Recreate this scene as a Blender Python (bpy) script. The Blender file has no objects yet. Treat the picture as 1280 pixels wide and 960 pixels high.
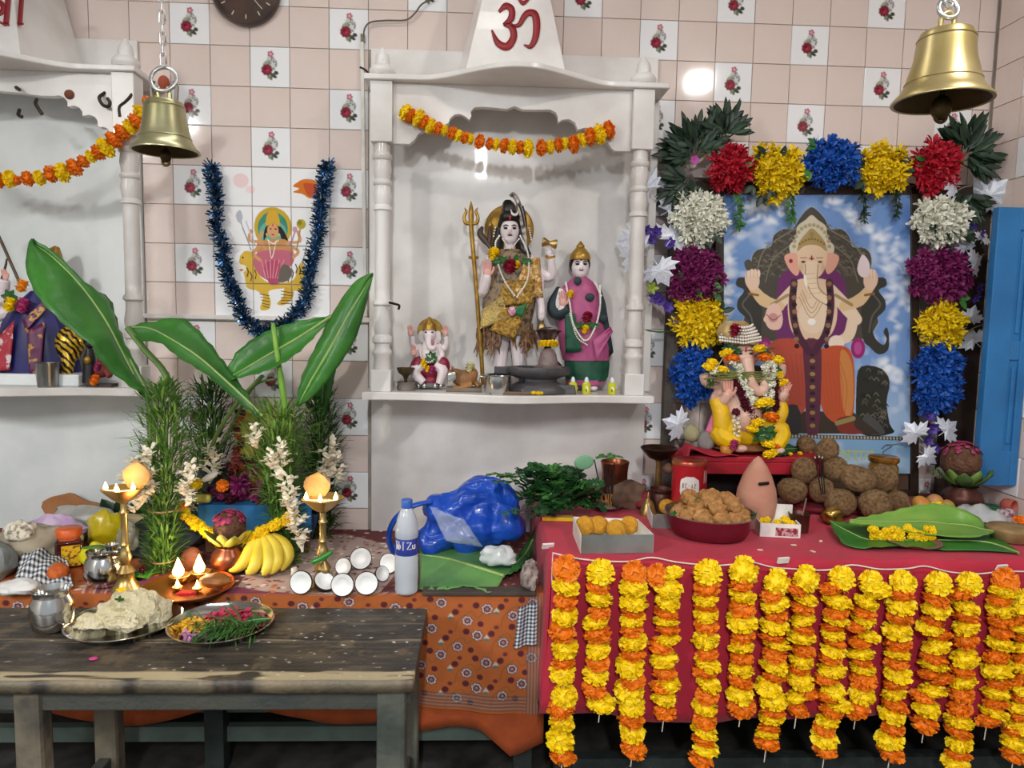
import bpy, math, random
import numpy as np
from mathutils import Vector, Matrix
random.seed(7)
rng = np.random.default_rng(7)
sc = bpy.context.scene
col = sc.collection
PI = math.pi

# ------------------------------------------------------------------ camera
FPX = 894.32                                   # focal length in pixels of the 1280x960 frame
CAM = np.array([0.0, -2.88, 1.5])
_p, _y, _r = -.0930357, .0411442, .0191785
_f = np.array([math.sin(_y)*math.cos(_p), math.cos(_y)*math.cos(_p), math.sin(_p)])
_rt = np.array([math.cos(_y), -math.sin(_y), 0.0]); _up = np.cross(_rt, _f)
_R = math.cos(_r)*_rt + math.sin(_r)*_up
_U = -math.sin(_r)*_rt + math.cos(_r)*_up
cd = bpy.data.cameras.new('camera'); cam = bpy.data.objects.new('camera', cd); col.objects.link(cam)
cd.sensor_fit = 'HORIZONTAL'; cd.sensor_width = 36; cd.lens = FPX/1280*36; cd.clip_start = .02
cam.matrix_world = Matrix([[_R[0], _U[0], -_f[0], CAM[0]], [_R[1], _U[1], -_f[1], CAM[1]], [_R[2], _U[2], -_f[2], CAM[2]], [0, 0, 0, 1]])
sc.camera = cam

# ------------------------------------------------------------------ world and lights
w = bpy.data.worlds.new('world'); sc.world = w; w.use_nodes = True
w.node_tree.nodes['Background'].inputs[0].default_value = (.92, .96, 1, 1)
w.node_tree.nodes['Background'].inputs[1].default_value = .38
def area(name, loc, target, size, size_y, power, color=(1, 1, 1)):
    l = bpy.data.lights.new(name, 'AREA'); l.shape = 'RECTANGLE'; l.size = size; l.size_y = size_y
    l.energy = power; l.color = color
    o = bpy.data.objects.new(name, l); col.objects.link(o); o.location = loc
    d = Vector(target) - Vector(loc); o.rotation_euler = d.to_track_quat('-Z', 'Y').to_euler()
    return o
area('tube_light_hall', (-.05, -4.9, 3.1), (-.05, -4.9, 0), .10, 1.5, 125, (.95, .98, 1))
area('tube_light_left', (-3.15, -4.2, 3.1), (-2.9, -4.0, 0), .10, 1.3, 135, (1, .99, .96))
area('tube_light_right', (1.42, -2.05, 3.1), (1.2, -1.2, .9), .13, .13, 15, (1, .95, .9))
area('key_light_shrine', (-.5, -.95, 3.2), (-.5, -1.0, 0), 1.2, .10, 5, (1, .98, .95))  # added downlight, set where the tiles do not mirror it into view
vs = sc.view_settings
vs.view_transform = 'Standard'; vs.look = 'None'; vs.gamma = 1; vs.use_curve_mapping = False
vs.exposure = 0.42

# ------------------------------------------------------------------ pixels to places
def ray(x, y): return _f + _R*((x-640)/FPX) + _U*((480-y)/FPX)
def PY(x, y, Y):                               # where the pixel's ray meets the upright plane at depth Y
    d = ray(x, y); return CAM + d*((Y-CAM[1])/d[1])
def PZ(x, y, Z):                               # where the pixel's ray meets the level plane at height Z
    d = ray(x, y); return CAM + d*((Z-CAM[2])/d[2])
def mpp(Y): return (Y-CAM[1])/FPX              # metres per pixel at depth Y

# ------------------------------------------------------------------ colour and materials
def lin(c):
    if isinstance(c, str): c = [int(c[i:i+2], 16)/255 for i in (0, 2, 4)]
    return [(x/12.92 if x <= .04045 else ((x+.055)/1.055)**2.4) for x in c]
MATS = {}
def M(name, c='808080', rough=.5, metal=0, var=.12, scale=14, bump=0, bscale=60, c2=None, trans=0, alpha=1, coat=0, emit=0, sss=0, ior=1.45, sheen=0, thr=(.35, .65)):
    if name in MATS: return MATS[name]
    m = bpy.data.materials.new(name); m.use_nodes = True; nt = m.node_tree; n = nt.nodes; L = nt.links
    b = n['Principled BSDF']; col1 = lin(c)
    b.inputs['Roughness'].default_value = rough; b.inputs['Metallic'].default_value = metal
    b.inputs['IOR'].default_value = ior
    b.inputs['Transmission Weight'].default_value = trans; b.inputs['Alpha'].default_value = alpha
    b.inputs['Coat Weight'].default_value = coat; b.inputs['Sheen Weight'].default_value = sheen
    if sss: b.inputs['Subsurface Weight'].default_value = sss; b.inputs['Subsurface Radius'].default_value = (.02, .01, .005)
    if emit: b.inputs['Emission Color'].default_value = (*col1, 1); b.inputs['Emission Strength'].default_value = emit
    tc = n.new('ShaderNodeTexCoord')
    nz = n.new('ShaderNodeTexNoise'); nz.inputs['Scale'].default_value = scale; nz.inputs['Detail'].default_value = 5
    L.new(tc.outputs['Object'], nz.inputs['Vector'])
    rp = n.new('ShaderNodeValToRGB'); rp.color_ramp.elements[0].position = thr[0]; rp.color_ramp.elements[1].position = thr[1]
    a2 = lin(c2) if c2 else [max(0, x*(1-var*1.6)) for x in col1]
    a1 = col1 if c2 else [min(1, x*(1+var*.5)) for x in col1]
    rp.color_ramp.elements[0].color = (*a2, 1); rp.color_ramp.elements[1].color = (*a1, 1)
    L.new(nz.outputs['Fac'], rp.inputs['Fac']); L.new(rp.outputs['Color'], b.inputs['Base Color'])
    if bump:
        nb = n.new('ShaderNodeTexNoise'); nb.inputs['Scale'].default_value = bscale; nb.inputs['Detail'].default_value = 4
        L.new(tc.outputs['Object'], nb.inputs['Vector'])
        bp = n.new('ShaderNodeBump'); bp.inputs['Strength'].default_value = bump; bp.inputs['Distance'].default_value = .01
        L.new(nb.outputs['Fac'], bp.inputs['Height']); L.new(bp.outputs['Normal'], b.inputs['Normal'])
    MATS[name] = m; return m
def MV(name, rough=.5, metal=0, coat=0, bump=0, bscale=60, sss=0):      # colour read from the mesh's own printed colours
    if name in MATS: return MATS[name]
    m = bpy.data.materials.new(name); m.use_nodes = True; nt = m.node_tree; n = nt.nodes; L = nt.links
    b = n['Principled BSDF']; b.inputs['Roughness'].default_value = rough; b.inputs['Metallic'].default_value = metal
    b.inputs['Coat Weight'].default_value = coat
    a = n.new('ShaderNodeAttribute'); a.attribute_name = 'print'; L.new(a.outputs['Color'], b.inputs['Base Color'])
    if bump:
        tc = n.new('ShaderNodeTexCoord'); nb = n.new('ShaderNodeTexNoise'); nb.inputs['Scale'].default_value = bscale
        L.new(tc.outputs['Object'], nb.inputs['Vector']); bp = n.new('ShaderNodeBump'); bp.inputs['Strength'].default_value = bump
        bp.inputs['Distance'].default_value = .01
        L.new(nb.outputs['Fac'], bp.inputs['Height']); L.new(bp.outputs['Normal'], b.inputs['Normal'])
    MATS[name] = m; return m

# ------------------------------------------------------------------ mesh building
def rotm(axis, a): return np.array(Matrix.Rotation(a, 3, axis))
def euler(x=0, y=0, z=0): return rotm('Z', z) @ rotm('Y', y) @ rotm('X', x)
def frame_to(d):                                # rotation taking +Z to direction d
    return np.array(Vector(d).to_track_quat('Z', 'Y').to_matrix())
class MB:
    def __init__(s): s.v = []; s.f = []; s.c = []
    def add(s, v, f, c=None):
        k = len(s.v); s.v.extend([tuple(map(float, p)) for p in v]); s.f.extend([tuple(i+k for i in q) for q in f])
        if c is not None: s.c.extend([tuple(lin(c))]*len(v))
        return s
    def box(s, c, d, R=None, col=None, taper=1):
        v = []
        for z in (-1, 1):
            t = taper if z > 0 else 1
            for x, y in ((-1, -1), (1, -1), (1, 1), (-1, 1)): v.append([x*d[0]/2*t, y*d[1]/2*t, z*d[2]/2])
        v = np.array(v)
        if R is not None: v = v @ np.array(R).T
        return s.add(v + np.array(c), [(0, 3, 2, 1), (4, 5, 6, 7), (0, 1, 5, 4), (1, 2, 6, 5), (2, 3, 7, 6), (3, 0, 4, 7)], col)
    def lathe(s, prof, c=(0, 0, 0), seg=20, R=None, col=None, sx=1, sy=1, rip=None, open_=False):
        v = []; f = []; n = len(prof)
        for i, (r, z) in enumerate(prof):
            for k in range(seg):
                a = 2*PI*k/seg; q = r*(1 + (rip(a, z) if rip else 0)); v.append([q*math.cos(a)*sx, q*math.sin(a)*sy, z])
        for i in range(n-1):
            for k in range(seg):
                k2 = (k+1) % seg; f.append((i*seg+k, i*seg+k2, (i+1)*seg+k2, (i+1)*seg+k))
        if prof[0][0] > 1e-5 and not open_: f.append(tuple(range(seg-1, -1, -1)))
        if prof[-1][0] > 1e-5 and not open_: f.append(tuple((n-1)*seg+k for k in range(seg)))
        v = np.array(v)
        if R is not None: v = v @ np.array(R).T
        return s.add(v + np.array(c), f, col)
    def ell(s, c, r, R=None, seg=14, rings=9, col=None):
        prof = [(math.sin(PI*i/rings), -math.cos(PI*i/rings)) for i in range(rings+1)]
        prof[0] = (1e-6, -1); prof[-1] = (1e-6, 1)
        v = []; f = []
        for q, z in prof:
            for k in range(seg): v.append([q*math.cos(2*PI*k/seg)*r[0], q*math.sin(2*PI*k/seg)*r[1], z*r[2]])
        for i in range(rings):
            for k in range(seg):
                k2 = (k+1) % seg
                if i == 0: f.append((k, seg+k2, seg+k))
                elif i == rings-1: f.append((i*seg+k, i*seg+k2, (i+1)*seg+k))
                else: f.append((i*seg+k, i*seg+k2, (i+1)*seg+k2, (i+1)*seg+k))
        v = np.array(v)
        if R is not None: v = v @ np.array(R).T
        return s.add(v + np.array(c), f, col)
    def tube(s, path, r, seg=8, col=None, cap=True, flat=1):
        p = np.array(path, float); n = len(p); r = [r]*n if np.isscalar(r) else list(r)
        v = []; f = []; ref = None
        for i in range(n):
            t = p[min(i+1, n-1)] - p[max(i-1, 0)]; t = t/(np.linalg.norm(t)+1e-12)
            if ref is None:
                ref = np.cross(t, [0, 0, 1.0]);
                if np.linalg.norm(ref) < .1: ref = np.cross(t, [0, 1.0, 0])
            ref = ref - t*(ref@t); ref = ref/(np.linalg.norm(ref)+1e-12); b = np.cross(t, ref)
            for k in range(seg):
                a = 2*PI*k/seg; v.append(p[i] + ref*(math.cos(a)*r[i]) + b*(math.sin(a)*r[i]*flat))
        for i in range(n-1):
            for k in range(seg):
                k2 = (k+1) % seg; f.append((i*seg+k, i*seg+k2, (i+1)*seg+k2, (i+1)*seg+k))
        if cap: f.append(tuple(range(seg-1, -1, -1))); f.append(tuple((n-1)*seg+k for k in range(seg)))
        return s.add(v, f, col)
    def grid(s, P, col=None, closed=False):     # P: rows x cols x 3
        P = np.array(P, float); a, b = P.shape[:2]; f = []
        for i in range(a-1):
            for j in range(b if closed else b-1):
                j2 = (j+1) % b; f.append((i*b+j, i*b+j2, (i+1)*b+j2, (i+1)*b+j))
        return s.add(P.reshape(-1, 3), f, col)
    def prism(s, pts, d, c=(0, 0, 0), R=None, col=None):        # outline in local x,z; depth d along +y
        n = len(pts); v = [[x, 0, z] for x, z in pts] + [[x, d, z] for x, z in pts]
        f = [tuple(range(n)), tuple(range(2*n-1, n-1, -1))] + [((i+1) % n, i, n+i, n+(i+1) % n) for i in range(n)]
        v = np.array(v, float)
        if R is not None: v = v @ np.array(R).T
        return s.add(v + np.array(c), f, col)
    def plan(s, pts, z0, z1, col=None):         # outline in x,y; from z0 up to z1
        n = len(pts); v = [[x, y, z0] for x, y in pts] + [[x, y, z1] for x, y in pts]
        f = [tuple(range(n-1, -1, -1)), tuple(range(n, 2*n))] + [(i, (i+1) % n, n+(i+1) % n, n+i) for i in range(n)]
        return s.add(v, f, col)
    def mesh(s, name, mat, smooth=True):
        me = bpy.data.meshes.new(name); me.from_pydata(s.v, [], s.f)
        if s.c and len(s.c) == len(s.v):
            at = me.color_attributes.new('print', 'FLOAT_COLOR', 'POINT')
            at.data.foreach_set('color', np.c_[np.array(s.c), np.ones(len(s.c))].ravel())
        if smooth: me.polygons.foreach_set('use_smooth', [True]*len(me.polygons))
        if mat: me.materials.append(mat)
        me.update(); return me
    def build(s, name, mat, parent=None, smooth=True, sub=0, solid=0, bev=0, remesh=0, sm=0, W=True, auto=True):
        # W: the vertices are world positions (moved under the parent's own origin)
        off = np.zeros(3)
        if W:
            if parent is not None: off = worldloc(parent)
            elif len(s.v):
                a = np.array(s.v); off = np.array([(a[:, 0].min()+a[:, 0].max())/2, (a[:, 1].min()+a[:, 1].max())/2, a[:, 2].min()])
            s.v = [tuple(p) for p in (np.array(s.v) - off)]
        me = s.mesh(name, mat, smooth)
        o = bpy.data.objects.new(name, me); col.objects.link(o)
        if parent is not None: o.parent = parent
        elif W: o.location = off
        if remesh:
            m = o.modifiers.new('remesh', 'REMESH'); m.mode = 'VOXEL'; m.voxel_size = remesh; m.use_smooth_shade = True
            m = o.modifiers.new('smooth', 'SMOOTH'); m.factor = .5; m.iterations = sm or 4
        if solid: m = o.modifiers.new('solid', 'SOLIDIFY'); m.thickness = abs(solid); m.offset = 0 if solid > 0 else -1
        if bev: m = o.modifiers.new('bevel', 'BEVEL'); m.width = bev; m.segments = 2; m.limit_method = 'ANGLE'
        if sub: m = o.modifiers.new('sub', 'SUBSURF'); m.levels = sub; m.render_levels = sub
        if smooth and auto and not remesh and not sub:
            try: me.set_sharp_from_angle(angle=math.radians(48))
            except Exception: pass
        return o
WL = {}
def worldloc(o):
    p = np.zeros(3)
    while o is not None: p = p + np.array(o.location); o = o.parent
    return p
def thing(name, label, cat, loc, group=None, kind=None):
    o = bpy.data.objects.new(name, None); col.objects.link(o); o.location = [float(x) for x in loc]; o.empty_display_size = .05
    return tag(o, label, cat, group, kind)
def tag(o, label=None, cat=None, group=None, kind=None):
    if label: o['label'] = label
    if cat: o['category'] = cat
    if group: o['group'] = group
    if kind: o['kind'] = kind
    return o
def link(name, me, parent=None, loc=(0, 0, 0), rot=(0, 0, 0), scale=(1, 1, 1)):     # another object of shared mesh data
    o = bpy.data.objects.new(name, me); col.objects.link(o); o.parent = parent
    o.location = [float(x) for x in loc]; o.rotation_euler = rot; o.scale = (scale,)*3 if np.isscalar(scale) else scale
    return o
def copy_tree(o, parent=None):
    c = o.copy(); col.objects.link(c); c.parent = parent
    for ch in o.children: copy_tree(ch, c)
    return c
def cr(pts, n=8, closed=False):                 # smooth curve through points
    p = [np.array(q, float) for q in pts]; N = len(p); out = []
    rngi = range(N) if closed else range(N-1)
    for i in rngi:
        a, b, c, d = (p[(i-1) % N] if closed or i > 0 else 2*p[0]-p[1]), p[i], p[(i+1) % N], (p[(i+2) % N] if closed or i+2 < N else 2*p[-1]-p[-2])
        for k in range(n):
            t = k/n; out.append(.5*((2*b) + (c-a)*t + (2*a-5*b+4*c-d)*t*t + (3*b-a-3*c+d)*t**3))
    if not closed: out.append(p[-1])
    return np.array(out)
def resamp(pts, n):
    p = np.array(pts, float); d = np.r_[0, np.cumsum(np.linalg.norm(np.diff(p, axis=0), axis=1))]; t = np.linspace(0, d[-1], n)
    return np.array([np.interp(t, d, p[:, k]) for k in range(p.shape[1])]).T
def arc_ring(R0, r, c=(0, 0, 0), R=None, n=20, seg=8, mb=None, sy=1):
    mb = mb or MB(); P = []
    for i in range(n):
        a = 2*PI*i/n
        P.append([[(R0+r*math.cos(b))*math.cos(a), (R0+r*math.cos(b))*math.sin(a)*sy, r*math.sin(b)] for b in [2*PI*k/seg for k in range(seg)]])
    P.append(P[0]); P = np.array(P)
    if R is not None: P = P @ np.array(R).T
    mb.grid(P + np.array(c), closed=True); return mb

# ------------------------------------------------------------------ flat print: a small painter for posters, tiles and cloth
class Paint:
    def __init__(s, x0, y0, x1, y1, res, bg):
        s.x0, s.y0, s.x1, s.y1 = x0, y0, x1, y1; s.W = int((x1-x0)*res)+1; s.H = int((y1-y0)*res)+1
        s.X, s.Y = np.meshgrid(np.linspace(x0, x1, s.W), np.linspace(y0, y1, s.H)); s.px = (x1-x0)/(s.W-1)
        s.a = np.zeros((s.H, s.W, 3)); s.a[:] = lin(bg)
    def _bb(s, a, b, c, d):
        i0 = max(0, int((b-s.y0)/s.px)-1); i1 = min(s.H, int((d-s.y0)/s.px)+3); j0 = max(0, int((a-s.x0)/s.px)-1); j1 = min(s.W, int((c-s.x0)/s.px)+3)
        return slice(i0, max(i0, i1)), slice(j0, max(j0, j1))
    def mix(s, sl, m, c):
        m = np.clip(m, 0, 1)[..., None]; cc = np.array(lin(c)) if not isinstance(c, np.ndarray) else c
        s.a[sl] = s.a[sl]*(1-m) + cc*m
    def ell(s, cx, cy, rx, ry, c, rot=0, op=1, soft=None):
        R = max(rx, ry)*1.1+2*s.px; sl = s._bb(cx-R, cy-R, cx+R, cy+R); X = s.X[sl]-cx; Y = s.Y[sl]-cy
        if X.size == 0: return
        ca, sa = math.cos(rot), math.sin(rot); u = (X*ca+Y*sa)/rx; v = (-X*sa+Y*ca)/ry; d = np.sqrt(u*u+v*v)
        w = soft if soft else s.px/min(rx, ry); s.mix(sl, ((1-d)/w+.5)*op if not soft else np.clip((1-d)/w, 0, 1)*op, c)
    def poly(s, pts, c, op=1, smooth=0, shade=0, sc2=None):
        p = cr(pts, smooth, True) if smooth else np.array(pts, float)
        sl = s._bb(p[:, 0].min(), p[:, 1].min(), p[:, 0].max(), p[:, 1].max()); m = 0
        for dx, dy in ((-.25, -.25), (.25, -.25), (-.25, .25), (.25, .25)):
            X = s.X[sl]+dx*s.px; Y = s.Y[sl]+dy*s.px; ins = np.zeros(X.shape, bool)
            for i in range(len(p)):
                x1, y1 = p[i-1]; x2, y2 = p[i]
                if y1 == y2: continue
                ins ^= ((Y < y1) != (Y < y2)) & (X < (x2-x1)*(Y-y1)/(y2-y1)+x1)
            m = m + ins*.25
        s.mix(sl, m*op, c); return m, sl
    def line(s, pts, wd, c, op=1, smooth=0):
        p = cr(pts, smooth) if smooth else np.array(pts, float); wd = np.atleast_1d(wd).astype(float); mw = wd.max()
        sl = s._bb(p[:, 0].min()-mw, p[:, 1].min()-mw, p[:, 0].max()+mw, p[:, 1].max()+mw); X = s.X[sl]; Y = s.Y[sl]; m = np.zeros(X.shape)
        ws = np.interp(np.linspace(0, 1, len(p)), np.linspace(0, 1, len(wd)), wd) if len(wd) > 1 else np.full(len(p), wd[0])
        for i in range(len(p)-1):
            a, b = p[i], p[i+1]; d = b-a; L2 = d@d+1e-12; t = np.clip(((X-a[0])*d[0]+(Y-a[1])*d[1])/L2, 0, 1)
            ds = np.hypot(X-a[0]-t*d[0], Y-a[1]-t*d[1]); w = ws[i]*(1-t)+ws[i+1]*t
            m = np.maximum(m, np.clip((w/2-ds)/s.px+.5, 0, 1))
        s.mix(sl, m*op, c)
    def noise(s, amt, cell, seed=0):
        r = np.random.default_rng(seed); h = max(2, int((s.y1-s.y0)/cell)+2); w_ = max(2, int((s.x1-s.x0)/cell)+2); g = r.random((h, w_))
        yi = (s.Y-s.y0)/cell; xi = (s.X-s.x0)/cell; i = np.clip(yi.astype(int), 0, h-2); j = np.clip(xi.astype(int), 0, w_-2)
        fy = yi-i; fx = xi-j; fy = fy*fy*(3-2*fy); fx = fx*fx*(3-2*fx)
        return (g[i, j]*(1-fy)*(1-fx)+g[i+1, j]*fy*(1-fx)+g[i, j+1]*(1-fy)*fx+g[i+1, j+1]*fy*fx)
    def mesh(s, name, mat, fn=None, arr=None, pos=None):        # a grid mesh carrying the print
        if pos is None: pos = np.array(fn(s.X, s.Y))             # fn: (X,Y) -> 3 arrays
        H, W_ = s.H, s.W; v = np.stack(pos, -1).reshape(-1, 3)
        idx = np.arange(H*W_).reshape(H, W_); q = np.stack([idx[:-1, :-1], idx[1:, :-1], idx[1:, 1:], idx[:-1, 1:]], -1).reshape(-1, 4)
        me = bpy.data.meshes.new(name); me.vertices.add(len(v)); me.vertices.foreach_set('co', v.ravel())
        me.loops.add(q.size); me.loops.foreach_set('vertex_index', q.ravel().astype(np.int32))
        me.polygons.add(len(q)); me.polygons.foreach_set('loop_start', (np.arange(len(q))*4).astype(np.int32))
        me.update(calc_edges=True); me.validate()
        me.polygons.foreach_set('use_smooth', [True]*len(q))
        at = me.color_attributes.new('print', 'FLOAT_COLOR', 'POINT')
        at.data.foreach_set('color', np.c_[s.a.reshape(-1, 3), np.ones(H*W_)].ravel())
        me.materials.append(mat); me.update(); return me

# ================================================================== the setting
ROW0 = 2.6618; COL0 = -1.20866; T = .15          # tile grid on the back wall (plane Y = 0)
ZP = .62                                         # top of the low platform
ZT = .80; YT = -.858; XT0 = .212; XT1 = 1.99     # top of the red table, its front edge and ends
XW = 2.012                                       # right wall
MAR = M('marble', 'E9E6E3', rough=.28, c2='C6BFBA', scale=3.2, thr=(.3, .62), coat=.2)
MAR2 = M('marble_bluish', 'E3E6E6', rough=.3, c2='BFC6C6', scale=2.4, thr=(.3, .6))
GROUT = M('grout', 'A79C93', rough=.9)
PLAIN = M('tile_glaze_pink', 'E6D6CF', rough=.07, c2='DDC9C0', scale=2.2)
DARK = M('dark_floor', '3A3734', rough=.7, var=.3)
WOODD = M('dark_painted_wood', '2E3533', rough=.55, c2='1B2120', scale=9, bump=.2)

fl = MB().box((0, -2.2, -.025), (7, 5.2, .05)).build('floor', DARK, smooth=False); tag(fl, kind='structure')
ce = MB().box((0, -2.2, 3.32), (7, 5.2, .04)).build('ceiling', M('ceiling_paint', 'E6E4E0', rough=.9), smooth=False); tag(ce, kind='structure')
wl = MB().box((-3.4, -2.2, 1.65), (.1, 5.2, 3.3)).build('wall_left', M('side_plaster', 'DCDAD4', rough=.9), smooth=False); tag(wl, kind='structure')
wb = MB().box((-.7, .055, 1.65), (5.6, .103, 3.3)).build('wall_back', GROUT, smooth=False); tag(wb, kind='structure')
wr = MB().box((XW+.056, -1.6, 1.65), (.1, 3.4, 3.3)).build('wall_right', GROUT, smooth=False); tag(wr, kind='structure')

# rose print of the white tiles
def rose_print(P):
    for (x, y, rx, ry, c, r) in ((.50, .36, .10, .17, 'C9C8C4', .2), (.58, .42, .11, .15, 'D5D4D2', 0), (.42, .45, .1, .12, '9FA58F', .5)):
        P.ell(x, y, rx, ry, c, r, .75)
    rr = random.Random(3)
    for k in range(26):
        a = rr.uniform(0, 2*PI); P.ell(.57+.10*math.cos(a)*rr.uniform(.3, 1.1), .42+.17*math.sin(a)*rr.uniform(.3, 1.1), .018, .018, '77777A')
    for (x, y, rx, ry, c, r) in ((.58, .70, .07, .05, '48503F', -.5), (.66, .64, .06, .05, '3F463A', .3), (.48, .74, .05, .06, '8B9683', .4), (.53, .78, .035, .05, '606B58', 0),
                                 (.63, .74, .05, .035, '353D33', .2), (.52, .66, .05, .04, '57604B', .2)):
        P.ell(x, y, rx, ry, c, r)
    for k in range(9):
        a = k*2*PI/9; P.ell(.42+.085*math.cos(a), .57+.085*math.sin(a), .065, .05, '7E2638', a)
    P.ell(.42, .57, .085, .08, '943246'); P.ell(.40, .55, .05, .045, '6E1426'); P.ell(.43, .58, .03, .025, 'C04058')
    for k in range(5):
        a = k*2*PI/5; P.ell(.52+.045*math.cos(a), .17+.045*math.sin(a), .04, .034, 'B75A6E', a)
    P.ell(.52, .17, .035, .035, 'E3AFB8'); P.line([(.53, .22), (.56, .3)], .015, '7B8070')
GLZ = MV('tile_glaze_printed', rough=.07)
def tile_mesh_plain(w_, h, name='tile'):
    me = MB().box((w_/2, .0035, -h/2), (w_-.003, .009, h-.003))
    v = me.v; me.v = [((x if y > 0 else x), y, z) for x, y, z in v]
    return me.mesh(name, PLAIN, False)
def tile_mesh_print(P):          # front face carries the print, with an edge folded back
    s = (T-.003)
    def fn(X, Y):
        u = np.clip(X, 0, 1); v_ = np.clip(Y, 0, 1); edge = (X < 0) | (X > 1) | (Y < 0) | (Y > 1)
        return u*s+.0015, np.where(edge, .008, -.001), -v_*s-.0015
    return P.mesh('tile', GLZ, fn)
Pr = Paint(-.02, -.02, 1.02, 1.02, 50, 'F1F1F3'); rose_print(Pr); ROSE = tile_mesh_print(Pr)
PLAINME = tile_mesh_plain(T, T)

# the goddess mural printed over three by four white tiles; painted in photograph pixels
DU = Paint(261, 205, 416, 403, 2.1, 'F3F2F3')
def durga(P):
    P.ell(300, 225, 10, 9, 'F2D5D6', 0, .9); P.ell(312, 236, 6, 5, 'F4DEDD')
    P.poly([(366, 230), (380, 221), (398, 224), (400, 240), (390, 246), (378, 240), (366, 238), (374, 233)], 'D9792B', smooth=4)
    P.poly([(380, 226), (394, 228), (396, 240), (388, 243), (382, 236)], 'C4442A', smooth=4, op=.8)
    # tiger
    P.poly([(300, 334), (296, 326), (303, 314), (316, 316), (322, 330), (322, 344), (330, 352), (345, 354), (365, 350), (372, 332), (378, 328), (386, 346), (380, 366), (372, 364), (364, 362),
            (356, 360), (334, 364), (336, 378), (333, 388), (322, 388), (326, 372), (318, 364), (306, 360), (303, 346)], 'D9B23A', smooth=4)
    P.poly([(355, 358), (366, 364), (362, 376), (352, 382), (344, 380), (352, 372)], 'D3A633', smooth=4)
    P.ell(300, 336, 6, 5, 'F0E6D0'); P.ell(303, 322, 6, 5, 'DDB23F'); P.ell(301, 322, 1.5, 1.2, '3C2B14'); P.ell(299, 338, 2.6, 1.4, 'B3584A')
    for k in range(16):
        x = 306+k*4.8; y = 340+6*math.sin(k*1.3); P.line([(x, y-5), (x+2, y), (x+.5, y+6)], 1.5, '4A3A1C')
    for k in range(5): P.line([(322+k, 368+k*4), (334, 370+k*4)], 1.1, '5A4420'); P.line([(350, 364+k*4), (364, 366+k*3.4)], 1.1, '5A4420')
    # aura, hair, body
    P.ell(340, 283, 24.5, 26, 'C8A72E'); P.ell(340, 284, 19.5, 21, '3E8B74'); P.ell(340, 290, 18, 16, '6BB09A', 0, .5)
    P.poly([(328, 300), (330, 284), (340, 276), (352, 284), (360, 300), (352, 300), (348, 290), (334, 292)], '211A1C', smooth=4)
    P.poly([(326, 300), (356, 298), (366, 312), (362, 322), (344, 320), (322, 318), (318, 308)], 'C98F57', smooth=4)
    P.poly([(322, 314), (362, 312), (366, 326), (356, 340), (346, 356), (336, 352), (324, 346), (314, 330)], 'C4677A', smooth=4)
    P.poly([(330, 328), (348, 326), (346, 352), (336, 356), (330, 344)], 'B7496A', smooth=4)
    for k in range(6): P.line([(324+k*6, 324), (330+k*3, 348)], .9, 'E7A3A6')
    P.poly([(352, 330), (364, 336), (360, 350), (346, 352)], '6B6257', smooth=4)
    for a in ((326, 304, 314, 316, 322, 324), (358, 304, 372, 312, 366, 320), (324, 302, 310, 300, 312, 288), (360, 302, 374, 300, 372, 288), (330, 310, 322, 300, 326, 290)):
        P.line([a[0:2], a[2:4], a[4:6]], 4.2, 'D69A66', smooth=4)
    P.ell(340, 287, 7.5, 9.5, 'DBA06E'); P.poly([(331, 281), (333, 266), (340, 261), (347, 266), (349, 281), (340, 277)], 'D6A92F', smooth=4)
    for x in (337, 343.5): P.ell(x, 285, 1.5, .9, '241614')
    P.ell(340, 292.5, 1.9, .9, 'A23A38'); P.ell(340, 280, .9, 1.3, 'B01F2A'); P.line([(333, 299), (340, 304), (347, 299)], 1.4, 'F1EBDD', smooth=4)
    P.line([(334, 300), (338, 322), (344, 300)], 1.2, 'EDE3D2', smooth=4)
    for x in (332, 348): P.ell(x, 292, 1.2, 2, 'E2C14A')
    P.line([(297, 272), (312, 312)], 1.6, '9A9AA4'); P.poly([(293, 268), (298, 262), (302, 270), (299, 278), (295, 276)], 'B8BAC4', smooth=3)
    P.line([(306, 276), (316, 306)], 1.8, 'C9C9D2'); P.line([(376, 280), (370, 310)], 1.6, '9C8450'); P.ell(376, 278, 6, 6.5, 'BBA73E'); P.ell(374, 276, 3, 3, '8E8A32')
    P.line([(368, 288), (362, 306)], 1.8, 'B989A4'); P.ell(368, 285, 3, 4, 'C79AB4'); P.line([(384, 300), (378, 326)], 1.2, '8E7A58')
durga(DU)
def mural_tile(ci, ri):          # cut one tile's share of the mural
    x0, y0 = 264+(ci-1)*49.8, 207.5+(ri-4)*49.3
    Q = Paint(x0-.8, y0-.8, x0+50.4, y0+49.8, 2.0, 'F3F2F3')
    j = np.clip(((Q.X-DU.x0)/DU.px).round().astype(int), 0, DU.W-1); i = np.clip(((Q.Y-DU.y0)/DU.px).round().astype(int), 0, DU.H-1)
    Q.a = DU.a[i, j].copy(); Q.X = (Q.X-x0)/49.6; Q.Y = (Q.Y-y0)/49.0
    return tile_mesh_print(Q)
SHX0, SHX1, SHZ1 = -.447, .664, ROW0-T            # wall area taken by the marble shrine
def cut_tile(x0, x1, z1, parent, name='tile'):
    link(name, tile_mesh_plain(x1-x0, T), parent, (x0, 0, z1))
def put_tile(me, x, z): o = link('tile', me, wb, (x-wb.location.x, -wb.location.y, z-wb.location.z)); return o
LX1 = -1.325                                     # right edge of the left shrine's marble
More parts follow.
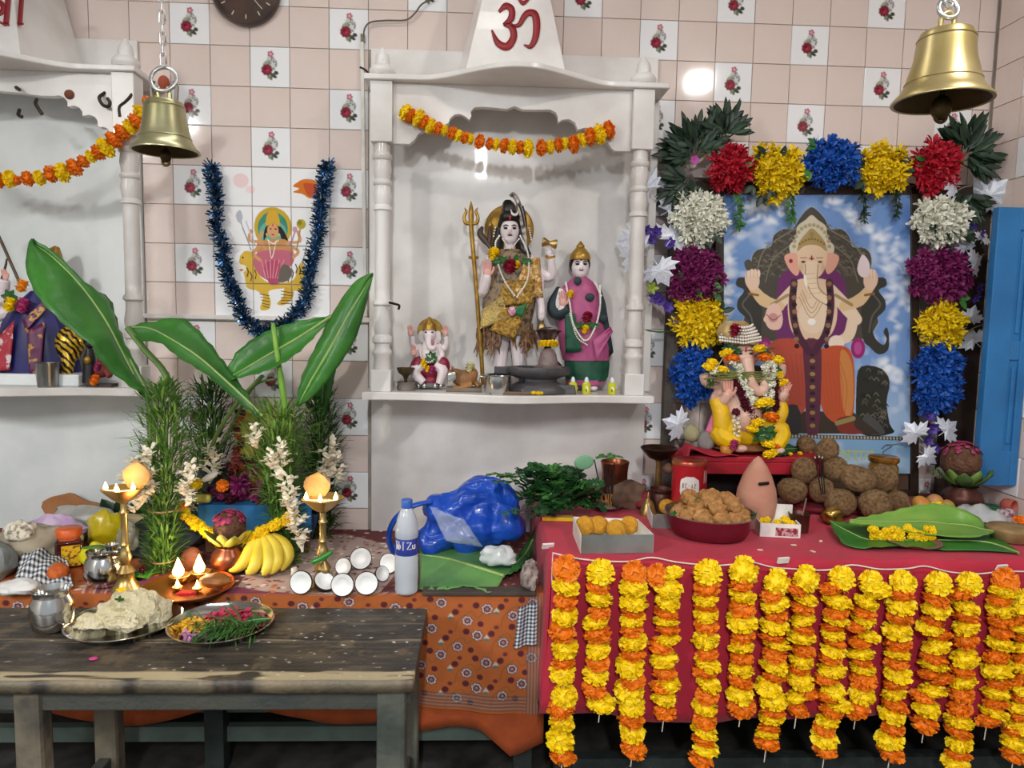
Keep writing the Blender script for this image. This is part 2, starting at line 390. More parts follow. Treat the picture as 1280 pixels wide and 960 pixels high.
for ri in range(-4, 14):
    z = ROW0 - ri*T
    for ci in range(-5, 22):
        x = COL0 + ci*T; a, b = x, x+T
        if z <= SHZ1+.01:
            if a >= SHX0-.02 and b <= SHX1+.02: continue
            if a < SHX0 < b: b = SHX0
            elif a < SHX1 < b: a = SHX1
        if ri >= 1:
            if b <= LX1+.02: continue
            if a < LX1 < b: a = LX1
        if b > XW: b = XW
        if b-a < .02 or z-T < ZP-.1: continue
        rose = ci % 2 == 0 and (ri - (ci//2)) % 2 == 0
        if 1 <= ci <= 3 and 4 <= ri <= 7: put_tile(mural_tile(ci, ri), x, z)
        elif rose and abs(b-a-T) < 1e-6: put_tile(ROSE, x, z)
        elif rose:                                # a rose tile trimmed where the wall ends
            Q = Paint(-.02, -.02, 1.02, 1.02, 50, 'F1F1F3'); rose_print(Q); lo, hi = (a-x)/T, (b-x)/T
            keep = (Q.X[0] >= lo-.03) & (Q.X[0] <= hi+.03); Q.X = np.clip(Q.X[:, keep], lo, hi) if lo > .01 or hi < .99 else Q.X
            Q.Y = Q.Y[:, keep]; Q.a = Q.a[:, keep]; Q.W = int(keep.sum()); put_tile(tile_mesh_print(Q), x, z)
        elif abs(b-a-T) < 1e-6: put_tile(PLAINME, x, z)
        else: put_tile(tile_mesh_plain(b-a, T), a, z)
for ri in range(-4, 14):                          # right wall
    z = ROW0 - ri*T
    for k in range(6):
        y0 = -.022 - k*T if k else 0
        w_ = .022 if k == 0 else T
        me = ROSE if (k % 2 == 0 and k and (ri + k//2) % 2 == 0) else (PLAINME if k else None)
        if me is None: continue
        y1 = -.022-(k-1)*T
        o = link('tile', me, wr, (XW-wr.location.x, y1-wr.location.y, z-wr.location.z), (0, 0, -PI/2))
# narrow ledge strip across the tiles, and the wall panel beneath the left shrine
zl = PY(300, 397, 0)[2]
tr = MB().box(((LX1+SHX0)/2, -.012, zl), (SHX0-LX1, .03, .018)).build('trim_1', MAR, bev=.003, smooth=False); tag(tr, kind='structure')

# ------------------------------------------------------------------ marble shrines
def zpx(x, y, Y): return PY(x, y, Y)[2]
YF = -.20                                         # plane of the shrine's pillars
SZ = 1.217                                        # top of its shelf
CZ = zpx(640, 104, -.25)                          # underside of its cornice
def z2(x, y): return PY(440+x/3.05, y/3.05, YF)[[0, 2]]      # helper: traced points on the pillar plane
def strip(mb, path, wd, fn, th=.003):
    p = np.array(path, float); n = len(p); wd = np.interp(np.linspace(0, 1, n), np.linspace(0, 1, len(wd)), wd); a = []; b = []
    for i in range(n):
        t = p[min(i+1, n-1)]-p[max(i-1, 0)]; t = t/np.linalg.norm(t); nn = np.array([-t[1], t[0]])
        a.append(fn(*(p[i]+nn*wd[i]/2))); b.append(fn(*(p[i]-nn*wd[i]/2)))
    P = np.array([a, b]); mb.grid(P)
RED = M('red_letter_paint', '8E1F26', rough=.45)
def pillar_prof():
    zb = .078; H = zpx(478, 180, YF)-SZ; r = .0335
    pr = [(.030, zb), (.033, zb+.012), (.030, zb+.05), (.0365, zb+.06), (.0365, zb+.072), (.029, zb+.08), (.029, zb+.098), (.0365, zb+.104), (.0365, zb+.122), (.028, zb+.132),
          (.034, zb+.165), (.028, zb+.205), (.027, zb+.235), (.0355, zb+.242), (.0355, zb+.255), (.028, zb+.262), (.0275, zb+.3), (.027, H-.26), (.0275, H-.24), (.034, H-.236), (.034, H-.224), (.028, H-.218),
          (.034, H-.18), (.029, H-.15), (.034, H-.145), (.034, H-.133), (.028, H-.127), (.034, H-.09), (.030, H-.06), (.036, H-.054), (.036, H-.04), (.029, H-.034), (.029, H)]
    return pr, H
def shrine(label, dx, scallop, letters, trim=0):
    s = thing('marble_shrine', label, 'shrine', (.1+dx, 0, ZP))
    X0, X1 = -.447+dx, .664+dx-trim
    b = lambda c, d, nm, mt=MAR, bv=.004: MB().box(c, d).build(nm, mt, s, smooth=False, bev=bv)
    b(((X0+X1)/2, -.006, (ZP+SZ-.03)/2), (X1-X0-.006, .02, SZ-.03-ZP), 'lower_panel', MAR2 if dx else MAR, .001)
    b(((X0+X1)/2, -.006, (SZ+CZ)/2), (X1-X0-.004, .02, CZ-SZ), 'back_panel', MAR2 if dx else MAR, .001)
    zu = ROW0-T if trim else SHZ1; b(((X0+X1)/2, -.006, (CZ+zu)/2+.012), (X1-X0, .02, zu-CZ-.02), 'upper_panel', MAR, .001)
    for sx, x in ((-1, X0+.02), (1, X1-.02))[:1 if trim else 2]: b((x+sx*-.002, -.05, (SZ+CZ)/2), (.03, .1, CZ-SZ), 'side_pilaster')
    # shelf and cornice share a plan that swells forward in the middle
    def plan(xa, xb, yf, bulge, n=40):
        pts = [(xa, 0.0), (xa, yf)]
        for i in range(n+1):
            t = i/n; x = xa+(xb-xa)*t; q = max(0, 1-abs((t-.5)/.31)); q = .5*(q*q*(3-2*q))+.5*math.sin(q*PI/2)**1.4; pts.append((x, yf-bulge*q))
        return pts + [(xb, 0.0)]
    MB().plan(plan(X0+.005, .642+dx-(.03 if trim else 0), YF-.05, .07), SZ-.03, SZ).build('shelf', MAR, s, bev=.004)
    MB().plan(plan(X0+.012, .656+dx-(.04 if trim else 0), YF-.05, .17), CZ, CZ+.02).build('cornice', MAR, s, bev=.004)
    pr, H = pillar_prof(); zc = SZ+H
    for x in (-.376+dx, .567+dx):
        p = MB().lathe(pr, (x, YF, SZ), 24).build('pillar', MAR, s)
        MB().box((x, YF, SZ+.04), (.074, .074, .08)).build('plinth', MAR, p, smooth=False, bev=.003)
        MB().box((x, YF, (zc+CZ)/2), (.078, .074, CZ-zc)).build('capital', MAR, p, smooth=False, bev=.003)
        MB().lathe([(.04, 0), (.047, .01), (.047, .02), (.038, .034), (.026, .04), (.027, .055), (.022, .075), (.012, .088), (.006, .098), (.002, .102)], (x, YF-.005, CZ+.022), 20).build('finial', MAR, s)
    xl, xr = -.337+dx, .528+dx
    MB().prism([(xl, CZ)] + [(xl+(x-0)*(xr-xl), CZ+z) for x, z in scallop] + [(xr, CZ)], .03, (0, YF-.015, 0)).build('arch_panel', MAR, s, smooth=False, bev=.002)
    # tower: half pyramid leaning back to the wall
    cx = PY(645, 90, -.33)[0]+dx; zb = CZ+.022; hw = .173; ht = .03; zt = 3.05; yb, yt = -.315, -.17
    q = [(cx-hw, yb, zb), (cx+hw, yb, zb), (cx+ht, yt, zt), (cx-ht, yt, zt), (cx-hw-.06, -.012, zb), (cx+hw+.06, -.012, zb), (cx+ht+.03, -.012, zt), (cx-ht-.03, -.012, zt)]
    tw = MB().add(q, [(0, 1, 2, 3), (1, 5, 6, 2), (4, 0, 3, 7), (3, 2, 6, 7), (5, 4, 7, 6), (1, 0, 4, 5)]).build('tower', MAR, s, smooth=False, bev=.003)
    def onface(x, y):            # pixel to the sloping front face
        d = ray(x, y); o = CAM; nrm = np.cross(np.array(q[1])-np.array(q[0]), np.array(q[3])-np.array(q[0])); nrm = nrm/np.linalg.norm(nrm)
        t = ((np.array(q[0])-o)@nrm)/(d@nrm); return o+d*t-nrm*0 + np.array([0, -.003, 0])
    lm = MB()
    for path, wd, sc_ in letters:
        strip(lm, cr(path, 8), wd, lambda x, y: onface(*sc_(x, y)))
    lm.build('painted_letter', RED, tw, solid=.002)
    return s
top = CZ
def scal(pts):                                     # traced pixels of the arch's lower edge -> fractions
    out = []
    P = [PY(440+x/3.05, y/3.05, YF-.015) for x, y in pts]
    for p in P: out.append(((p[0]+.337)/.865, p[2]-CZ))
    return out
A = [(160, 548), (218, 550), (240, 532), (256, 508), (280, 498), (310, 492), (340, 482), (368, 470), (374, 452), (390, 438), (412, 435), (434, 446), (446, 458), (455, 445), (453, 425), (468, 410), (500, 408),
     (540, 411), (590, 417), (620, 405), (650, 418), (700, 419), (755, 418), (778, 430), (785, 448), (786, 468), (802, 457), (828, 455), (850, 468), (860, 496), (885, 488), (915, 492), (945, 510), (968, 535), (988, 565), (1002, 576), (1065, 578)]
A = scal(A); A = [(max(0, min(1, x)), z) for x, z in A]; A[0] = (0, A[0][1]); A[-1] = (1, A[-1][1])
zz2 = lambda x, y: (440+x/3.05, y/3.05)
OM = [([(560, 46), (585, 24), (608, 36), (606, 72), (578, 96)], (10, 24, 24, 26, 12), zz2), ([(578, 94), (608, 104), (616, 142), (592, 178), (556, 164), (533, 116)], (10, 26, 26, 30, 24, 6), zz2),
      ([(606, 100), (636, 96), (655, 66), (672, 50), (696, 56), (704, 96), (698, 148), (680, 178), (655, 172)], (8, 16, 22, 24, 28, 28, 24, 18, 4), zz2),
      ([(630, -8), (652, 12), (680, -6)], (3, 18, 3), zz2), ([(652, -34), (654, -22)], (16, 16), zz2)]
s1 = shrine('white marble wall shrine with a red om on its tower', 0, A, OM)
SL = []                                            # the left shrine's arch has small even scallops
fr = [0.0, .06]
def left_scallop():
    pts = [(0, -.235), (.03, -.235)]
    half = [(.03, -.235)]
    arcs = [(.05, -.205, .022), (.105, -.172, .03), (.165, -.142, .03), (.225, -.11, .032)]
    side = []
    for i, (x, z, r) in enumerate(arcs):
        for k in range(5): a = PI+.3-(k/4)*PI*.75; side.append((x+r*math.cos(a)*1.15, z+r*.9*math.sin(a)))
    side += [(.29, -.085), (.40, -.075), (.47, -.072), (.5, -.052)]
    left = [(0, -.235)] + side; return left + [(1-x, z) for x, z in reversed(side[:-1])] + [(1, -.235)]
z7 = lambda x, y: (x/3.69, y/3.69)
SHRI = [([(46, -70), (40, 0), (30, 112)], (24, 24, 24), z7), ([(106, -70), (102, 0), (94, 112)], (22, 22, 22), z7), ([(-70, 20), (-30, 5), (5, 14), (18, 40), (0, 66), (-30, 62)], (8, 20, 22, 22, 18, 8), z7),
        ([(84, 118), (96, 112), (112, 112)], (6, 16, 5), z7), ([(20, 120), (30, 112), (44, 118)], (4, 18, 6), z7), ([(-110, -72), (110, -70)], (20, 20), z7), ([(-60, 70), (-30, 90), (20, 112)], (12, 12, 10), z7)]
DXL = PY(168, 400, YF)[0]-.567
s2 = shrine('bluish white marble shrine with hooks and a row of small scallops', DXL, left_scallop(), SHRI, .664+DXL-LX1)
# iron hooks of the left shrine, each screwed into the arch
HK = M('iron', '4A4038', rough=.5, metal=.8)
for pts in ([(468, 418), (458, 450), (474, 484), (500, 490), (506, 472), (494, 452)], [(604, 402), (606, 440), (580, 470), (552, 495), (554, 540)], [(150, 450), (165, 480), (195, 528)], [(70, 498), (85, 530), (104, 540)], [(60, 396), (75, 404), (92, 416)]):
    P = [PY(x/3.69, y/3.69, YF-.035) for x, y in pts]; P[0][1] = YF-.012
    MB().tube(cr(P, 5), .006, 7).build('hook', HK, s2)
MB().lathe([(.017, 0), (.015, .006), (.006, .01)], PY(320/3.69, 436/3.69, YF-.017), 14, rotm('X', PI/2)).build('wooden_peg', M('rust_brown', '7A4630', rough=.8), s2)
hk = MB(); hk.tube(cr([PY(490+dx, 380+dy, YF-.04) for dx, dy in ((-4, -2), (4, 0), (9, 2), (8, 7))], 5), .0045, 7)
hk.build('hook', M('black_iron', '24211F', rough=.5, metal=.6), s1)

# ------------------------------------------------------------------ low platform and its cloths
def flower(P, x, y, r, ph=0, dk='3B2440'):
    for R_, c in ((r, dk), (r*.84, 'E9D9D2'), (r*.64, dk), (r*.40, '7E4A66'), (r*.2, 'D8A06A')):
        n = 7; pts = [(x+R_*(1+.13*math.cos(n*a+ph))*math.cos(a), y+R_*(1+.13*math.cos(n*a+ph))*math.sin(a)) for a in np.linspace(0, 2*PI, 42, endpoint=False)]
        P.poly(pts, c)
plat = thing('low_platform', 'low dark wooden platform carrying the offerings, draped in printed cloth', 'platform', (-.85, -.33, 0))
MB().box((-.86, -.335, ZP-.02), (2.14, .655, .03)).build('platform_top', WOODD, plat, smooth=False)
for x in (-1.85, -.85, .15):
    for y in (-.62, -.06): MB().box((x, y, (ZP-.035)/2), (.06, .06, ZP-.035)).build('leg', WOODD, plat, smooth=False)
for z in (.12, .02+.2): MB().box((-.86, -.6, z), (2.1, .03, .05)).build('rail', M('grey_green_rail', '5D6A62', rough=.6), plat, smooth=False)
CL = MV('printed_cotton', rough=.9, bump=.15, bscale=300)
XC0, XC1 = -1.92, .205
# plain orange cloth hanging lowest
YC = -.669
def fall(x0, x1, ztop, zb, y, nx, nz, wav, amp, sag=None):
    P = []
    for i in range(nz):
        t = i/(nz-1); r = []
        for j in range(nx):
            x = x0+(x1-x0)*j/(nx-1); zbj = zb(x) if callable(zb) else zb
            r.append([x, y - t*.004 - amp*t*(math.sin(x*wav)+.5*math.sin(x*wav*2.3+1)), ztop+(zbj-ztop)*t])
        P.append(r)
    return np.array(P)
zb0 = lambda x: .145+.03*math.sin(x*9+2.2)-.07*max(0, 1-abs((x-.11)/.1))+(.07 if x < -.2 else 0)
o = MB().grid(fall(XC0, XC1+.01, ZP+.002, zb0, YC, 120, 14, 17, .004)).build('orange_underlay_cloth', M('orange_cotton', 'B9562A', rough=.9, bump=.1), sub=0, solid=.002)
tag(o, 'plain orange cloth hanging below the flowered cloth', 'cloth')
# flowered orange cloth over the front
FP = Paint(XC0, 0, XC1, .41, 360, 'B8642E')
rr = random.Random(5)
for i in range(13):
    for j in range(4):
        if (i+j) % 1 == 0:
            x = XC1-.035-i*.145-(j % 2)*.03; y = .03+j*.092+(.02 if i % 2 else 0); flower(FP, x, y, .0185, i)
            flower(FP, x-.062, y+.042, .0175, i+j); x2 = x-.03
            FP.line([(x, y), (x-.03, y+.03), (x-.05, y+.01), (x-.09, y+.04), (x-.1, y+.08)], .0035, '7A5A2C', .7, smooth=6)
            FP.ell(x-.035, y-.012, .011, .011, '5A1F2C'); FP.ell(x-.10, y+.012, .011, .011, '5A1F2C'); FP.ell(x-.02, y+.052, .010, .010, '5A1F2C')
            FP.ell(x-.085, y-.01, .008, .007, '6E2A30'); FP.poly([(x-.125, y+.03), (x-.115, y+.015), (x-.105, y+.03)], 'CFC9B8'); FP.ell(x-.115, y+.034, .009, .006, '6C7262')
for s_ in range(9):
    FP.line([(XC0, .352+s_*.006), (XC1-.052+.0*s_, .352+s_*.006)], .003, '8C8680' if s_ % 2 else '5B4F4E'); FP.line([(XC1-.048+s_*.005, 0), (XC1-.048+s_*.005, .41)], .0026, '8C8680' if s_ % 2 else '5B4F4E')
FP.mix((slice(None), slice(None)), (FP.noise(1, .03, 4)-.5)*.3, '7C3A1C')
def fpos(X, Y): 
    t = Y/.41; zbot = .235-.03*t*(X-XC0)/(XC1-XC0)*0
    zb = .245-.028*np.clip((X+.2)/.4, -1, 1)
    ed = np.exp(-((X-XC1)/.05)**2)*.0
    Z = ZP+.004+(zb-ZP)*t; Yw = -.684-.006*t*np.sin(X*16+1)-.004*t*np.sin(X*37)
    return X, Yw, Z
tag(link('flowered_cloth', FP.mesh('flowered_cloth', CL, fpos)), 'orange cloth with purple and white flowers and a grey striped border, over the platform', 'cloth')
# printed sheet lying on top
TP = Paint(XC0, -.685, XC1, .0, 330, '6A3434')
TPm = lambda px, py: tuple(PZ(px, py, ZP)[:2])
TP.poly([TPm(*q) for q in ((290, 745), (335, 680), (430, 668), (520, 690), (470, 748), (300, 760))], 'B9A096')
rr = random.Random(8)
for k in range(1500):
    x, y = rr.uniform(XC0, XC1), rr.uniform(-.68, 0); px_in = -.9 < x < -.25
    if px_in: TP.ell(x, y, rr.uniform(.004, .013), rr.uniform(.004, .008), rr.choice(['7C3238', '8F4B3A', 'EFE4DC', '5A2A30', 'A9663C']), rr.uniform(0, 3))
    else: TP.ell(x, y, rr.uniform(.003, .010), rr.uniform(.003, .007), rr.choice(['8C4A44', 'B9897A', '4A2024', '9A5A3C', '3B1A20']), rr.uniform(0, 3))
TP.poly([TPm(*q) for q in ((-60, 780), (-60, 700), (150, 690), (200, 720), (120, 780))], 'B8602E')
for k in range(40):
    p = TPm(rr.uniform(-40, 190), rr.uniform(700, 765)); TP.ell(p[0], p[1], .012, .01, rr.choice(['7E2C3C', '8A3A46', 'D9C8B8', 'C77A3A']))
mg = [TPm(*q) for q in ((108, 775), (120, 728), (200, 722), (330, 740), (460, 752), (470, 775))]
TP.poly(mg, '7A3350')
for k in range(60):
    p = TPm(rr.uniform(125, 460), rr.uniform(730, 770)); TP.ell(p[0], p[1], .012, .008, rr.choice(['B8642E', 'C9733A', 'D9C8C8', '8A3A56']), rr.uniform(0, 3))
    q = TPm(rr.uniform(125, 460), rr.uniform(730, 770)); TP.line([q, (q[0]+.02, q[1]+.016)], .0025, 'CDB6B8')
for k in range(7):
    a = TPm(92+k*4, 770); b = TPm(112+k*5, 722); TP.line([a, b], .006, ['C9A89A', '6C4A52', 'B57A5A'][k % 3])
    a = TPm(430+k*5, 752); b = TPm(470+k*5, 742); TP.line([a, b], .004, ['C9A89A', '8C5A52', 'B57A5A'][k % 3])
TP.poly([TPm(*q) for q in ((470, 770), (500, 742), (680, 735), (680, 770))], 'B8642E')
for k in range(26):
    p = TPm(rr.uniform(500, 665), rr.uniform(737, 760)); flower(TP, p[0], p[1], .012, k) if k % 3 == 0 else TP.ell(p[0], p[1], .008, .006, '5A1F2C')
def tpos(X, Y): return X, Y, ZP+.004+.0015*np.sin(X*40+Y*23)*np.sin(Y*31) - np.clip((-.675-Y)*.4, 0, 1)
tag(link('printed_sheet', TP.mesh('printed_sheet', CL, tpos)), 'maroon and cream printed sheet spread under the offerings', 'cloth')
# dark board edge showing at the front of the platform
tag(MB().box((.0, -.672, ZP+.010), (.36, .05, .012)).build('wood_board', M('weathered_board', '4A423C', rough=.8, bump=.3), smooth=False, bev=.002), 'thin dark weathered board under the banana leaf piece', 'board')

# ------------------------------------------------------------------ worn black bench
ZB = .612; BX0, BX1 = -1.75, -.158; BY0, BY1 = -1.20, -.765
bench = thing('wooden_bench', 'worn black wooden bench with chipped paint and white specks', 'bench', (-.95, -.98, 0))
BP = Paint(BX0, BY0, BX1, BY1, 420, '3B352F')
n1 = BP.noise(1, .012, 1)*.3+BP.noise(1, .05, 2)*.7
BPs = Paint(BX0, BY0, BX1, BY1, 420, '000000'); 
def streak(P, seed, cx, cy):
    P2 = P; r = np.random.default_rng(seed); h = int((P.y1-P.y0)/cy)+2; w_ = int((P.x1-P.x0)/cx)+2; g = r.random((h, w_))
    yi = (P.Y-P.y0)/cy; xi = (P.X-P.x0)/cx; i = yi.astype(int); j = xi.astype(int); fy = yi-i; fx = xi-j; fy = fy*fy*(3-2*fy); fx = fx*fx*(3-2*fx)
    return g[i, j]*(1-fy)*(1-fx)+g[i+1, j]*fy*(1-fx)+g[i, j+1]*(1-fy)*fx+g[i+1, j+1]*fy*fx
st = streak(BP, 11, .16, .008)*.5+streak(BP, 12, .05, .018)*.5
full = (slice(None), slice(None))
BP.mix(full, np.clip((st-.52)*3, 0, 1)*.55, '6B5D4A'); BP.mix(full, np.clip((n1-.6)*5, 0, 1)*.5, '77654E'); BP.mix(full, np.clip((.38-st)*5, 0, 1)*.7, '231F1C')
edge = np.clip((1-np.abs(BP.Y-(BY0+.024))/.026)*3, 0, 1)*np.clip((streak(BP, 21, .07, .012)-.22)*6, 0, 1); BP.mix(full, edge*.92, 'B4A482')
mid = np.clip(1-np.abs(BP.Y-(BY0+.22))/.012, 0, 1)*np.clip((streak(BP, 22, .12, .01)-.35)*4, 0, 1); BP.mix(full, mid*.8, '97856A')
rr = random.Random(31)
for k in range(150):
    x, y = rr.uniform(BX0, BX1), rr.uniform(BY0+.01, BY1)
    if rr.random() < .5: x = rr.uniform(-.75, BX1)
    BP.ell(x, y, rr.uniform(.0015, .006), rr.uniform(.001, .003), rr.choice(['C9C4B6', 'E4E0D6', 'A89C88', 'D6CFC0']), rr.uniform(-.5, .5))
BWD = MV('worn_black_paint', rough=.5, bump=.25, bscale=90)
yc = [BY0, BY0+.205, BY0+.325, BY1]
for k in range(3):
    ks = (BP.Y[:, 0] >= yc[k]-1e-6) & (BP.Y[:, 0] <= yc[k+1]+1e-6)
    Q = Paint(BX0, BY0, BX1, BY1, 4, '000000'); Q.X = BP.X[ks]; Q.Y = BP.Y[ks].copy(); Q.a = BP.a[ks]; Q.H = int(ks.sum()); Q.W = BP.W
    Q.Y[0] += .0012; Q.Y[-1] -= .0012
    o = link('plank', Q.mesh('plank', BWD, lambda X, Y: (X+bench.location.x*-1, Y-bench.location.y, ZB+.0008*np.sin(X*30+k)+0*X)), bench)
    m = o.modifiers.new('solid', 'SOLIDIFY'); m.thickness = .032; m.offset = 1
BW = M('worn_black_wood', '353B39', rough=.6, c2='4E4C44', scale=7, thr=(.2, .9), bump=.4)
LEGM = M('weathered_leg_wood', '8A7D68', rough=.75, c2='4A463E', scale=6, bump=.5, bscale=30)
MB().box((-.95, BY0+.04, ZB-.062), (1.5, .025, .058)).build('front_apron', BW, bench, smooth=False, bev=.004)
MB().box((-.95, BY1-.04, ZB-.062), (1.5, .025, .058)).build('rear_apron', BW, bench, smooth=False, bev=.004)
for x in (PY(42, 900, BY0+.045)[0], -.215):
    for y in (BY0+.045, BY1-.045):
        rot = 0
        MB().box((x, y, (ZB-.033)/2), (.075 if x > -.5 else .068, .06, ZB-.033), taper=.96).build('leg', LEGM if x < -.5 else M('painted_leg_wood', '6E6E62', rough=.7, c2='3E443F', scale=6, bump=.5, bscale=30), bench, smooth=False, bev=.012)
    MB().box((x+.035, (BY0+BY1)/2, ZB-.062), (.025, BY1-BY0-.1, .058)).build('side_apron', BW, bench, smooth=False, bev=.004)
    MB().box((x, (BY0+BY1)/2, .16), (.035, BY1-BY0-.1, .05)).build('stretcher', BW, bench, smooth=False, bev=.004)
MB().tube([(-1.05, -.95, .10), (-.25, -.95, .12)], .02, 8).build('long_stretcher', BW, bench)

# ------------------------------------------------------------------ red table
tb = thing('offering_table', 'dark wooden table under the red cloth', 'table', (1.1, -.38, 0))
MB().box(((XT0+XT1)/2, (YT-.03)/2, ZT-.02), (XT1-XT0-.02, .79, .03)).build('table_top', WOODD, tb, smooth=False)
for x in (XT0+.05, XT1-.05):
    for y in (YT+.05, -.07): MB().box((x, y, (ZT-.04)/2), (.05, .05, ZT-.04)).build('leg', WOODD, tb, smooth=False)
MB().box(((XT0+XT1)/2, YT+.05, .14), (XT1-XT0-.1, .04, .05)).build('front_rail', WOODD, tb, smooth=False)
MB().box(((XT0+XT1)/2, -.07, .3), (XT1-XT0-.1, .03, .3)).build('rear_board', WOODD, tb, smooth=False)
REDC = M('red_cotton', 'B8243E', rough=.75, var=.10, scale=5, bump=.06, bscale=220, sheen=.1)
zbot = PY(670, 902, YT-.02)[2]
mb = MB(); P = []
nx = 110
prof = [(-.03, ZT+.004), (-.25, ZT+.005), (-.5, ZT+.004), (-.7, ZT+.005), (YT+.02, ZT+.004), (YT-.001, ZT+.002), (YT-.008, ZT-.008), (YT-.010, ZT-.03)]
nz = 12
for k in range(1, nz+1): prof.append((YT-.012, ZT-.03+(zbot-ZT+.03)*k/nz))
for i, (y, z) in enumerate(prof):
    r = []; t = max(0, (ZT-z)/(ZT-zbot))
    for j in range(nx):
        x = XT0-.002+(XT1-XT0)*j/(nx-1)
        r.append([x - (.03*t*t if j == 0 else .02*t*t if j == 1 else 0), y-.010*t*(math.sin(x*13+.5)+.6*math.sin(x*29)), z+(.012*math.sin(x*7)*t-.01*t*(x-1))+(.0012*math.sin(x*40+y*30) if i < 5 else 0)])
    P.append(r)
mb.grid(P)
side = []                                         # left side fall
for k in range(9):
    t = k/8; side.append([[XT0-.002-.004*math.sin(t*3)-(.03*t*t if 0 else .028*t*t)*(1-q/9*.4)-.006*t*math.sin(q*1.7), -.03+(YT-.0-(-.03))*q/9-.012*t*(q == 9), ZT+.003+(zbot+.02-ZT)*t] for q in range(10)])
mb.grid(side)
tag(mb.build('red_tablecloth', REDC, solid=.0025), 'plain red cotton cloth covering the offering table and falling over its front', 'tablecloth')

# ================================================================== flowers and garlands
YEL = M('marigold_yellow', 'FBDC0C', rough=.6, c2='EDBE04', scale=60, thr=(.3, .55), sss=.05)
ORA = M('marigold_orange', 'F28A10', rough=.6, c2='DE6606', scale=60, thr=(.3, .6), sss=.05)
def fib(n):
    g = PI*(3-math.sqrt(5)); return [np.array([math.cos(g*i)*math.sqrt(1-z*z), math.sin(g*i)*math.sqrt(1-z*z), z]) for i in range(n) for z in [1-2*(i+.5)/n]]
def marigold(mat, seed, n=105, flat=.66):
    r = random.Random(seed); mb = MB(); mb.ell((0, 0, 0), (.72, .72, .72*flat), seg=10, rings=6)
    for d in fib(n):
        d = d + np.array([r.gauss(0, .09) for _ in range(3)]); d /= np.linalg.norm(d); up = np.array([0, 0, 1.0]); t = np.cross(up, d); t = t/(np.linalg.norm(t)+1e-9); u = np.cross(d, t)
        a = r.uniform(0, 2*PI); t, u = t*math.cos(a)+u*math.sin(a), u*math.cos(a)-t*math.sin(a)
        L = r.uniform(.88, 1.08); w_ = r.uniform(.15, .22); S = np.array([1, 1, flat])
        b0 = d*.55; m0 = d*.82*L+u*.05; e0 = d*L+u*r.uniform(.02, .16)
        P = [[b0-t*w_*.4, b0+t*w_*.4], [m0-t*w_, m0+t*w_], [e0-t*w_*.9-d*.05, e0+t*w_*.9-d*.03]]
        mb.grid(np.array(P)*S)
    return mb.mesh('marigold', mat)
MY = [marigold(YEL, k) for k in range(3)]; MO = [marigold(ORA, 10+k) for k in range(3)]
GR = random.Random(77)
def put_flower(parent, p, r, colr, axis=None, name='flower', fl=None):
    me = GR.choice(MY if colr == 'Y' else MO)
    rot = (GR.uniform(-.35, .35), GR.uniform(-.35, .35), GR.uniform(0, 6.3)) if axis is None else tuple(Vector(axis).to_track_quat('Z', 'Y').to_euler())
    o = link(name, me, parent, np.array(p)-worldloc(parent), rot, (r, r, r*(fl or GR.uniform(.85, 1.1)))); return o
THREAD = M('cotton_thread', 'E6D9CC', rough=.9)
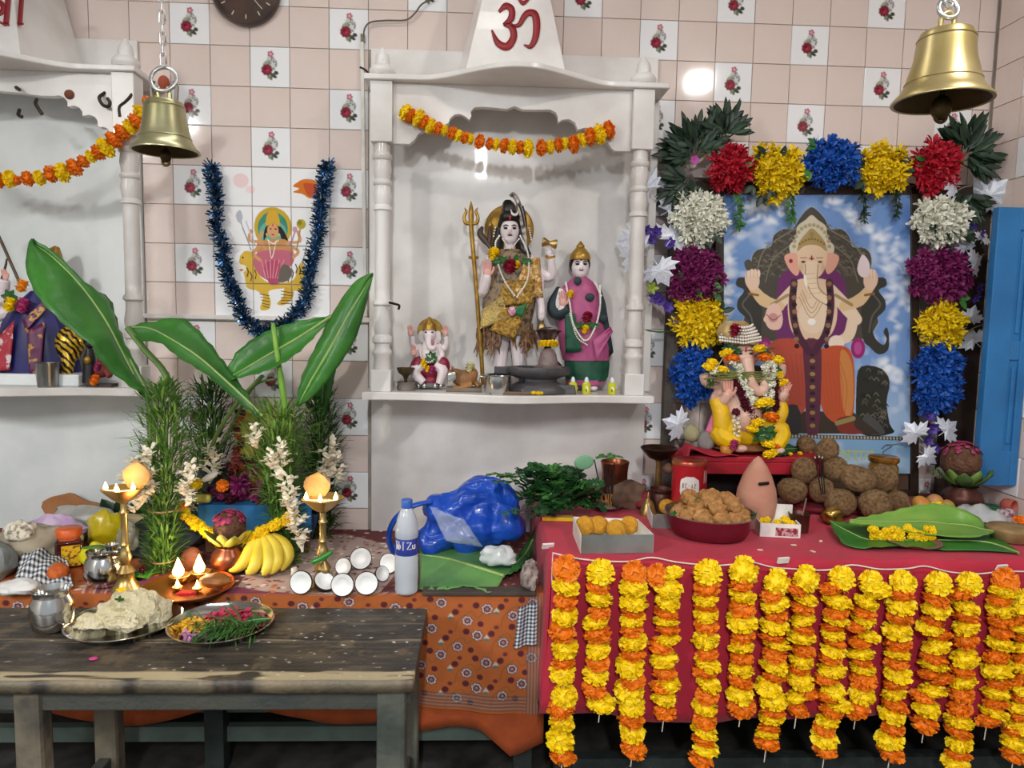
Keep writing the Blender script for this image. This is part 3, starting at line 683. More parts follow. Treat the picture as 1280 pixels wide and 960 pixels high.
# garlands hanging on the red table's front: (x, y, colour) in a 3.43x enlargement of two crops
def gz(txt): return [(float(a[:-1].split(',')[0]), float(a[:-1].split(',')[1]), a[-1]) for a in txt.split()]
GAR = [(660, '165,108O 165,183Y 160,245O 158,308Y 145,375O 158,448Y 152,508O 148,552Y 157,650Y 140,705O 145,765Y 138,838Y 150,905O'),
       (660, '310,125Y 300,180O 305,230Y 305,292O 290,332Y 300,388O 300,450Y 298,503O 290,562Y 282,622O 312,680Y'),
       (660, '458,125O 455,190Y 452,250Y 448,293O 448,322Y 445,362O 450,420Y 447,468O 437,520Y 450,582O 432,628Y 445,692Y 440,750O 448,805Y 450,872O'),
       (660, '555,135O 618,122Y 600,188Y 598,247Y 593,293O 590,328Y 598,365O 602,410Y 568,436O 583,492Y 583,548O 600,600Y 570,612O 585,660Y 585,720O'),
       (660, '770,125Y 765,190O 762,230Y 762,270O 762,300Y 765,347O 762,410Y 768,470O 770,512Y 755,547O 775,597Y 768,650O 757,697Y 757,752O 755,800Y 752,842O 762,877Y 742,922O'),
       (660, '925,118Y 915,172O 918,222Y 918,270O 918,332Y 922,395O 915,437Y 915,490O 913,535Y 910,585O 908,640Y 915,700O'),
       (960, '40,165Y 18,215O 30,252Y 32,302O 25,350Y 15,400O 38,427Y 30,470O 30,522Y 28,567O -2,612Y 25,672Y 20,720O 15,742Y 5,790O -4,812Y -5,852O'),
       (960, '165,150Y 115,192O 160,232Y 145,272O 150,320Y 150,362O 142,397Y 152,455O 142,497Y 130,537O 138,582Y 165,632O 120,652Y 125,707O'),
       (960, '315,150Y 262,192O 297,245Y 292,290O 290,322Y 278,357O 280,385Y 283,417O 280,452Y 270,482O 275,537Y 250,572O 280,627Y 250,650O 308,690Y 270,712O 255,757Y 240,790O 242,832Y 245,882O'),
       (960, '440,165Y 470,202Y 420,250Y 410,290O 412,322Y 380,350O 432,392Y 390,420O 395,467Y 400,500O 405,532Y 405,582O 402,645Y 380,710O'),
       (960, '582,165Y 570,215O 570,262Y 565,315O 555,372Y 558,430O 555,467Y 550,507O 555,555Y 545,602O 540,642Y 545,690O 530,732Y 535,790O 518,837Y 525,890O'),
       (960, '730,175Y 722,235O 722,277Y 705,330O 690,355Y 740,392O 720,437Y 712,490O 708,522Y 690,560O 745,578O 705,625Y 660,650O 680,702Y 672,770O'),
       (960, '862,175Y 825,215O 850,270Y 845,310O 847,357Y 845,412O 842,490Y 830,545O 835,587Y 828,640O 820,705O 815,757Y 815,800O 820,855Y 815,900O 805,942Y'),
       (960, '1020,155O 1010,205Y 990,238O 993,277Y 993,327O 1000,377O 990,427Y 977,482O 980,537Y 990,597O 975,637Y 975,682O 970,722Y 940,757O'),
       (960, '1092,255Y 1095,310O 1092,357Y 1095,402O 1088,440Y 1100,485O 1085,522Y 1090,572O 1085,612Y 1090,652O 1085,692Y 1080,732O 1078,772Y 1062,802O 1060,852Y 1055,902O')]
YG = YT-.05
GNOTE = ['long marigold garland with an orange top flower at the table corner by the checked cloth', 'short marigold garland ending in a yellow flower, under the sweet box edge',
         'long marigold garland with an orange top flower below the sweet box', 'short marigold garland topped by an orange and a yellow flower side by side',
         'very long marigold garland below the gap between sweet box and fritter bowl', 'short straight marigold garland below the middle of the fritter bowl',
         'wavy marigold garland with a stray thread end, below the white petal box', 'short marigold garland with a doubled yellow top, below the copper cup',
         'long bending marigold garland with a small yellow top flower, below the coconuts', 'short marigold garland with a large pair of yellow top flowers',
         'long even marigold garland below the plate of yellow flowers', 'marigold garland with a knotted white thread top and a long thread tail',
         'very long marigold garland whose top yellow flower hangs sideways, below the banana leaf', 'marigold garland with an orange top flower under the white scrap', 'marigold garland at the shutter end of the table, beyond the white scrap']
for gi, (ox, txt) in enumerate(GAR):
    fl_ = gz(txt); pts = [PY(ox+x/3.428, 680+y/3.428, YG) for x, y, c in fl_]
    g = thing('marigold_garland', GNOTE[gi], 'garland', pts[0], 'garlands hanging along the table front')
    pth = [pts[0]+np.array([0, .02, .03])] + pts + [pts[-1]-np.array([.005, 0, .06])]
    MB().tube(pth, .0016, 5).build('thread', THREAD, g)
    for k, (p, (x, y, c)) in enumerate(zip(pts, fl_)):
        nxt = fl_[k+1][1] if k+1 < len(fl_) else y+60; prv = fl_[k-1][1] if k else y-60
        gap = (nxt-prv)/2; r = (.043 if c == 'Y' else .039)*GR.uniform(.9, 1.08)*min(1.05, .82+gap/300)
        if k == 0: put_flower(g, p, r*1.02, c, (GR.uniform(-.2, .2), -1, .35), fl=.95)
        else: put_flower(g, p, r, c, fl=min(1.15, max(.62, gap/58)))
# the string they hang from, pinned along the table edge
SP = [(105, 38), (200, 60), (300, 72), (430, 75), (530, 58), (640, 78), (790, 92), (900, 85), (960, 78), (1040, 98)]
S1 = [PY(660+x/3.428, 680+y/3.428, YT-.022) for x, y in SP] + [PY(960+x/3.428, 680+y/3.428, YT-.022) for x, y in ((80, 105), (250, 112), (360, 90), (480, 108), (600, 105), (675, 95), (780, 120), (900, 128), (1000, 118), (1100, 118))]
tag(MB().tube(cr(S1, 5), .0022, 6).build('garland_string', THREAD), 'pale cotton string pinned along the front edge of the red cloth', 'string')
tag(MB().tube(cr([PY(660+x/3.428, 680+y/3.428, YT-.03) for x, y in ((106, 40), (104, 90), (102, 140), (104, 185))], 4), .002, 5).build('loose_thread', THREAD), 'loose end of pale thread dangling at the table corner', 'string')
PAP = M('white_paper', 'E8E6E0', rough=.7)
for (x, y, nm) in ((685, 684, 'folded white paper scrap at the left corner of the red cloth'), (979, 702, 'white price-tag scrap pinned near the bowl of fritters'), (1252, 711, 'white scrap pinned below the tip of the banana leaf')):
    p = PY(x, y, YT-.02) if y > 690 else PZ(x, y, ZT+.006)
    o = MB().box((0, 0, 0), (.036, .006, .018), euler(x*.7 % .5, .3*(x % 3-1), .2)).build('paper_scrap', PAP, smooth=False, W=False); o.location = p + np.array([0, 0, .004]); tag(o, nm, 'paper')
# garlands of the two shrines
def swag(label, pts, sc_, ox, oy, Y, group=None):
    P = [PY(ox+x/sc_, oy+y/sc_, Y) for x, y, c, r in pts]
    g = thing('marigold_garland', label, 'garland', P[0]); MB().tube(P, .0015, 5).build('thread', THREAD, g)
    for i, (p, q) in enumerate(zip(P, pts)):
        d = P[min(i+1, len(P)-1)]-P[max(i-1, 0)]; R = q[3]/sc_*mpp(Y); put_flower(g, p, R*1.12, q[2], d, fl=1.0)
    return g
C0 = '205,428,Y,30 222,440,O,26 255,450,Y,32 275,465,O,26 300,480,Y,28 328,490,O,24 352,497,Y,20 382,507,O,24 405,517,Y,22 430,525,O,22 452,530,Y,20 487,540,O,27 525,548,O,22 550,550,Y,22 580,555,O,26 612,560,Y,28 640,562,O,24 672,565,Y,32 722,563,O,30 755,560,Y,26 787,553,O,26 812,547,Y,22 845,550,O,32 877,533,Y,26 908,522,O,32 943,512,Y,36 980,495,O,32'
swag('short marigold swag across the arch of the om shrine', [(float(a), float(b), c, float(d)) for a, b, c, d in [t.split(',') for t in C0.split()]], 3.05, 440, 0, YF-.04)
C1 = '-330,690,O,34 -290,715,Y,34 -250,740,O,34 -210,765,Y,32 -165,785,O,34 -120,800,Y,34 -80,815,O,32 -45,825,Y,32 -8,830,O,34 45,825,Y,36 80,832,O,20 128,825,O,32 182,820,Y,32 235,803,O,36 290,795,Y,42 345,773,O,38 385,745,O,28 418,722,Y,28 455,703,O,34 488,680,Y,44 527,645,O,38 565,610,O,36 598,585,Y,34 635,562,O,40 655,520,Y,38 690,480,O,34 725,465,Y,22'
swag('marigold swag hung from the hooked shrine to behind the small brass bell', [(float(a), float(b), c, float(d)) for a, b, c, d in [t.split(',') for t in C1.split()]], 3.69, 0, 0, YF-.07)

# blue tinsel garland around the mural
tp = cr([PY(220+x/3.84, 180+y/3.84, -.03) for x, y in ((170, 105), (182, 180), (192, 260), (192, 380), (222, 480), (238, 600), (272, 700), (322, 810), (385, 890), (470, 885), (530, 855), (590, 800), (632, 720), (642, 600), (665, 500), (690, 380), (695, 280), (715, 180), (728, 92))], 12)
tg = thing('tinsel_garland', 'blue metallic tinsel garland looped around the goddess mural', 'tinsel', tp.mean(0))
MB().tube(tp, .004, 6).build('core_wire', M('tinsel_core', '2A3A55', rough=.5), tg)
TIN = M('blue_tinsel', '3F6C9E', rough=.22, metal=.9, var=.5, scale=50); TIS = M('silver_tinsel', 'D5DCE4', rough=.2, metal=.9)
rr = random.Random(4); mA, mB_ = MB(), MB()
for k in range(3600):
    t = rr.random()*(len(tp)-1.01); i = int(t); p = tp[i]*(1-t+i)+tp[i+1]*(t-i); d = np.array([rr.gauss(0, 1) for _ in range(3)]); d /= np.linalg.norm(d)
    d[1] = d[1]*.6-.12; L = rr.uniform(.018, .042); e = p+d*L; e[1] = min(e[1], -.004); sd = np.cross(d, [0, 1, .3]); sd = sd/(np.linalg.norm(sd)+1e-9)*.0022; m_ = (p+e)/2+np.array([0, 0, -.003])
    (mB_ if rr.random() < .10 else mA).grid([[p-sd*.6, p+sd*.6], [m_-sd, m_+sd], [e-sd, e+sd]])
tag(mA.build('blue_strands', TIN, tg), kind='stuff'); tag(mB_.build('silver_strands', TIS, tg), kind='stuff')

# ------------------------------------------------------------------ framed poster
YPO = -.085
PS = Paint(902, 240, 1141, 592, 1.75, '6E93C9')
def poster(P):
    full = (slice(None), slice(None)); n = P.noise(1, 26, 3)*.6+P.noise(1, 9, 4)*.4
    P.mix(full, np.clip((P.Y-430)/160, 0, 1)*.75, 'C6DDEB'); P.mix(full, np.clip((n-.55)*3, 0, 1)*.55*np.clip(np.abs(P.X-1015)/90, .2, 1), 'F2F6FA')
    P.mix(full, np.clip((.42-n)*3, 0, 1)*.6*np.clip((420-P.Y)/160, 0, 1), '3E66B0')
    for pts, wd in (([(908, 360), (912, 310), (935, 278), (968, 270), (975, 250)], (10, 16, 14, 8)), ([(1030, 250), (1058, 262), (1080, 285), (1105, 292)], (6, 14, 10, 6)), ([(912, 300), (906, 400)], (12, 8)), ([(1105, 290), (1112, 340), (1118, 420)], (10, 18, 12)),
                    ([(930, 262), (960, 252), (985, 256)], (4, 8, 4)), ([(1100, 450), (1125, 470)], (14, 18)), ([(1120, 300), (1132, 380)], (6, 8))):
        q_ = random.Random(int(pts[0][0]))
        for (x, y) in resamp(cr(np.array(pts, float), 6), 26): P.ell(x+q_.uniform(-7, 7), y+q_.uniform(-6, 6), q_.uniform(5, 13), q_.uniform(3, 8), 'F4F8FB', q_.uniform(-.6, .6), q_.uniform(.25, .6), soft=.9)
    ch = '47433C'
    # carved throne back
    TH = [(940, 350), (938, 322), (945, 310), (962, 306), (966, 292), (978, 284), (990, 284), (998, 272), (1006, 262), (1014, 257), (1022, 262), (1031, 272), (1038, 284), (1052, 284), (1062, 294), (1066, 306), (1082, 308), (1090, 320), (1088, 350), (1088, 420), (938, 420)]
    P.poly(TH, 'A8B0B4', smooth=3, op=.6); P.poly([(1014+(x-1014)*.985, 345+(y-345)*.985) for x, y in TH], ch, smooth=3)
    rr = random.Random(2)
    for k in range(420):
        a = rr.uniform(.2, PI-.2); R_ = rr.uniform(28, 78); x = 1014+R_*math.cos(a); y = 352-R_*.95*math.sin(a)
        P.line([(x-2, y), (x, y-1.6), (x+2, y+.6)], .9, rr.choice(['6E675A', '857C68', '2B2924', '5D574B']), .8, smooth=3)
    for s_ in (-1, 1):
        P.line([(1014+s_*70, 345), (1014+s_*60, 312), (1014+s_*34, 292), (1014, 275)], 1.6, '7E7662', .9, smooth=6); P.line([(1014+s_*58, 350), (1014+s_*48, 322), (1014+s_*26, 304)], 1.2, '7E7662', .9, smooth=6)
    # throne arms
    for s_ in (-1, 1):
        X = lambda x: 1014+s_*x
        P.poly([(X(68), 350), (X(90), 344), (X(94), 354), (X(84), 360), (X(92), 372), (X(92), 384), (X(82), 394), (X(76), 405), (X(80), 420), (X(90), 428), (X(94), 420), (X(90), 412), (X(94), 406), (X(97), 416), (X(96), 434), (X(84), 440), (X(72), 430), (X(64), 420), (X(62), 380)], '33332F', smooth=3)
        P.line([(X(78), 366), (X(86), 378), (X(76), 392), (X(72), 412)], 2, '5E5A50', smooth=5)
        P.poly([(X(62), 455), (X(88), 458), (X(98), 475), (X(94), 500), (X(98), 528), (X(102), 540), (X(60), 540), (X(56), 480)], '262924', smooth=3)
        for k in range(46): x, y = X(rr.uniform(62, 94)), rr.uniform(460, 535); P.line([(x-3, y), (x, y-3), (x+3, y+1)], 1.1, rr.choice(['5B5A4C', '6F6B58', '141614']), smooth=3)
    P.poly([(1082, 516), (1096, 524), (1106, 540), (1086, 541), (1076, 530)], '4A4A4C', smooth=4)
    P.poly([(930, 540), (965, 512), (1065, 512), (1100, 541)], '3A302A', smooth=0)
    for s_ in (-1, 1): P.ell(1014+s_*58, 432, 9, 13, '93246B'); P.ell(1014+s_*58, 432, 5, 8, 'B24B8C')
    # cushion / shawl
    P.poly([(972, 350), (986, 334), (1014, 330), (1042, 334), (1056, 352), (1058, 400), (1050, 424), (978, 424), (970, 400)], '6A2A63', smooth=4)
    # halo & crown
    P.poly([(990, 320), (986, 306), (994, 296), (996, 282), (1006, 274), (1014, 268), (1022, 274), (1032, 282), (1034, 296), (1042, 306), (1040, 318), (1032, 330), (996, 330)], 'CFC6B0', smooth=4)
    for k in range(14): a = PI*k/13; P.ell(1014+22*math.cos(a), 306-26*math.sin(a), 2.4, 2.4, 'A79A78')
    skin = 'DDBFA3'; sk2 = 'C59F7E'
    P.poly([(980, 318), (994, 314), (1000, 326), (996, 342), (986, 334)], 'DDA38E', smooth=4); P.poly([(1048, 318), (1034, 314), (1030, 326), (1034, 340), (1044, 332)], 'DDA38E', smooth=4)
    P.ell(988, 324, 2.4, 2.6, '8C1F34')
    # torso
    P.poly([(988, 356), (1000, 346), (1028, 346), (1042, 356), (1046, 390), (1040, 412), (1028, 420), (1000, 420), (988, 408), (984, 380)], skin, smooth=4)
    P.ell(1016, 392, 18, 22, 'E3CBB2', op=.7); P.ell(1014, 399, 5, 4, 'F2EEE6')
    for k in range(3): P.line([(1002-k*2, 360+k*4), (1014, 382+k*6), (1026+k*3, 360+k*4)], .9, 'A88A4E', smooth=6)
    # upper arms to raised hands
    for s_ in (-1, 1):
        X = lambda x: 1014+s_*x
        P.line([(X(24), 360), (X(46), 384), (X(56), 396)], (15, 17, 14) if s_ > 0 else (13, 14, 8), 'E3CBB0', smooth=6)
        P.line([(X(40), 380), (X(60), 372), (X(74), 356)], (12, 15, 10), 'D9B98E', smooth=6)
        P.line([(X(67), 366), (X(78), 364)], 3, '8A5B34'); P.ell(X(74), 347, 9, 13, 'E2C2AA', s_*.15)
        for k in range(4): P.ell(X(66+k*4.2), 338+abs(k-1.5), 2, 5, 'E8CDB8', 0); P.line([(X(68+k*4.2), 336), (X(68+k*4.2), 344)], .6, 'B78F74')
        P.line([(X(30), 366), (X(50), 378)], 4, '8C7240', .8)
    P.poly([(1078, 316), (1086, 326), (1086, 340), (1078, 344), (1072, 338), (1072, 328)], 'E6D6DA', smooth=4); P.poly([(934, 336), (930, 326), (936, 322), (942, 330)], '4C463E', smooth=3)
    P.line([(1066, 396), (1060, 416), (1046, 424)], (14, 14, 11), 'E3CBB0', smooth=6); P.ell(1045, 425, 10, 9, 'EBD6C4')
    for k in range(4): P.line([(1038+k*4, 428), (1037+k*4, 434)], 2.6, 'F0DDCC')
    P.poly([(958, 384), (966, 376), (974, 380), (978, 396), (974, 408), (962, 408), (956, 398)], 'E4BCAE', smooth=4)
    P.ell(966, 394, 6, 6, 'C98C84', op=.7); P.line([(958, 390), (966, 397), (975, 391)], 1, '6A3A34', smooth=4)
    # head, trunk
    P.poly([(996, 318), (998, 304), (1006, 292), (1014, 286), (1024, 292), (1032, 304), (1033, 320), (1030, 334), (1022, 344), (1008, 344), (999, 334)], 'DFC2A2', smooth=4)
    P.poly([(996, 312), (999, 300), (1007, 290), (1014, 284), (1022, 290), (1030, 300), (1033, 312), (1024, 306), (1014, 304), (1004, 306)], 'A78D5A', smooth=4)
    for k in range(9): P.ell(999+k*3.8, 303-6*math.sin(PI*k/8), 1.5, 1.5, '7E6638')
    P.ell(1014, 292, 3, 4, '93804E'); P.line([(1014, 318), (1014, 325)], 1.8, '8C2433'); P.ell(1014, 321, 3.5, 1, '8C2433')
    for s_ in (-1, 1): P.ell(1014+s_*10.5, 325, 2.8, 1.5, '5A3A2E'); P.line([(1014+s_*6, 320), (1014+s_*14, 320)], .9, '7A5238')
    P.poly([(1006, 326), (1022, 326), (1021, 345), (1022, 358), (1030, 366), (1040, 370), (1042, 378), (1038, 380), (1026, 376), (1014, 368), (1006, 352)], 'E6CEB2', smooth=4)
    P.line([(1006, 328), (1007, 348), (1015, 366), (1028, 376), (1038, 379)], 1.1, '8E6C50', smooth=6); P.line([(1022, 328), (1021, 346), (1024, 358), (1034, 367), (1042, 372)], 1.1, '8E6C50', smooth=6); P.ell(1001, 332, 4, 8, 'B58E70', 0, .5, soft=.9); P.ell(1028, 332, 4, 8, 'B58E70', 0, .5, soft=.9)
    for k in range(5): P.line([(1007+k, 340+k*6), (1018+k*2, 339+k*6)], .6, 'B9987A')
    P.poly([(1004, 342), (1007, 342), (1009, 356), (1005, 352)], 'EFE6D4', smooth=3)
    # legs in red dhoti
    red = 'B04A38'
    P.poly([(958, 436), (968, 422), (990, 420), (1004, 428), (1010, 460), (1008, 500), (1000, 515), (984, 505), (970, 480), (960, 460)], red, smooth=4)
    P.poly([(1022, 440), (1034, 430), (1056, 430), (1066, 446), (1068, 490), (1064, 520), (1048, 528), (1030, 515), (1022, 485)], 'B9502F', smooth=4)
    P.poly([(1050, 436), (1064, 450), (1066, 500), (1060, 520), (1052, 500)], 'C98A48', smooth=4, op=.75); P.poly([(960, 440), (968, 470), (985, 500), (978, 470), (968, 440)], 'C9A068', smooth=4, op=.7)
    for k in range(7): P.line([(1026+k*4, 450), (1028+k*5, 480), (1034+k*3.5, 515)], 1.6, '97402C', .35, smooth=5); P.line([(964+k*6, 440), (972+k*5, 470), (988+k*2.4, 505)], 1.6, '8C3526', .35, smooth=5)
    P.poly([(1004, 425), (1024, 425), (1026, 470), (1022, 540), (1008, 540), (1006, 480)], '5A2A3E', smooth=3)
    for k in range(12): P.ell(1015, 440+k*8.2, 3.4, 2.6, '9A8048' if k % 2 else '2A1C20')
    # garlands
    for s_ in (-1, 1):
        X = lambda x: 1014+s_*x
        P.line([(X(22), 350), (X(24), 380), (X(18), 412), (X(4), 436)], 9, '4A2238', smooth=8)
        for k in range(10): P.ell(X(22-.2*k*k*.22), 352+k*8.6, 3.2, 3, '1E1818' if k % 2 else '8A6A48')
    # foot, stool, base line, letters
    P.poly([(1046, 522), (1064, 518), (1068, 532), (1078, 540), (1056, 541), (1046, 534)], '7C3026', smooth=4); P.line([(1046, 527), (1066, 521)], 6, '8C8450'); 
    P.poly([(972, 512), (996, 504), (1000, 540), (970, 540)], '2E2A2E', smooth=3)
    P.poly([(902, 541), (1141, 546), (1141, 592), (902, 592)], '7FA8CE'); P.mix(full, np.clip((P.Y-548)/5, 0, 1)*np.clip((P.noise(1, 20, 9)-.4)*3, 0, 1)*.7, 'C5DAE8')
    P.line([(902, 542), (1141, 547)], 5, '4A4842')
    for k in range(58): P.ell(904+k*4.1, 542+k*.088, 1.1, 1.9, 'B5AFA0')
    y = 'B9C24A'
    P.line([(1042, 562), (1092, 564)], 1.4, y)                      # part of a line of yellow lettering, as far as it shows
    for x in (1046, 1060, 1076, 1090): P.line([(x, 562), (x, 574)], 1.6, y)
    P.line([(1050, 568), (1054, 565), (1058, 569), (1054, 574)], 1.5, y, smooth=5); P.line([(1064, 566), (1070, 566), (1068, 572), (1072, 575)], 1.5, y, smooth=5); P.line([(1080, 574), (1083, 567), (1088, 570)], 1.5, y, smooth=5)
    P.line([(1102, 560), (1108, 555), (1114, 557), (1104, 564), (1106, 572), (1114, 572)], 1.8, '5E6468', smooth=6); P.line([(1108, 556), (1122, 554)], 1.6, '5E6468')
poster(PS)
c00, c10, c01, c11 = PY(904, 243, YPO), PY(1138, 243, YPO), PY(904, 590, YPO), PY(1138, 590, YPO)
def ppos(X, Y):
    u = (X-904)/234; v = (Y-243)/347; Q = [(c00[k]*(1-u)+c10[k]*u)*(1-v)+(c01[k]*(1-u)+c11[k]*u)*v for k in range(3)]; return Q[0], Q[1]-0*X, Q[2]
x0p, x1p, z0p, z1p = c00[0], c10[0]+.02, ZT+.006, c00[2]
def ppos2(X, Y): u = (X-902)/239; v = (Y-240)/352; return x0p-.01+(x1p+.03-x0p)*u+.0*v, YPO+0*u, z1p+.01+(c01[2]-z1p-.01)*v
pf = thing('framed_poster', 'large framed poster of an enthroned elephant-headed deity under a blue sky', 'poster', ((x0p+x1p)/2, YPO+.03, ZT+.005))
me = PS.mesh('print', MV('poster_print', rough=.22, coat=.25), ppos)
me.transform(Matrix.Translation(-Vector(pf.location))); link('print', me, pf)
FRM = M('dark_brown_frame', '3B2A20', rough=.5, c2='20160F')
cn = [c01, c11, c10, c00]; bk = MB()
def bar(a, b, w_, nm, d=.035):
    a = np.array(a); b = np.array(b); t = b-a; L = np.linalg.norm(t); MB().box((a+b)/2+np.array([0, .010, 0]), (w_, d, L+w_), frame_to(t)).build(nm, FRM, pf, smooth=False, bev=.003)
off = np.array([.016, 0, 0]); dz = np.array([0, 0, .016])
zb_ = ZT+.012
def ext(p, q): t = (zb_-p[2])/(q[2]-p[2]); return p+(q-p)*t
bl, br = ext(c00, c01), ext(c10, c11)
bar(bl-off, c00-off+dz, .03, 'frame_stile'); bar(br+off, c10+off+dz, .03, 'frame_stile'); bar(c00-off+dz, c10+off+dz, .03, 'frame_rail'); bar(bl-off, br+off, .03, 'frame_rail')
MB().add([bl+[0, .012, 0], br+[0, .012, 0], c10+[0, .012, 0], c00+[0, .012, 0]], [(0, 1, 2, 3)]).build('backing_board', M('hardboard', '5A4636', rough=.9), pf, solid=-.006, smooth=False)

# ------------------------------------------------------------------ wooden mandap posts behind the flowers
PW = M('grey_weathered_post', '6E665E', rough=.8, c2='3E3833', scale=6, bump=.3)
md = thing('flower_arch_frame', 'wooden arch frame behind the artificial flowers', 'frame', (1.3, -.04, ZT+.005))
xl_ = PY(834, 560, -.045)[0]; xr_ = PY(1200, 400, -.045)[0]; zt_ = PY(1000, 228, -.045)[2]
MB().box((xl_, -.045, (ZT+.005+zt_)/2), (.05, .04, zt_-ZT-.005)).build('post', PW, md, smooth=False, bev=.003)
MB().box((xr_+.03, -.045, (ZT+.005+zt_)/2), (.16, .03, zt_-ZT-.005)).build('post', M('dark_board', '3A2C24', rough=.7, c2='251C17', scale=5), md, smooth=False, bev=.003)
MB().box(((xl_+xr_)/2, -.045, zt_-.02), (xr_-xl_, .04, .05)).build('beam', FRM, md, smooth=False, bev=.003)

# ------------------------------------------------------------------ artificial flower clusters
def mum(mat, seed, n=46):
    r = random.Random(seed); mb = MB(); mb.ell((0, 0, 0), (.3, .3, .3), seg=8, rings=5)
    for d in fib(n):
        if d[1] > .55: continue
        d = d+np.array([r.gauss(0, .12) for _ in range(3)]); d /= np.linalg.norm(d); t = np.cross(d, [r.gauss(0, 1) for _ in range(3)]); t /= np.linalg.norm(t); u = np.cross(t, d)
        L = r.uniform(.8, 1.1); w_ = r.uniform(.11, .19); m0 = d*.6*L+u*.10; e0 = d*L+u*r.uniform(-.2, .12)
        mb.grid([[d*.2-t*w_*.4, d*.2+t*w_*.4], [m0-t*w_, m0+t*w_], [d*.86*L+u*.05-t*w_*.8, d*.86*L+u*.05+t*w_*.8], [e0-t*.02, e0+t*.02]])
    return mb.mesh('flower_head', mat)
FC = {'red': M('silk_red', 'C4142E', rough=.55, c2='9A0D22', scale=40), 'yellow': M('silk_yellow', 'F0D60E', rough=.55, c2='DDB40A', scale=40), 'blue': M('silk_blue', '1F63C4', rough=.5, c2='123F92', scale=40),
      'white': M('silk_white', 'EFEEE2', rough=.55, c2='D6D6C2', scale=40), 'magenta': M('silk_magenta', '8C1F66', rough=.55, c2='5E1244', scale=40)}
HEADS = {k: [mum(m, 50+i) for i in range(3)] for k, m in FC.items()}
LEAFD = M('silk_leaf_dark', '1E3A22', rough=.45, c2='12261A', scale=20); LEAFM = M('silk_leaf_green', '3E7A2E', rough=.5, c2='2A5A22', scale=20)
def blade(mb, p, d, L, w_, bend=.2, up=(0, 0, 1)):
    d = np.array(d, float); d /= np.linalg.norm(d); t = np.cross(d, up); t /= (np.linalg.norm(t)+1e-9); u = np.cross(t, d); R = []
    for s_, q in ((0, .15), (.3, .9), (.6, 1), (.85, .55), (1, .03)):
        c = np.array(p)+d*L*s_-u*bend*L*s_*s_; R.append([c-t*w_*q/2-u*0, c-u*w_*.12, c+t*w_*q/2])
    mb.grid(R)
def cluster(cx, cy, rx, ry, colr, label, n=None, Y=-.12, leaves=3, grp=None):
    c = PY(cx, cy, Y); m = mpp(Y); rx *= 1.18; ry *= 1.18; t = thing('flower_cluster', label, 'artificial flowers', c); n = n or int(rx*ry/72)
    r = random.Random(int(cx*7+cy))
    pts = []
    for i in range(n):
        a = i*2.39996; q = math.sqrt((i+.5)/n); x, z = q*math.cos(a)*(rx-9), q*math.sin(a)*(ry-9); bul = (1-q*q)
        o = link('flower_head', r.choice(HEADS[colr]), t, (x*m, -.035*bul-.005, -z*m), (r.uniform(-.4, .4), r.uniform(-3, 3), r.uniform(-.4, .4)), r.uniform(.036, .046))
    lm = MB()
    for i in range(leaves):
        a = r.uniform(0, 6.3); q = r.uniform(.2, .95); blade(lm, c+np.array([rx*q*math.cos(a)*m, -.045+.02*q, ry*q*math.sin(a)*m]), (math.cos(a), -.4, math.sin(a)-.2), .05, .024, .2, (0, -1, .2))
        blade(lm, c+np.array([rx*q*math.cos(a)*m, -.04+.02*q, ry*q*math.sin(a)*m]), (math.cos(a+1), -.4, math.sin(a+1)), .045, .022, .2, (0, -1, .2))
    if leaves: lm.build('leaves', LEAFD if colr in ('white', 'yellow') else LEAFM, t)
    MB().tube([c+np.array([0, 0, 0]), c+np.array([0, .04, 0])], .006, 6).build('wire_stem', M('green_wire', '2C4A26', rough=.6), t)
cluster(912, 212, 30, 28, 'red', 'red silk flower cluster near the om shrine end of the arch top', leaves=1)
cluster(968, 216, 34, 34, 'yellow', 'yellow silk flower cluster between the red one and the blue one atop the poster', leaves=5)
cluster(1040, 205, 37, 30, 'blue', 'bright blue silk flower cluster centred above the poster', leaves=2)
cluster(1100, 212, 36, 30, 'yellow', 'yellow silk flower cluster above the poster, under the large brass bell', leaves=4)
cluster(1165, 208, 33, 32, 'red', 'red silk flower cluster at the blue-shutter end of the arch top', leaves=1)
cluster(872, 274, 34, 34, 'white', 'white silk flower cluster on the post nearer the om shrine', leaves=3)
cluster(868, 344, 34, 36, 'magenta', 'magenta silk flower cluster beside silver leaves near the marble pillar', leaves=4)
cluster(872, 404, 34, 33, 'yellow', 'yellow silk flower cluster just above and behind the garlanded idol', leaves=1)
cluster(864, 465, 27, 40, 'blue', 'blue silk flower cluster right behind the garlanded idol', leaves=0)
cluster(1173, 278, 37, 30, 'white', 'white silk flower cluster with dark leaves near the blue shutter', leaves=6)
cluster(1172, 344, 38, 36, 'magenta', 'magenta silk flower cluster near the blue shutter', leaves=1)
cluster(1174, 406, 30, 32, 'yellow', 'yellow silk flower cluster near the blue shutter', leaves=0)
cluster(1168, 470, 33, 48, 'blue', 'long blue silk flower cluster near the blue shutter', leaves=0)
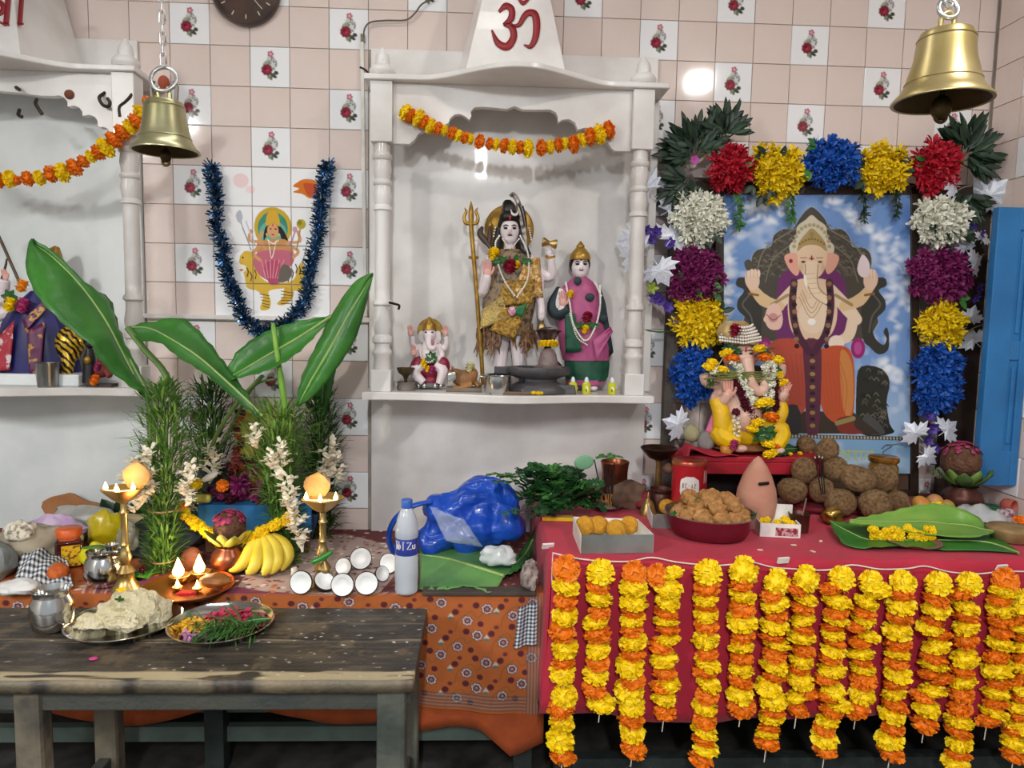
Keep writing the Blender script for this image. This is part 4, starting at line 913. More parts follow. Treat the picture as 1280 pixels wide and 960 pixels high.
def fern(cx, cy, rx, ry, label, dirs, n=60, Y=-.10):
    c = PY(cx, cy, Y); m = mpp(Y); t = thing('leaf_spray', label, 'foliage', c); r = random.Random(int(cx)); mb = MB()
    for k in range(int(n*1.6)):
        a = r.uniform(*dirs); q = r.uniform(.1, .62); p = c+np.array([rx*q*math.cos(a)*m, r.uniform(-.04, .0), ry*q*math.sin(a)*m])
        blade(mb, p, (math.cos(a+r.gauss(0, .35)), r.uniform(-.5, .1), math.sin(a+r.gauss(0, .35))), r.uniform(.055, .095), r.uniform(.016, .026), .12, (0, -1, .1))
    mb.build('leaves', LEAFD, t)
    st_ = MB(); [st_.tube([c+np.array([0, .02, -.02]), c+np.array([rx*.5*math.cos(a)*m, -.02, ry*.5*math.sin(a)*m])], .003, 5) for a in np.linspace(dirs[0], dirs[1], 5)]; st_.build('stems', LEAFM, t)
fern(868, 195, 42, 50, 'dark green leaf spray at the om shrine corner of the flower arch', (.3, 3.6), 70)
fern(903, 172, 24, 34, 'small dark green leaf spray above the red flowers near the om shrine', (.2, 2.9), 34)
fern(1203, 195, 40, 48, 'dark green leaf spray at the shutter corner of the flower arch', (-.9, 2.6), 80)
fern(858, 228, 30, 26, 'dark leaf spray drooping above the white flowers near the om shrine', (2.2, 5.6), 40)
fern(1200, 245, 30, 40, 'dark leaf spray drooping over white flowers near the shutter', (3.6, 6.2), 40)
def drape(x, y0, y1, label):
    a = PY(x, y0, -.13); b = PY(x+2, y1, -.11); t = thing('trailing_fern', label, 'foliage', b); mb = MB(); r = random.Random(int(x))
    mb.tube([a, (a+b)/2+np.array([.01, 0, 0]), b], .002, 5)
    for k in range(60):
        q = r.random(); p = a*(1-q)+b*q; blade(mb, p, (r.gauss(0, 1), r.uniform(-.7, .2), -.7+r.gauss(0, .4)), r.uniform(.018, .032), .007, .1, (0, -1, .3))
    mb.build('fronds', LEAFM if x < 1000 else LEAFD, t)
for x, y0, y1, l in ((923, 238, 284, 'below the red flowers near the om shrine'), (988, 228, 274, 'below the first yellow flowers'), (1078, 228, 276, 'below the second yellow flowers'), (1120, 230, 270, 'below the red flowers near the shutter')):
    drape(x, y0, y1, 'thin green fern trailing over the poster '+l)

# ------------------------------------------------------------------ silver maple leaves and violet blossoms
SIL = M('silver_foil_leaf', 'DADDE6', rough=.42, metal=.2, c2='C3C7D4', scale=12); VIO = M('violet_silk', '5B3FA0', rough=.5, c2='402A7C')
def maple_mesh():
    pts = []
    lob = [(-.05, -.02), (-.12, -.06), (-.42, -.28), (-.40, -.10), (-.72, -.06), (-.62, .08), (-.95, .32), (-.66, .34), (-.62, .52), (-.34, .40), (-.40, .72), (-.22, .70), (0, 1.05)]
    for x, y in lob: pts.append((x, y))
    for x, y in reversed(lob[:-1]): pts.append((-x, y))
    n = len(pts); v = [(0, -.10, .25)] + [(x, .10*(x*x+y*y), y) for x, y in pts]; f = [(0, i+1, (i+1) % n+1) for i in range(n)]
    mb = MB(); mb.add(v, f); mb.tube([(0, 0, 0), (0, .05, -.35)], .02, 5); return mb.mesh('silver_leaf', SIL, False)
MAP = maple_mesh()
def maples(lst, label_fmt, grp):
    for (x, y, s_, rz, Y) in lst:
        o = link('silver_leaf', MAP, None, PY(x, y, Y), (random.uniform(-.4, .4), rz, random.uniform(-.5, .5)), s_*1.3*mpp(Y)); tag(o, label_fmt, 'leaf', grp)
maples([(800, 316, 26, -1.2, -.16), (812, 240, 24, -1.0, -.14), (822, 332, 22, 2.6, -.17), (838, 300, 22, .6, -.14), (800, 296, 24, -1.7, -.15), (845, 345, 16, 2.2, -.13), (842, 240, 22, .4, -.10), (835, 264, 22, 1.0, -.11)], 'silver maple leaf on the flower arch post beside the marble pillar', 'silver leaves beside the marble pillar')
maples([(1215, 330, 18, 1.1, -.13), (1208, 312, 14, -.5, -.12), (1230, 250, 26, .8, -.08), (1212, 400, 15, .2, -.12), (1220, 428, 17, -.7, -.12), (1195, 232, 16, -1.4, -.14), (1228, 300, 12, .5, -.12)], 'silver maple leaf between the white or magenta flowers and the blue shutter', 'silver leaves beside the blue shutter')
maples([(853, 532, 20, -1.3, -.16)], 'single silver maple leaf low behind the red stool', None)
maples([(1148, 545, 18, -.8, -.16), (1180, 540, 18, .9, -.15), (1155, 568, 15, 2.2, -.15), (1178, 585, 14, 2.6, -.16)], 'silver maple leaf low beside the poster frame, above the copper pot', 'silver leaves low beside the poster')
def blossom_mesh():
    mb = MB()
    for k in range(6): a = k*PI/3; blade(mb, (0, 0, 0), (math.cos(a), -.35, math.sin(a)), 1, .6, -.2, (0, -1, 0))
    mb.ell((0, -.2, 0), (.18, .2, .18), seg=8, rings=5); return mb.mesh('violet_blossom', VIO)
BLO = blossom_mesh()
for grp, lst in (('violet blossoms beside the marble pillar', [(808, 288, 8), (820, 290, 9), (814, 300, 8), (838, 305, 9), (820, 372, 10), (834, 384, 9), (842, 402, 8), (826, 376, 8), (846, 330, 7)]), ('violet blossoms near the blue shutter', [(1160, 520, 10), (1166, 535, 10), (1158, 550, 9), (1168, 560, 9), (1163, 575, 8), (1215, 285, 9), (1222, 360, 9), (1218, 372, 8), (1226, 292, 8)])):
    for x, y, s_ in lst: o = link('violet_blossom', BLO, None, PY(x, y, -.14), (random.uniform(-.5, .5), random.uniform(0, 6), random.uniform(-.5, .5)), s_*mpp(-.14)); tag(o, 'small violet silk blossom on the flower arch, '+grp.split('blossoms ')[1], 'blossom', grp)
YGR = M('lime_bud', 'A9BE3C', rough=.5, c2='7F9A2E')
for x, y, lb in ((795, 265, 'lime green silk bud on the pillar side of the arch, above the silver leaves'), (815, 360, 'lime green silk bud below the silver leaves by the pillar'), (1170, 590, 'lime green silk bud beside the copper pot and coconut')):
    c = PY(x, y, -.15); mb = MB()
    for k in range(5): a = k*1.25; blade(mb, c, (math.cos(a), -.4, math.sin(a)), .028, .014, .1, (0, -1, 0))
    tag(mb.build('silk_bud', YGR), lb, 'bud')
pet = MB(); [blade(pet, PY(868, 200, -.16), (math.cos(a), -.4, math.sin(a)), .02, .016, .1, (0, -1, 0)) for a in np.linspace(0, 6, 6)]; tag(pet.build('pink_blossom', M('pink_silk', 'B04A9A', rough=.5)), 'tiny pink blossom tucked in the dark leaf spray near the om shrine', 'blossom')
# thin green leaf stalk poking out left of the post
tag(MB().tube(cr([PY(x, y, -.1) for x, y in ((806, 412), (825, 415), (848, 412))], 4), [.001, .004, .003, .003, .004, .003, .002, .002, .001], 6).build('thin_leaf', LEAFM), 'thin green leaf sticking out beside the yellow flowers towards the pillar', 'leaf')
TW = M('dry_twig', '8A7A62', rough=.8)
for x0_, y0_, x1_, y1_ in ((1205, 335, 1230, 318), (1203, 422, 1228, 406), (1190, 244, 1215, 232)):
    tag(MB().tube(cr([PY(x0_, y0_, -.11), PY((x0_+x1_)/2, (y0_+y1_)/2-3, -.12), PY(x1_, y1_, -.12)], 4), .0022, 5).build('dry_twig', TW), 'thin pale twig of the silver leaves beside the blue shutter', 'twig', 'twigs beside the blue shutter')

# ------------------------------------------------------------------ blue window shutter, hinged on the right wall
BLU = M('blue_gloss_paint', '2F78B4', rough=.35, c2='27679E', scale=4, bump=.05)
YS = -.30; xs0 = PY(1232, 420, YS)[0]; zs1 = PY(1235, 259, YS)[2]; zs0 = PY(1232, 606, YS)[2]; xs1 = XW-.004
sh = thing('window_shutter', 'blue painted wooden window shutter standing open from the right wall', 'shutter', (xs1, YS, zs0))
W_ = xs1-xs0
for nm, x0_, x1_ in (('stile', xs0, xs0+.088), ('stile', xs1-.03, xs1)): MB().box(((x0_+x1_)/2, YS, (zs0+zs1)/2), (x1_-x0_, .035, zs1-zs0)).build(nm, BLU, sh, smooth=False, bev=.004)
H_ = zs1-zs0
for nm, a, b in (('rail', 0, .13), ('rail', .46, .53), ('rail', .92, 1)): MB().box(((xs0+.086+xs1-.028)/2, YS, zs0+H_*(a+b)/2), (W_-.114, .033, H_*(b-a))).build(nm, BLU, sh, smooth=False, bev=.004)
for a, b in ((.13, .46), (.53, .92)):
    MB().box(((xs0+.086+xs1-.028)/2, YS-.002, zs0+H_*(a+b)/2), (W_-.114, .014, H_*(b-a))).build('panel', BLU, sh, smooth=False)
    MB().box(((xs0+.086+xs1-.028)/2+.004, YS-.010, zs0+H_*(a+b)/2), (W_-.134, .010, H_*(b-a)-.05)).build('raised_field', BLU, sh, smooth=False, bev=.005)

# ================================================================== figures
class Fig:
    def __init__(s, name, label, cat, Y, bx, by, Z=None):
        s.Y = Y; s.m = mpp(Y); p = PY(bx, by, Y); s.o = thing(name, label, cat, p if Z is None else (p[0], p[1], Z))
    def q(s, x, y, dy=0): p = PY(x, y, s.Y); return p + np.array([0, dy*s.m, 0])
    def E(s, mb, x, y, rx, ry, rd=None, dy=0, rot=0, seg=14, rings=9):
        rd = rd if rd else min(rx, ry); mb.ell(s.q(x, y, dy), (rx*s.m, rd*s.m, ry*s.m), rotm('Y', rot), seg, rings); return s
    def T(s, mb, pts, n=4, seg=8, flat=1):
        P = np.array([list(s.q(p[0], p[1], p[2]))+[p[3]*s.m] for p in pts]); P = cr(P, n) if n else P; mb.tube(P[:, :3], P[:, 3], seg, flat=flat); return s
    def loft(s, mb, rows, seg=20, wav=0, nw=7):        # rows of (y, x left, x right, depth, dy, lean)
        P = []
        for r in rows:
            y, a, b, d = r[:4]; dy = r[4] if len(r) > 4 else 0; ring = []
            for k in range(seg):
                t = 2*PI*k/seg; w_ = 1+wav*math.sin(nw*t)*(r[5] if len(r) > 5 else 1); ring.append(s.q((a+b)/2+(b-a)/2*math.cos(t)*w_, y, dy+d*math.sin(t)*w_))
            P.append(ring)
        mb.grid(P, closed=True); n = len(P); base = len(mb.v)-n*seg
        mb.f.append(tuple(base+k for k in range(seg))); mb.f.append(tuple(base+(n-1)*seg+k for k in range(seg-1, -1, -1))); return s
    def quad(s, mb, pts, nx=8, ny=8, wob=.6, seed=1):   # cloth panel through four corners (x, y, dy)
        c = [s.q(*p) for p in pts]; r = random.Random(seed); P = []
        for i in range(ny+1):
            v = i/ny; P.append([(c[0]*(1-u)+c[1]*u)*(1-v)+(c[3]*(1-u)+c[2]*u)*v+np.array([0, r.uniform(-wob, wob)*s.m, 0]) for u in [j/nx for j in range(nx+1)]])
        mb.grid(P); return s
    def hand(s, mb, x, y, z, ang=0, dy=0, side=1):       # open hand: palm, four fingers, thumb; z = length in px
        ca, sa = math.cos(ang), math.sin(ang)
        def L(u, v): return x+(u*ca-v*sa)*z, y-(u*sa+v*ca)*z
        px_, py_ = L(0, -.22); s.E(mb, px_, py_, .21*z, .27*z, .10*z, dy, -ang)
        for u, ln in ((-.15, .38), (-.05, .46), (.05, .44), (.15, .34)):
            a = L(u, -.05); b = L(u*1.15, ln*.55); c = L(u*1.2, ln); s.T(mb, [(*a, dy, .065*z), (*b, dy-.03*z, .06*z), (*c, dy-.08*z, .045*z)], 2, 6)
        a = L(side*.17, -.28); b = L(side*.30, -.08); c = L(side*.33, .08); s.T(mb, [(*a, dy, .075*z), (*b, dy-.04*z, .065*z), (*c, dy-.06*z, .045*z)], 2, 6); return s
    def pearls(s, mb, pts, r, step=2.4):
        P = np.array([s.q(*p) for p in pts]); P = cr(P, 8); d = np.linalg.norm(np.diff(P, axis=0), axis=1).sum(); P = resamp(P, max(2, int(d/(step*s.m))))
        for p in P: mb.ell(p, (r*s.m,)*3, seg=6, rings=4)
        return s
    def B(s, mb, name, mat, parent=None, **k):
        return mb.build(name, mat, parent or s.o, **k)
def face(F, par, x, y, w_, h, dyf, lip='7A1F30', brow='2A1A1A', eye='1C1416', lid=None):
    # eyes, brows, nose and mouth on a face whose centre is x, y and half-size w_, h
    mb = MB()
    for s_ in (-1, 1): F.E(mb, x+s_*w_*.42, y-h*.08, w_*.24, h*.10, w_*.10, dyf*.93)
    F.B(mb, 'eyes', M('eye_'+eye, eye, rough=.3), par)
    mb = MB()
    for s_ in (-1, 1): F.T(mb, [(x+s_*w_*.15, y-h*.24, dyf*.98, w_*.05), (x+s_*w_*.45, y-h*.33, dyf*.95, w_*.06), (x+s_*w_*.72, y-h*.22, dyf*.75, w_*.03)], 3, 6)
    F.B(mb, 'eyebrows', M('brow', brow, rough=.6), par)
    mb = MB(); F.E(mb, x, y+h*.45, w_*.26, h*.075, w_*.12, dyf*.93); F.B(mb, 'lips', M('lip_'+lip, lip, rough=.4), par)
SKW = M('painted_pale_skin', 'E6DADC', rough=.35, var=.04, sss=.03); SKP = M('painted_pink_palm', 'DDA79E', rough=.4, var=.06); BLK = M('painted_black_hair', '17140F', rough=.4)
GLD = M('gold_paint', 'B8923E', rough=.35, metal=.55, c2='8E6A28', scale=30); BRS = M('aged_brass', 'C4AA70', rough=.34, metal=.85, c2='A08450', scale=18)
SKG = M('painted_grey_skin', 'B9B2B4', rough=.4, var=.06); PRL = M('pearl', 'EFEAE2', rough=.2, coat=.5); ROSE_R = M('rose_crimson', 'B0173E', rough=.6, c2='7E0F2C', scale=60)
GRN = M('leaf_green', '2F6A2C', rough=.5, c2='1F4A20'); BROC = M('gold_brocade', 'C9A24A', rough=.3, metal=.6, c2='7E5A2A', scale=90, bump=.6, bscale=260); STEEL = M('steel', 'C8C8C6', rough=.22, metal=1, var=.05)
COP = M('copper', 'A6674A', rough=.32, metal=.85, c2='7E4630', scale=12); COPD = M('dark_copper', '6A4238', rough=.4, metal=.7, c2='452A24', scale=12)
def blooms(F, x, y, dy, r, mat, name, par=None, n=16, seed=1):     # a single small flower head
    mb = MB(); R = r*F.m; c = F.q(x, y, dy); rr_ = random.Random(seed); mb.ell(c, (R*.6, R*.6, R*.6), seg=8, rings=5)
    for d in fib(n*3):
        if d[1] > .45: continue
        t = np.cross(d, [.3, .2, .9]); t /= np.linalg.norm(t); e = c+d*R*rr_.uniform(.9, 1.1); m_ = c+d*R*.7; mb.grid([[c+d*R*.3-t*R*.15, c+d*R*.3+t*R*.15], [m_-t*R*.34, m_+t*R*.34], [e-t*R*.3, e+t*R*.3]])
    return F.B(mb, name, mat, par)

# ------------------------------------------------------------------ standing god with trident
F = Fig('standing_god_statue', 'standing pale deity statue with trident, drum, cobra and gold brocade wrap', 'statue', -.09, 637, 484, SZ)
b = MB()                                                  # body, one continuous surface
F.E(b, 637, 289, 12, 15.5, 12, -2); F.E(b, 637, 298, 9, 8, 8, -4); F.T(b, [(637, 300, 0, 7), (637, 318, 0, 8)], 2)
F.E(b, 637, 330, 26, 17, 14); F.E(b, 637, 352, 21, 22, 13); F.E(b, 637, 385, 22, 22, 14)
F.T(b, [(615, 322, 2, 8), (601, 342, 4, 7), (592, 336, 2, 6), (593, 318, -4, 5), (594, 309, -6, 4.5)]); F.E(b, 594, 306, 5, 5.5, 4.5, -6)
F.T(b, [(614, 324, -2, 8), (606, 352, -2, 8), (603, 366, -8, 7), (608, 352, -16, 6), (609, 344, -18, 5)])
F.T(b, [(660, 322, 2, 8), (676, 342, 4, 8), (689, 345, 2, 6.5), (689, 330, -4, 5), (687, 319, -6, 4.5)])
F.T(b, [(660, 324, -2, 8), (672, 350, -2, 7.5), (674, 372, -6, 6), (676, 384, -8, 5), (676, 392, -9, 5)]); F.E(b, 676, 394, 5, 7, 4, -9)
for s_ in (-1, 1): F.T(b, [(637+s_*9, 395, 0, 11), (637+s_*10, 430, 0, 9), (637+s_*11, 455, 0, 7.5), (637+s_*11, 478, 0, 7)]); F.E(b, 637+s_*12, 481, 7, 4, 11, -6)
F.E(b, 637, 289.5, 1.9, 4, 3, -14)
bd = F.B(b, 'body', SKW, remesh=.0035, sm=3)
face(F, bd, 637, 288, 12, 16, -13.5)
mb = MB(); F.E(mb, 637, 274, 1.4, 3, 1, -12.5); F.B(mb, 'forehead_mark', M('vermilion', 'B01F30', rough=.6), bd)
h = MB(); F.E(h, 637, 283, 15, 17, 12, 4); F.E(h, 637, 272, 13, 8, 11, -2); F.T(h, [(637, 270, 0, 10), (636, 260, 0, 9), (635, 254, 0, 7), (635, 250, 0, 4)])
for s_ in (-1, 1): F.T(h, [(637+s_*13, 285, 2, 5), (637+s_*15, 300, 0, 6), (637+s_*18, 312, -3, 6.5), (637+s_*24, 320, -6, 4)])
F.B(h, 'hair', BLK, remesh=.003, sm=3)
mb = MB(); mb.lathe([(.001, -.006), (29*F.m, -.006), (31*F.m, 0), (29*F.m, .006), (.001, .006)], F.q(637, 285, 16), 40, rotm('X', PI/2)); F.B(mb, 'halo', GLD)
mb = MB(); F.T(mb, [(638, 263, -11, .3), (640, 269, -12, 1.5), (645, 270, -12, 1.6), (648, 264, -11, .3)]); F.B(mb, 'crescent', PRL)
mb = MB(); F.T(mb, [(638, 246, -2, 2.2), (641, 243, -4, 2.5), (646, 250, -6, 3), (650, 264, -8, 3.5), (653, 280, -8, 3.4), (656, 300, -6, 2.5), (657, 315, -10, 2)]); F.B(mb, 'snake', M('snake_white', 'D9CFC9', rough=.4, c2='4A3E3A', scale=60))
mb = MB(); F.T(mb, [(640, 245, -3, .8), (650, 262, -11, 1.2), (655, 285, -10, 1.2)]); F.T(mb, [(653, 258, -4, 1.2), (657, 275, -6, 1.2), (657, 300, -6, 1)]); F.B(mb, 'snake_stripe', BLK)
mb = MB(); F.T(mb, [(603, 284, -2, 2), (600, 292, -4, 4), (605, 300, -6, 4), (611, 308, -9, 2.5), (616, 318, -12, 2)]); F.T(mb, [(612, 283, -2, 1.4), (612, 294, -4, 3), (611, 306, -8, 2)]); F.B(mb, 'cobra', M('cobra_brown', '4A3834', rough=.4))
mb = MB(); F.hand(mb, 609, 337, 25, .05, -19, 1); F.B(mb, 'raised_palm', SKP)
mb = MB(); F.hand(mb, 686, 314, 15, 0, -8, -1); F.B(mb, 'drum_hand', SKW)
# trident
mb = MB(); F.T(mb, [(589, 284, -10, 2.6), (593, 330, -10, 2.6), (600, 420, -10, 2.6), (604, 480, -8, 2.6)], 4)
mb2 = MB(); F.T(mb2, [(589, 284, -10, 2.8), (589, 272, -10, 3.4), (589, 264, -10, 3), (589, 253, -10, .4)])
for s_ in (-1, 1): F.T(mb2, [(589, 281, -10, 2.2), (589+s_*7, 280, -10, 2.2), (589+s_*8.5, 273, -10, 2), (589+s_*6, 266, -10, 1.8), (589+s_*8, 261, -10, .4)])
tr_ = F.B(mb, 'trident_staff', GLD); F.B(mb2, 'trident_head', GLD, tr_)
mb = MB(); R = rotm('Y', PI/2+.15); mb.lathe([(5.5*F.m, -9*F.m), (6*F.m, -8*F.m), (5.5*F.m, -6*F.m), (2.6*F.m, 0), (5.5*F.m, 6*F.m), (6*F.m, 8*F.m), (5.5*F.m, 9*F.m)], F.q(686, 305, -10), 16, R); F.B(mb, 'hand_drum', BRS)
mb = MB(); mb.lathe([(r*F.m, z*F.m) for r, z in ((.5, -7), (4.5, -6), (6, -2), (5, 2), (2.5, 4), (3.2, 6.5), (2.6, 6.6))], F.q(676, 408, -10), 16); F.B(mb, 'water_pot', BRS)
for s_, x, y in ((-1, 592, 322), (1, 687, 321)):
    mb = MB(); F.T(mb, [(x-5, y, -5, 2), (x, y+1.5, -9, 2), (x+5, y, -5, 2)]); F.B(mb, 'bangle', GLD)
# clothes
d = MB(); F.loft(d, [(312, 622, 652, 10), (320, 612, 664, 15), (335, 606, 672, 18), (360, 604, 674, 18), (385, 603, 668, 18), (405, 604, 664, 18), (418, 606, 660, 17)], 28, .03, 9); F.B(d, 'dark_wrap', M('brown_figured_wrap', '3E342E', rough=.5, c2='8A7458', scale=45, thr=(.5, .62)))
d = MB(); F.quad(d, [(655, 326, -18), (674, 322, -10), (678, 372, -12), (640, 372, -22)], 8, 8, 1.6, 3); F.B(d, 'gold_shoulder_cloth', M('orange_gold_lame', 'BE7A1E', rough=.28, metal=.6, c2='F0D79A', scale=70, bump=.8, bscale=160), solid=.002)
d = MB(); F.quad(d, [(630, 352, -20), (668, 350, -18), (664, 380, -20), (618, 384, -22)], 8, 6, 1.8, 4); F.B(d, 'gold_chest_cloth', BROC, solid=.002)
d = MB(); F.quad(d, [(602, 388, -20), (628, 370, -22), (634, 398, -24), (600, 411, -22)], 7, 6, 1.4, 5); F.B(d, 'gold_waist_cloth', M('bright_gold', 'D8BE78', rough=.25, metal=.6, bump=.8, bscale=220), solid=.002)
d = MB(); F.quad(d, [(628, 386, -24), (660, 380, -22), (642, 425, -24), (612, 412, -24)], 8, 8, .6, 6); F.B(d, 'brocade_panel', BROC, solid=.002)
d = MB(); F.quad(d, [(644, 384, -26), (658, 379, -25), (652, 397, -26), (640, 392, -26)], 4, 4, .3, 7); F.B(d, 'green_patch', M('green_brocade', '1F6A3C', rough=.4), solid=.0015)
d = MB(); F.E(d, 639, 389, 4.6, 6, 1.5, -26); F.B(d, 'gem_brooch', M('pink_gem', 'B5527E', rough=.25, c2='E3C8D0', scale=120))
sk = MB(); rr = random.Random(9)
for k in range(90):
    a = rr.uniform(0, 2*PI); x = 632+36*math.cos(a)*rr.uniform(.75, 1); dy = 16*math.sin(a); y0 = rr.uniform(404, 418); F.T(sk, [(x, y0, dy, 1.4), (x+rr.uniform(-2, 2), y0+12, dy, 2), (x+rr.uniform(-5, 5), y0+rr.uniform(18, 30), dy*1.1, .5)], 2, 5)
F.B(sk, 'fringed_skirt', M('fringe', '3A2C26', rough=.5, c2='9A6E48', scale=60))
pl_ = MB(); F.pearls(pl_, [(624, 296, -9), (619, 306, -12), (622, 330, -18), (630, 352, -22), (642, 370, -24)], 1.3); F.pearls(pl_, [(650, 296, -9), (659, 320, -18), (658, 350, -22), (645, 372, -24)], 1.3); F.pearls(pl_, [(628, 300, -12), (637, 312, -15), (648, 300, -12)], 1.2); F.pearls(pl_, [(619, 285, -4), (617, 296, -6)], 1.2); F.pearls(pl_, [(661, 285, 0), (664, 300, -2)], 1.3)
tag(F.B(pl_, 'pearl_strings', PRL), kind='stuff')
lf = MB()
for k in range(16): a = k*.7; blade(lf, F.q(640+14*math.cos(a), 326+5*math.sin(a), -19), (math.cos(a), -.3, math.sin(a)-.4), 12*F.m, 6*F.m, .2, (0, -1, 0))
F.B(lf, 'garland_leaves', GRN); blooms(F, 637, 334, -22, 9, ROSE_R, 'rose'); blooms(F, 645, 332, -21, 5, YEL, 'yellow_flower', seed=3); blooms(F, 617, 318, -17, 8, YEL, 'yellow_flower', seed=4)

# ------------------------------------------------------------------ goddess in pink and green sari
F = Fig('goddess_statue', 'goddess statue in pink and green sari with gold crown and raised palm', 'statue', -.08, 727, 486, SZ)
b = MB(); F.E(b, 725, 334, 11, 14, 11, -2); F.E(b, 725, 341, 8, 7, 8, -4); F.T(b, [(725, 344, 0, 6), (725, 356, 0, 7)], 2); F.E(b, 725, 335.5, 1.6, 3, 2.4, -13)
F.T(b, [(704, 362, 0, 8), (697, 384, -2, 8), (700, 390, -10, 7), (703, 382, -14, 5)])
for x in (716, 740): mb = MB(); F.E(mb, x, 484, 6, 4, 10, -8); F.B(mb, 'foot', SKW)
bd = F.B(b, 'body', SKW, remesh=.0032, sm=3); face(F, bd, 725, 332, 11, 14, -13)
mb = MB(); F.E(mb, 725, 325, 1.2, 2, 1, -11.5); F.B(mb, 'forehead_mark', M('vermilion', 'B01F30'), bd)
h = MB(); F.E(h, 725, 330, 13.5, 14, 11, 3); F.B(h, 'hair', BLK)
mb = MB(); mb.lathe([(12.5*F.m, 0), (13*F.m, 3*F.m), (12*F.m, 7*F.m), (8*F.m, 12*F.m), (5*F.m, 15*F.m), (5.2*F.m, 17*F.m), (3*F.m, 20*F.m), (.6*F.m, 23*F.m)], F.q(725, 325, -1), 24); F.B(mb, 'crown', GLD)
mb = MB(); F.hand(mb, 702, 374, 22, .05, -16, 1); F.B(mb, 'raised_palm', SKP)
PKS = M('pink_sari', 'B75A86', rough=.55, c2='9A4270', scale=16); GNS = M('green_sari', '1F5A44', rough=.55, c2='16452F', scale=16); DGS = M('dark_green_velvet', '26353A', rough=.6)
d = MB(); F.loft(d, [(346, 717, 733, 7), (352, 710, 741, 11), (362, 700, 748, 14), (385, 700, 750, 16), (410, 698, 756, 18), (435, 700, 762, 18), (450, 704, 762, 18)], 30, .025, 9); F.B(d, 'pink_sari_upper', PKS)
d = MB(); F.loft(d, [(440, 706, 760, 16), (455, 706, 762, 17), (470, 707, 760, 18), (476, 708, 756, 18)], 30, .05, 11); F.B(d, 'green_skirt', GNS)
d = MB(); F.loft(d, [(474, 708, 756, 18.5), (480, 708, 754, 19)], 30, .05, 11); F.B(d, 'pink_hem', PKS)
d = MB(); F.quad(d, [(704, 388, -16), (716, 392, -21), (724, 438, -22), (705, 440, -17)], 6, 8, .6, 3); F.B(d, 'green_side_panel', GNS, solid=.002)
d = MB(); F.T(d, [(703, 362, 2, 8), (692, 382, 0, 8.5), (696, 392, -8, 8), (710, 386, -16, 6)]); F.B(d, 'dark_sleeve', DGS)
d = MB(); F.quad(d, [(748, 355, -8), (756, 380, -6), (766, 440, -4), (748, 460, -8)], 5, 8, 1, 4); F.B(d, 'dark_side_fall', DGS, solid=.003)
d = MB(); F.quad(d, [(738, 425, -20), (760, 408, -17), (763, 414, -17), (742, 450, -22)], 6, 6, 1.2, 5); F.B(d, 'pink_pleat', PKS, solid=.003)
for x, y, w_ in ((735, 372, 6), (720, 352, 5), (752, 398, 6)): d = MB(); F.E(d, x, y, w_, 5, 2, -16 if x < 750 else -13); F.B(d, 'dark_velvet_patch', DGS)
pl_ = MB(); F.pearls(pl_, [(706, 354, -11), (710, 380, -19), (714, 405, -22), (728, 425, -24), (740, 410, -22), (747, 385, -18), (748, 358, -12)], 1.4); F.pearls(pl_, [(710, 392, -19), (718, 420, -23), (730, 430, -25)], 1.2); F.pearls(pl_, [(742, 354, -13), (749, 370, -15)], 1.4); tag(F.B(pl_, 'pearl_strings', PRL), kind='stuff')
lf = MB()
for k in range(10): a = k*.66; blade(lf, F.q(730+8*math.cos(a), 406+6*math.sin(a), -22), (math.cos(a), -.3, math.sin(a)-.2), 9*F.m, 5*F.m, .2, (0, -1, 0))
F.B(lf, 'garland_leaves', GRN); blooms(F, 731, 396, -24, 7, ROSE_R, 'rose'); blooms(F, 728, 411, -25, 5.5, YEL, 'yellow_flower'); blooms(F, 711, 368, -19, 5, YEL, 'yellow_flower')

# ------------------------------------------------------------------ small seated elephant god
def elephant_god(F, cx, cy, s_, skin, cloth, halo=True):
    # cx, cy: middle of the face; s_: size in px of half the face width
    g = lambda x, y: (cx+x*s_, cy+y*s_)
    b = MB()
    def E(x, y, rx, ry, rd, dy=0): F.E(b, *g(x, y), rx*s_, ry*s_, rd*s_, dy*s_)
    def T(pts, n=4): F.T(b, [(*g(p[0], p[1]), p[2]*s_, p[3]*s_) for p in pts], n)
    E(0, 0, 1.0, 1.15, .95, -.2); E(0, 2.6, 1.5, 1.9, 1.25); E(0, 3.1, 1.3, 1.4, 1.2, -.6)
    T([(0, .2, -1.0, .62), (-.05, 1.0, -1.35, .55), (.1, 1.8, -1.6, .45), (.6, 2.1, -1.7, .36), (.95, 1.7, -1.75, .30)])
    for q in (-1, 1):
        T([(q*1.2, 1.8, .2, .55), (q*2.2, 2.2, .3, .5), (q*2.6, 1.2, 0, .42), (q*2.5, .3, -.2, .36)])
        T([(q*1.2, 2.0, -.2, .6), (q*1.9, 3.2, -.6, .5), (q*1.9, 2.4, -1.3, .42), (q*1.8, 2.0, -1.5, .38)] if q < 0 else [(q*1.2, 2.0, -.2, .6), (q*1.9, 3.2, -.6, .5), (q*1.2, 3.9, -1.5, .4)])
    return b, g, E, T
F = Fig('elephant_god_figurine', 'small seated elephant-headed figurine with gold halo and crimson dhoti', 'statue', -.10, 535, 484, SZ)
b, g, E, T = elephant_god(F, 537, 418, 8.2, SKW, None)
for q in (-1, 1): F.E(b, 537+q*10, 421, 5, 8, 2, 3)
T([(-1.2, 4.6, -.8, .9), (-2.2, 5.6, -1.4, .8), (-.8, 7.2, -1.6, .6)]); T([(1.2, 4.6, -.8, .9), (2.1, 5.4, -1.4, .85), (1.6, 7.4, -1.6, .6)])
bd = F.B(b, 'body', SKW, remesh=.0026, sm=3)
mb = MB(); F.E(mb, 541, 428, 2.6, 4, 1.5, -13); F.B(mb, 'trunk_marking', M('painted_mauve', 'B0708A'), bd)
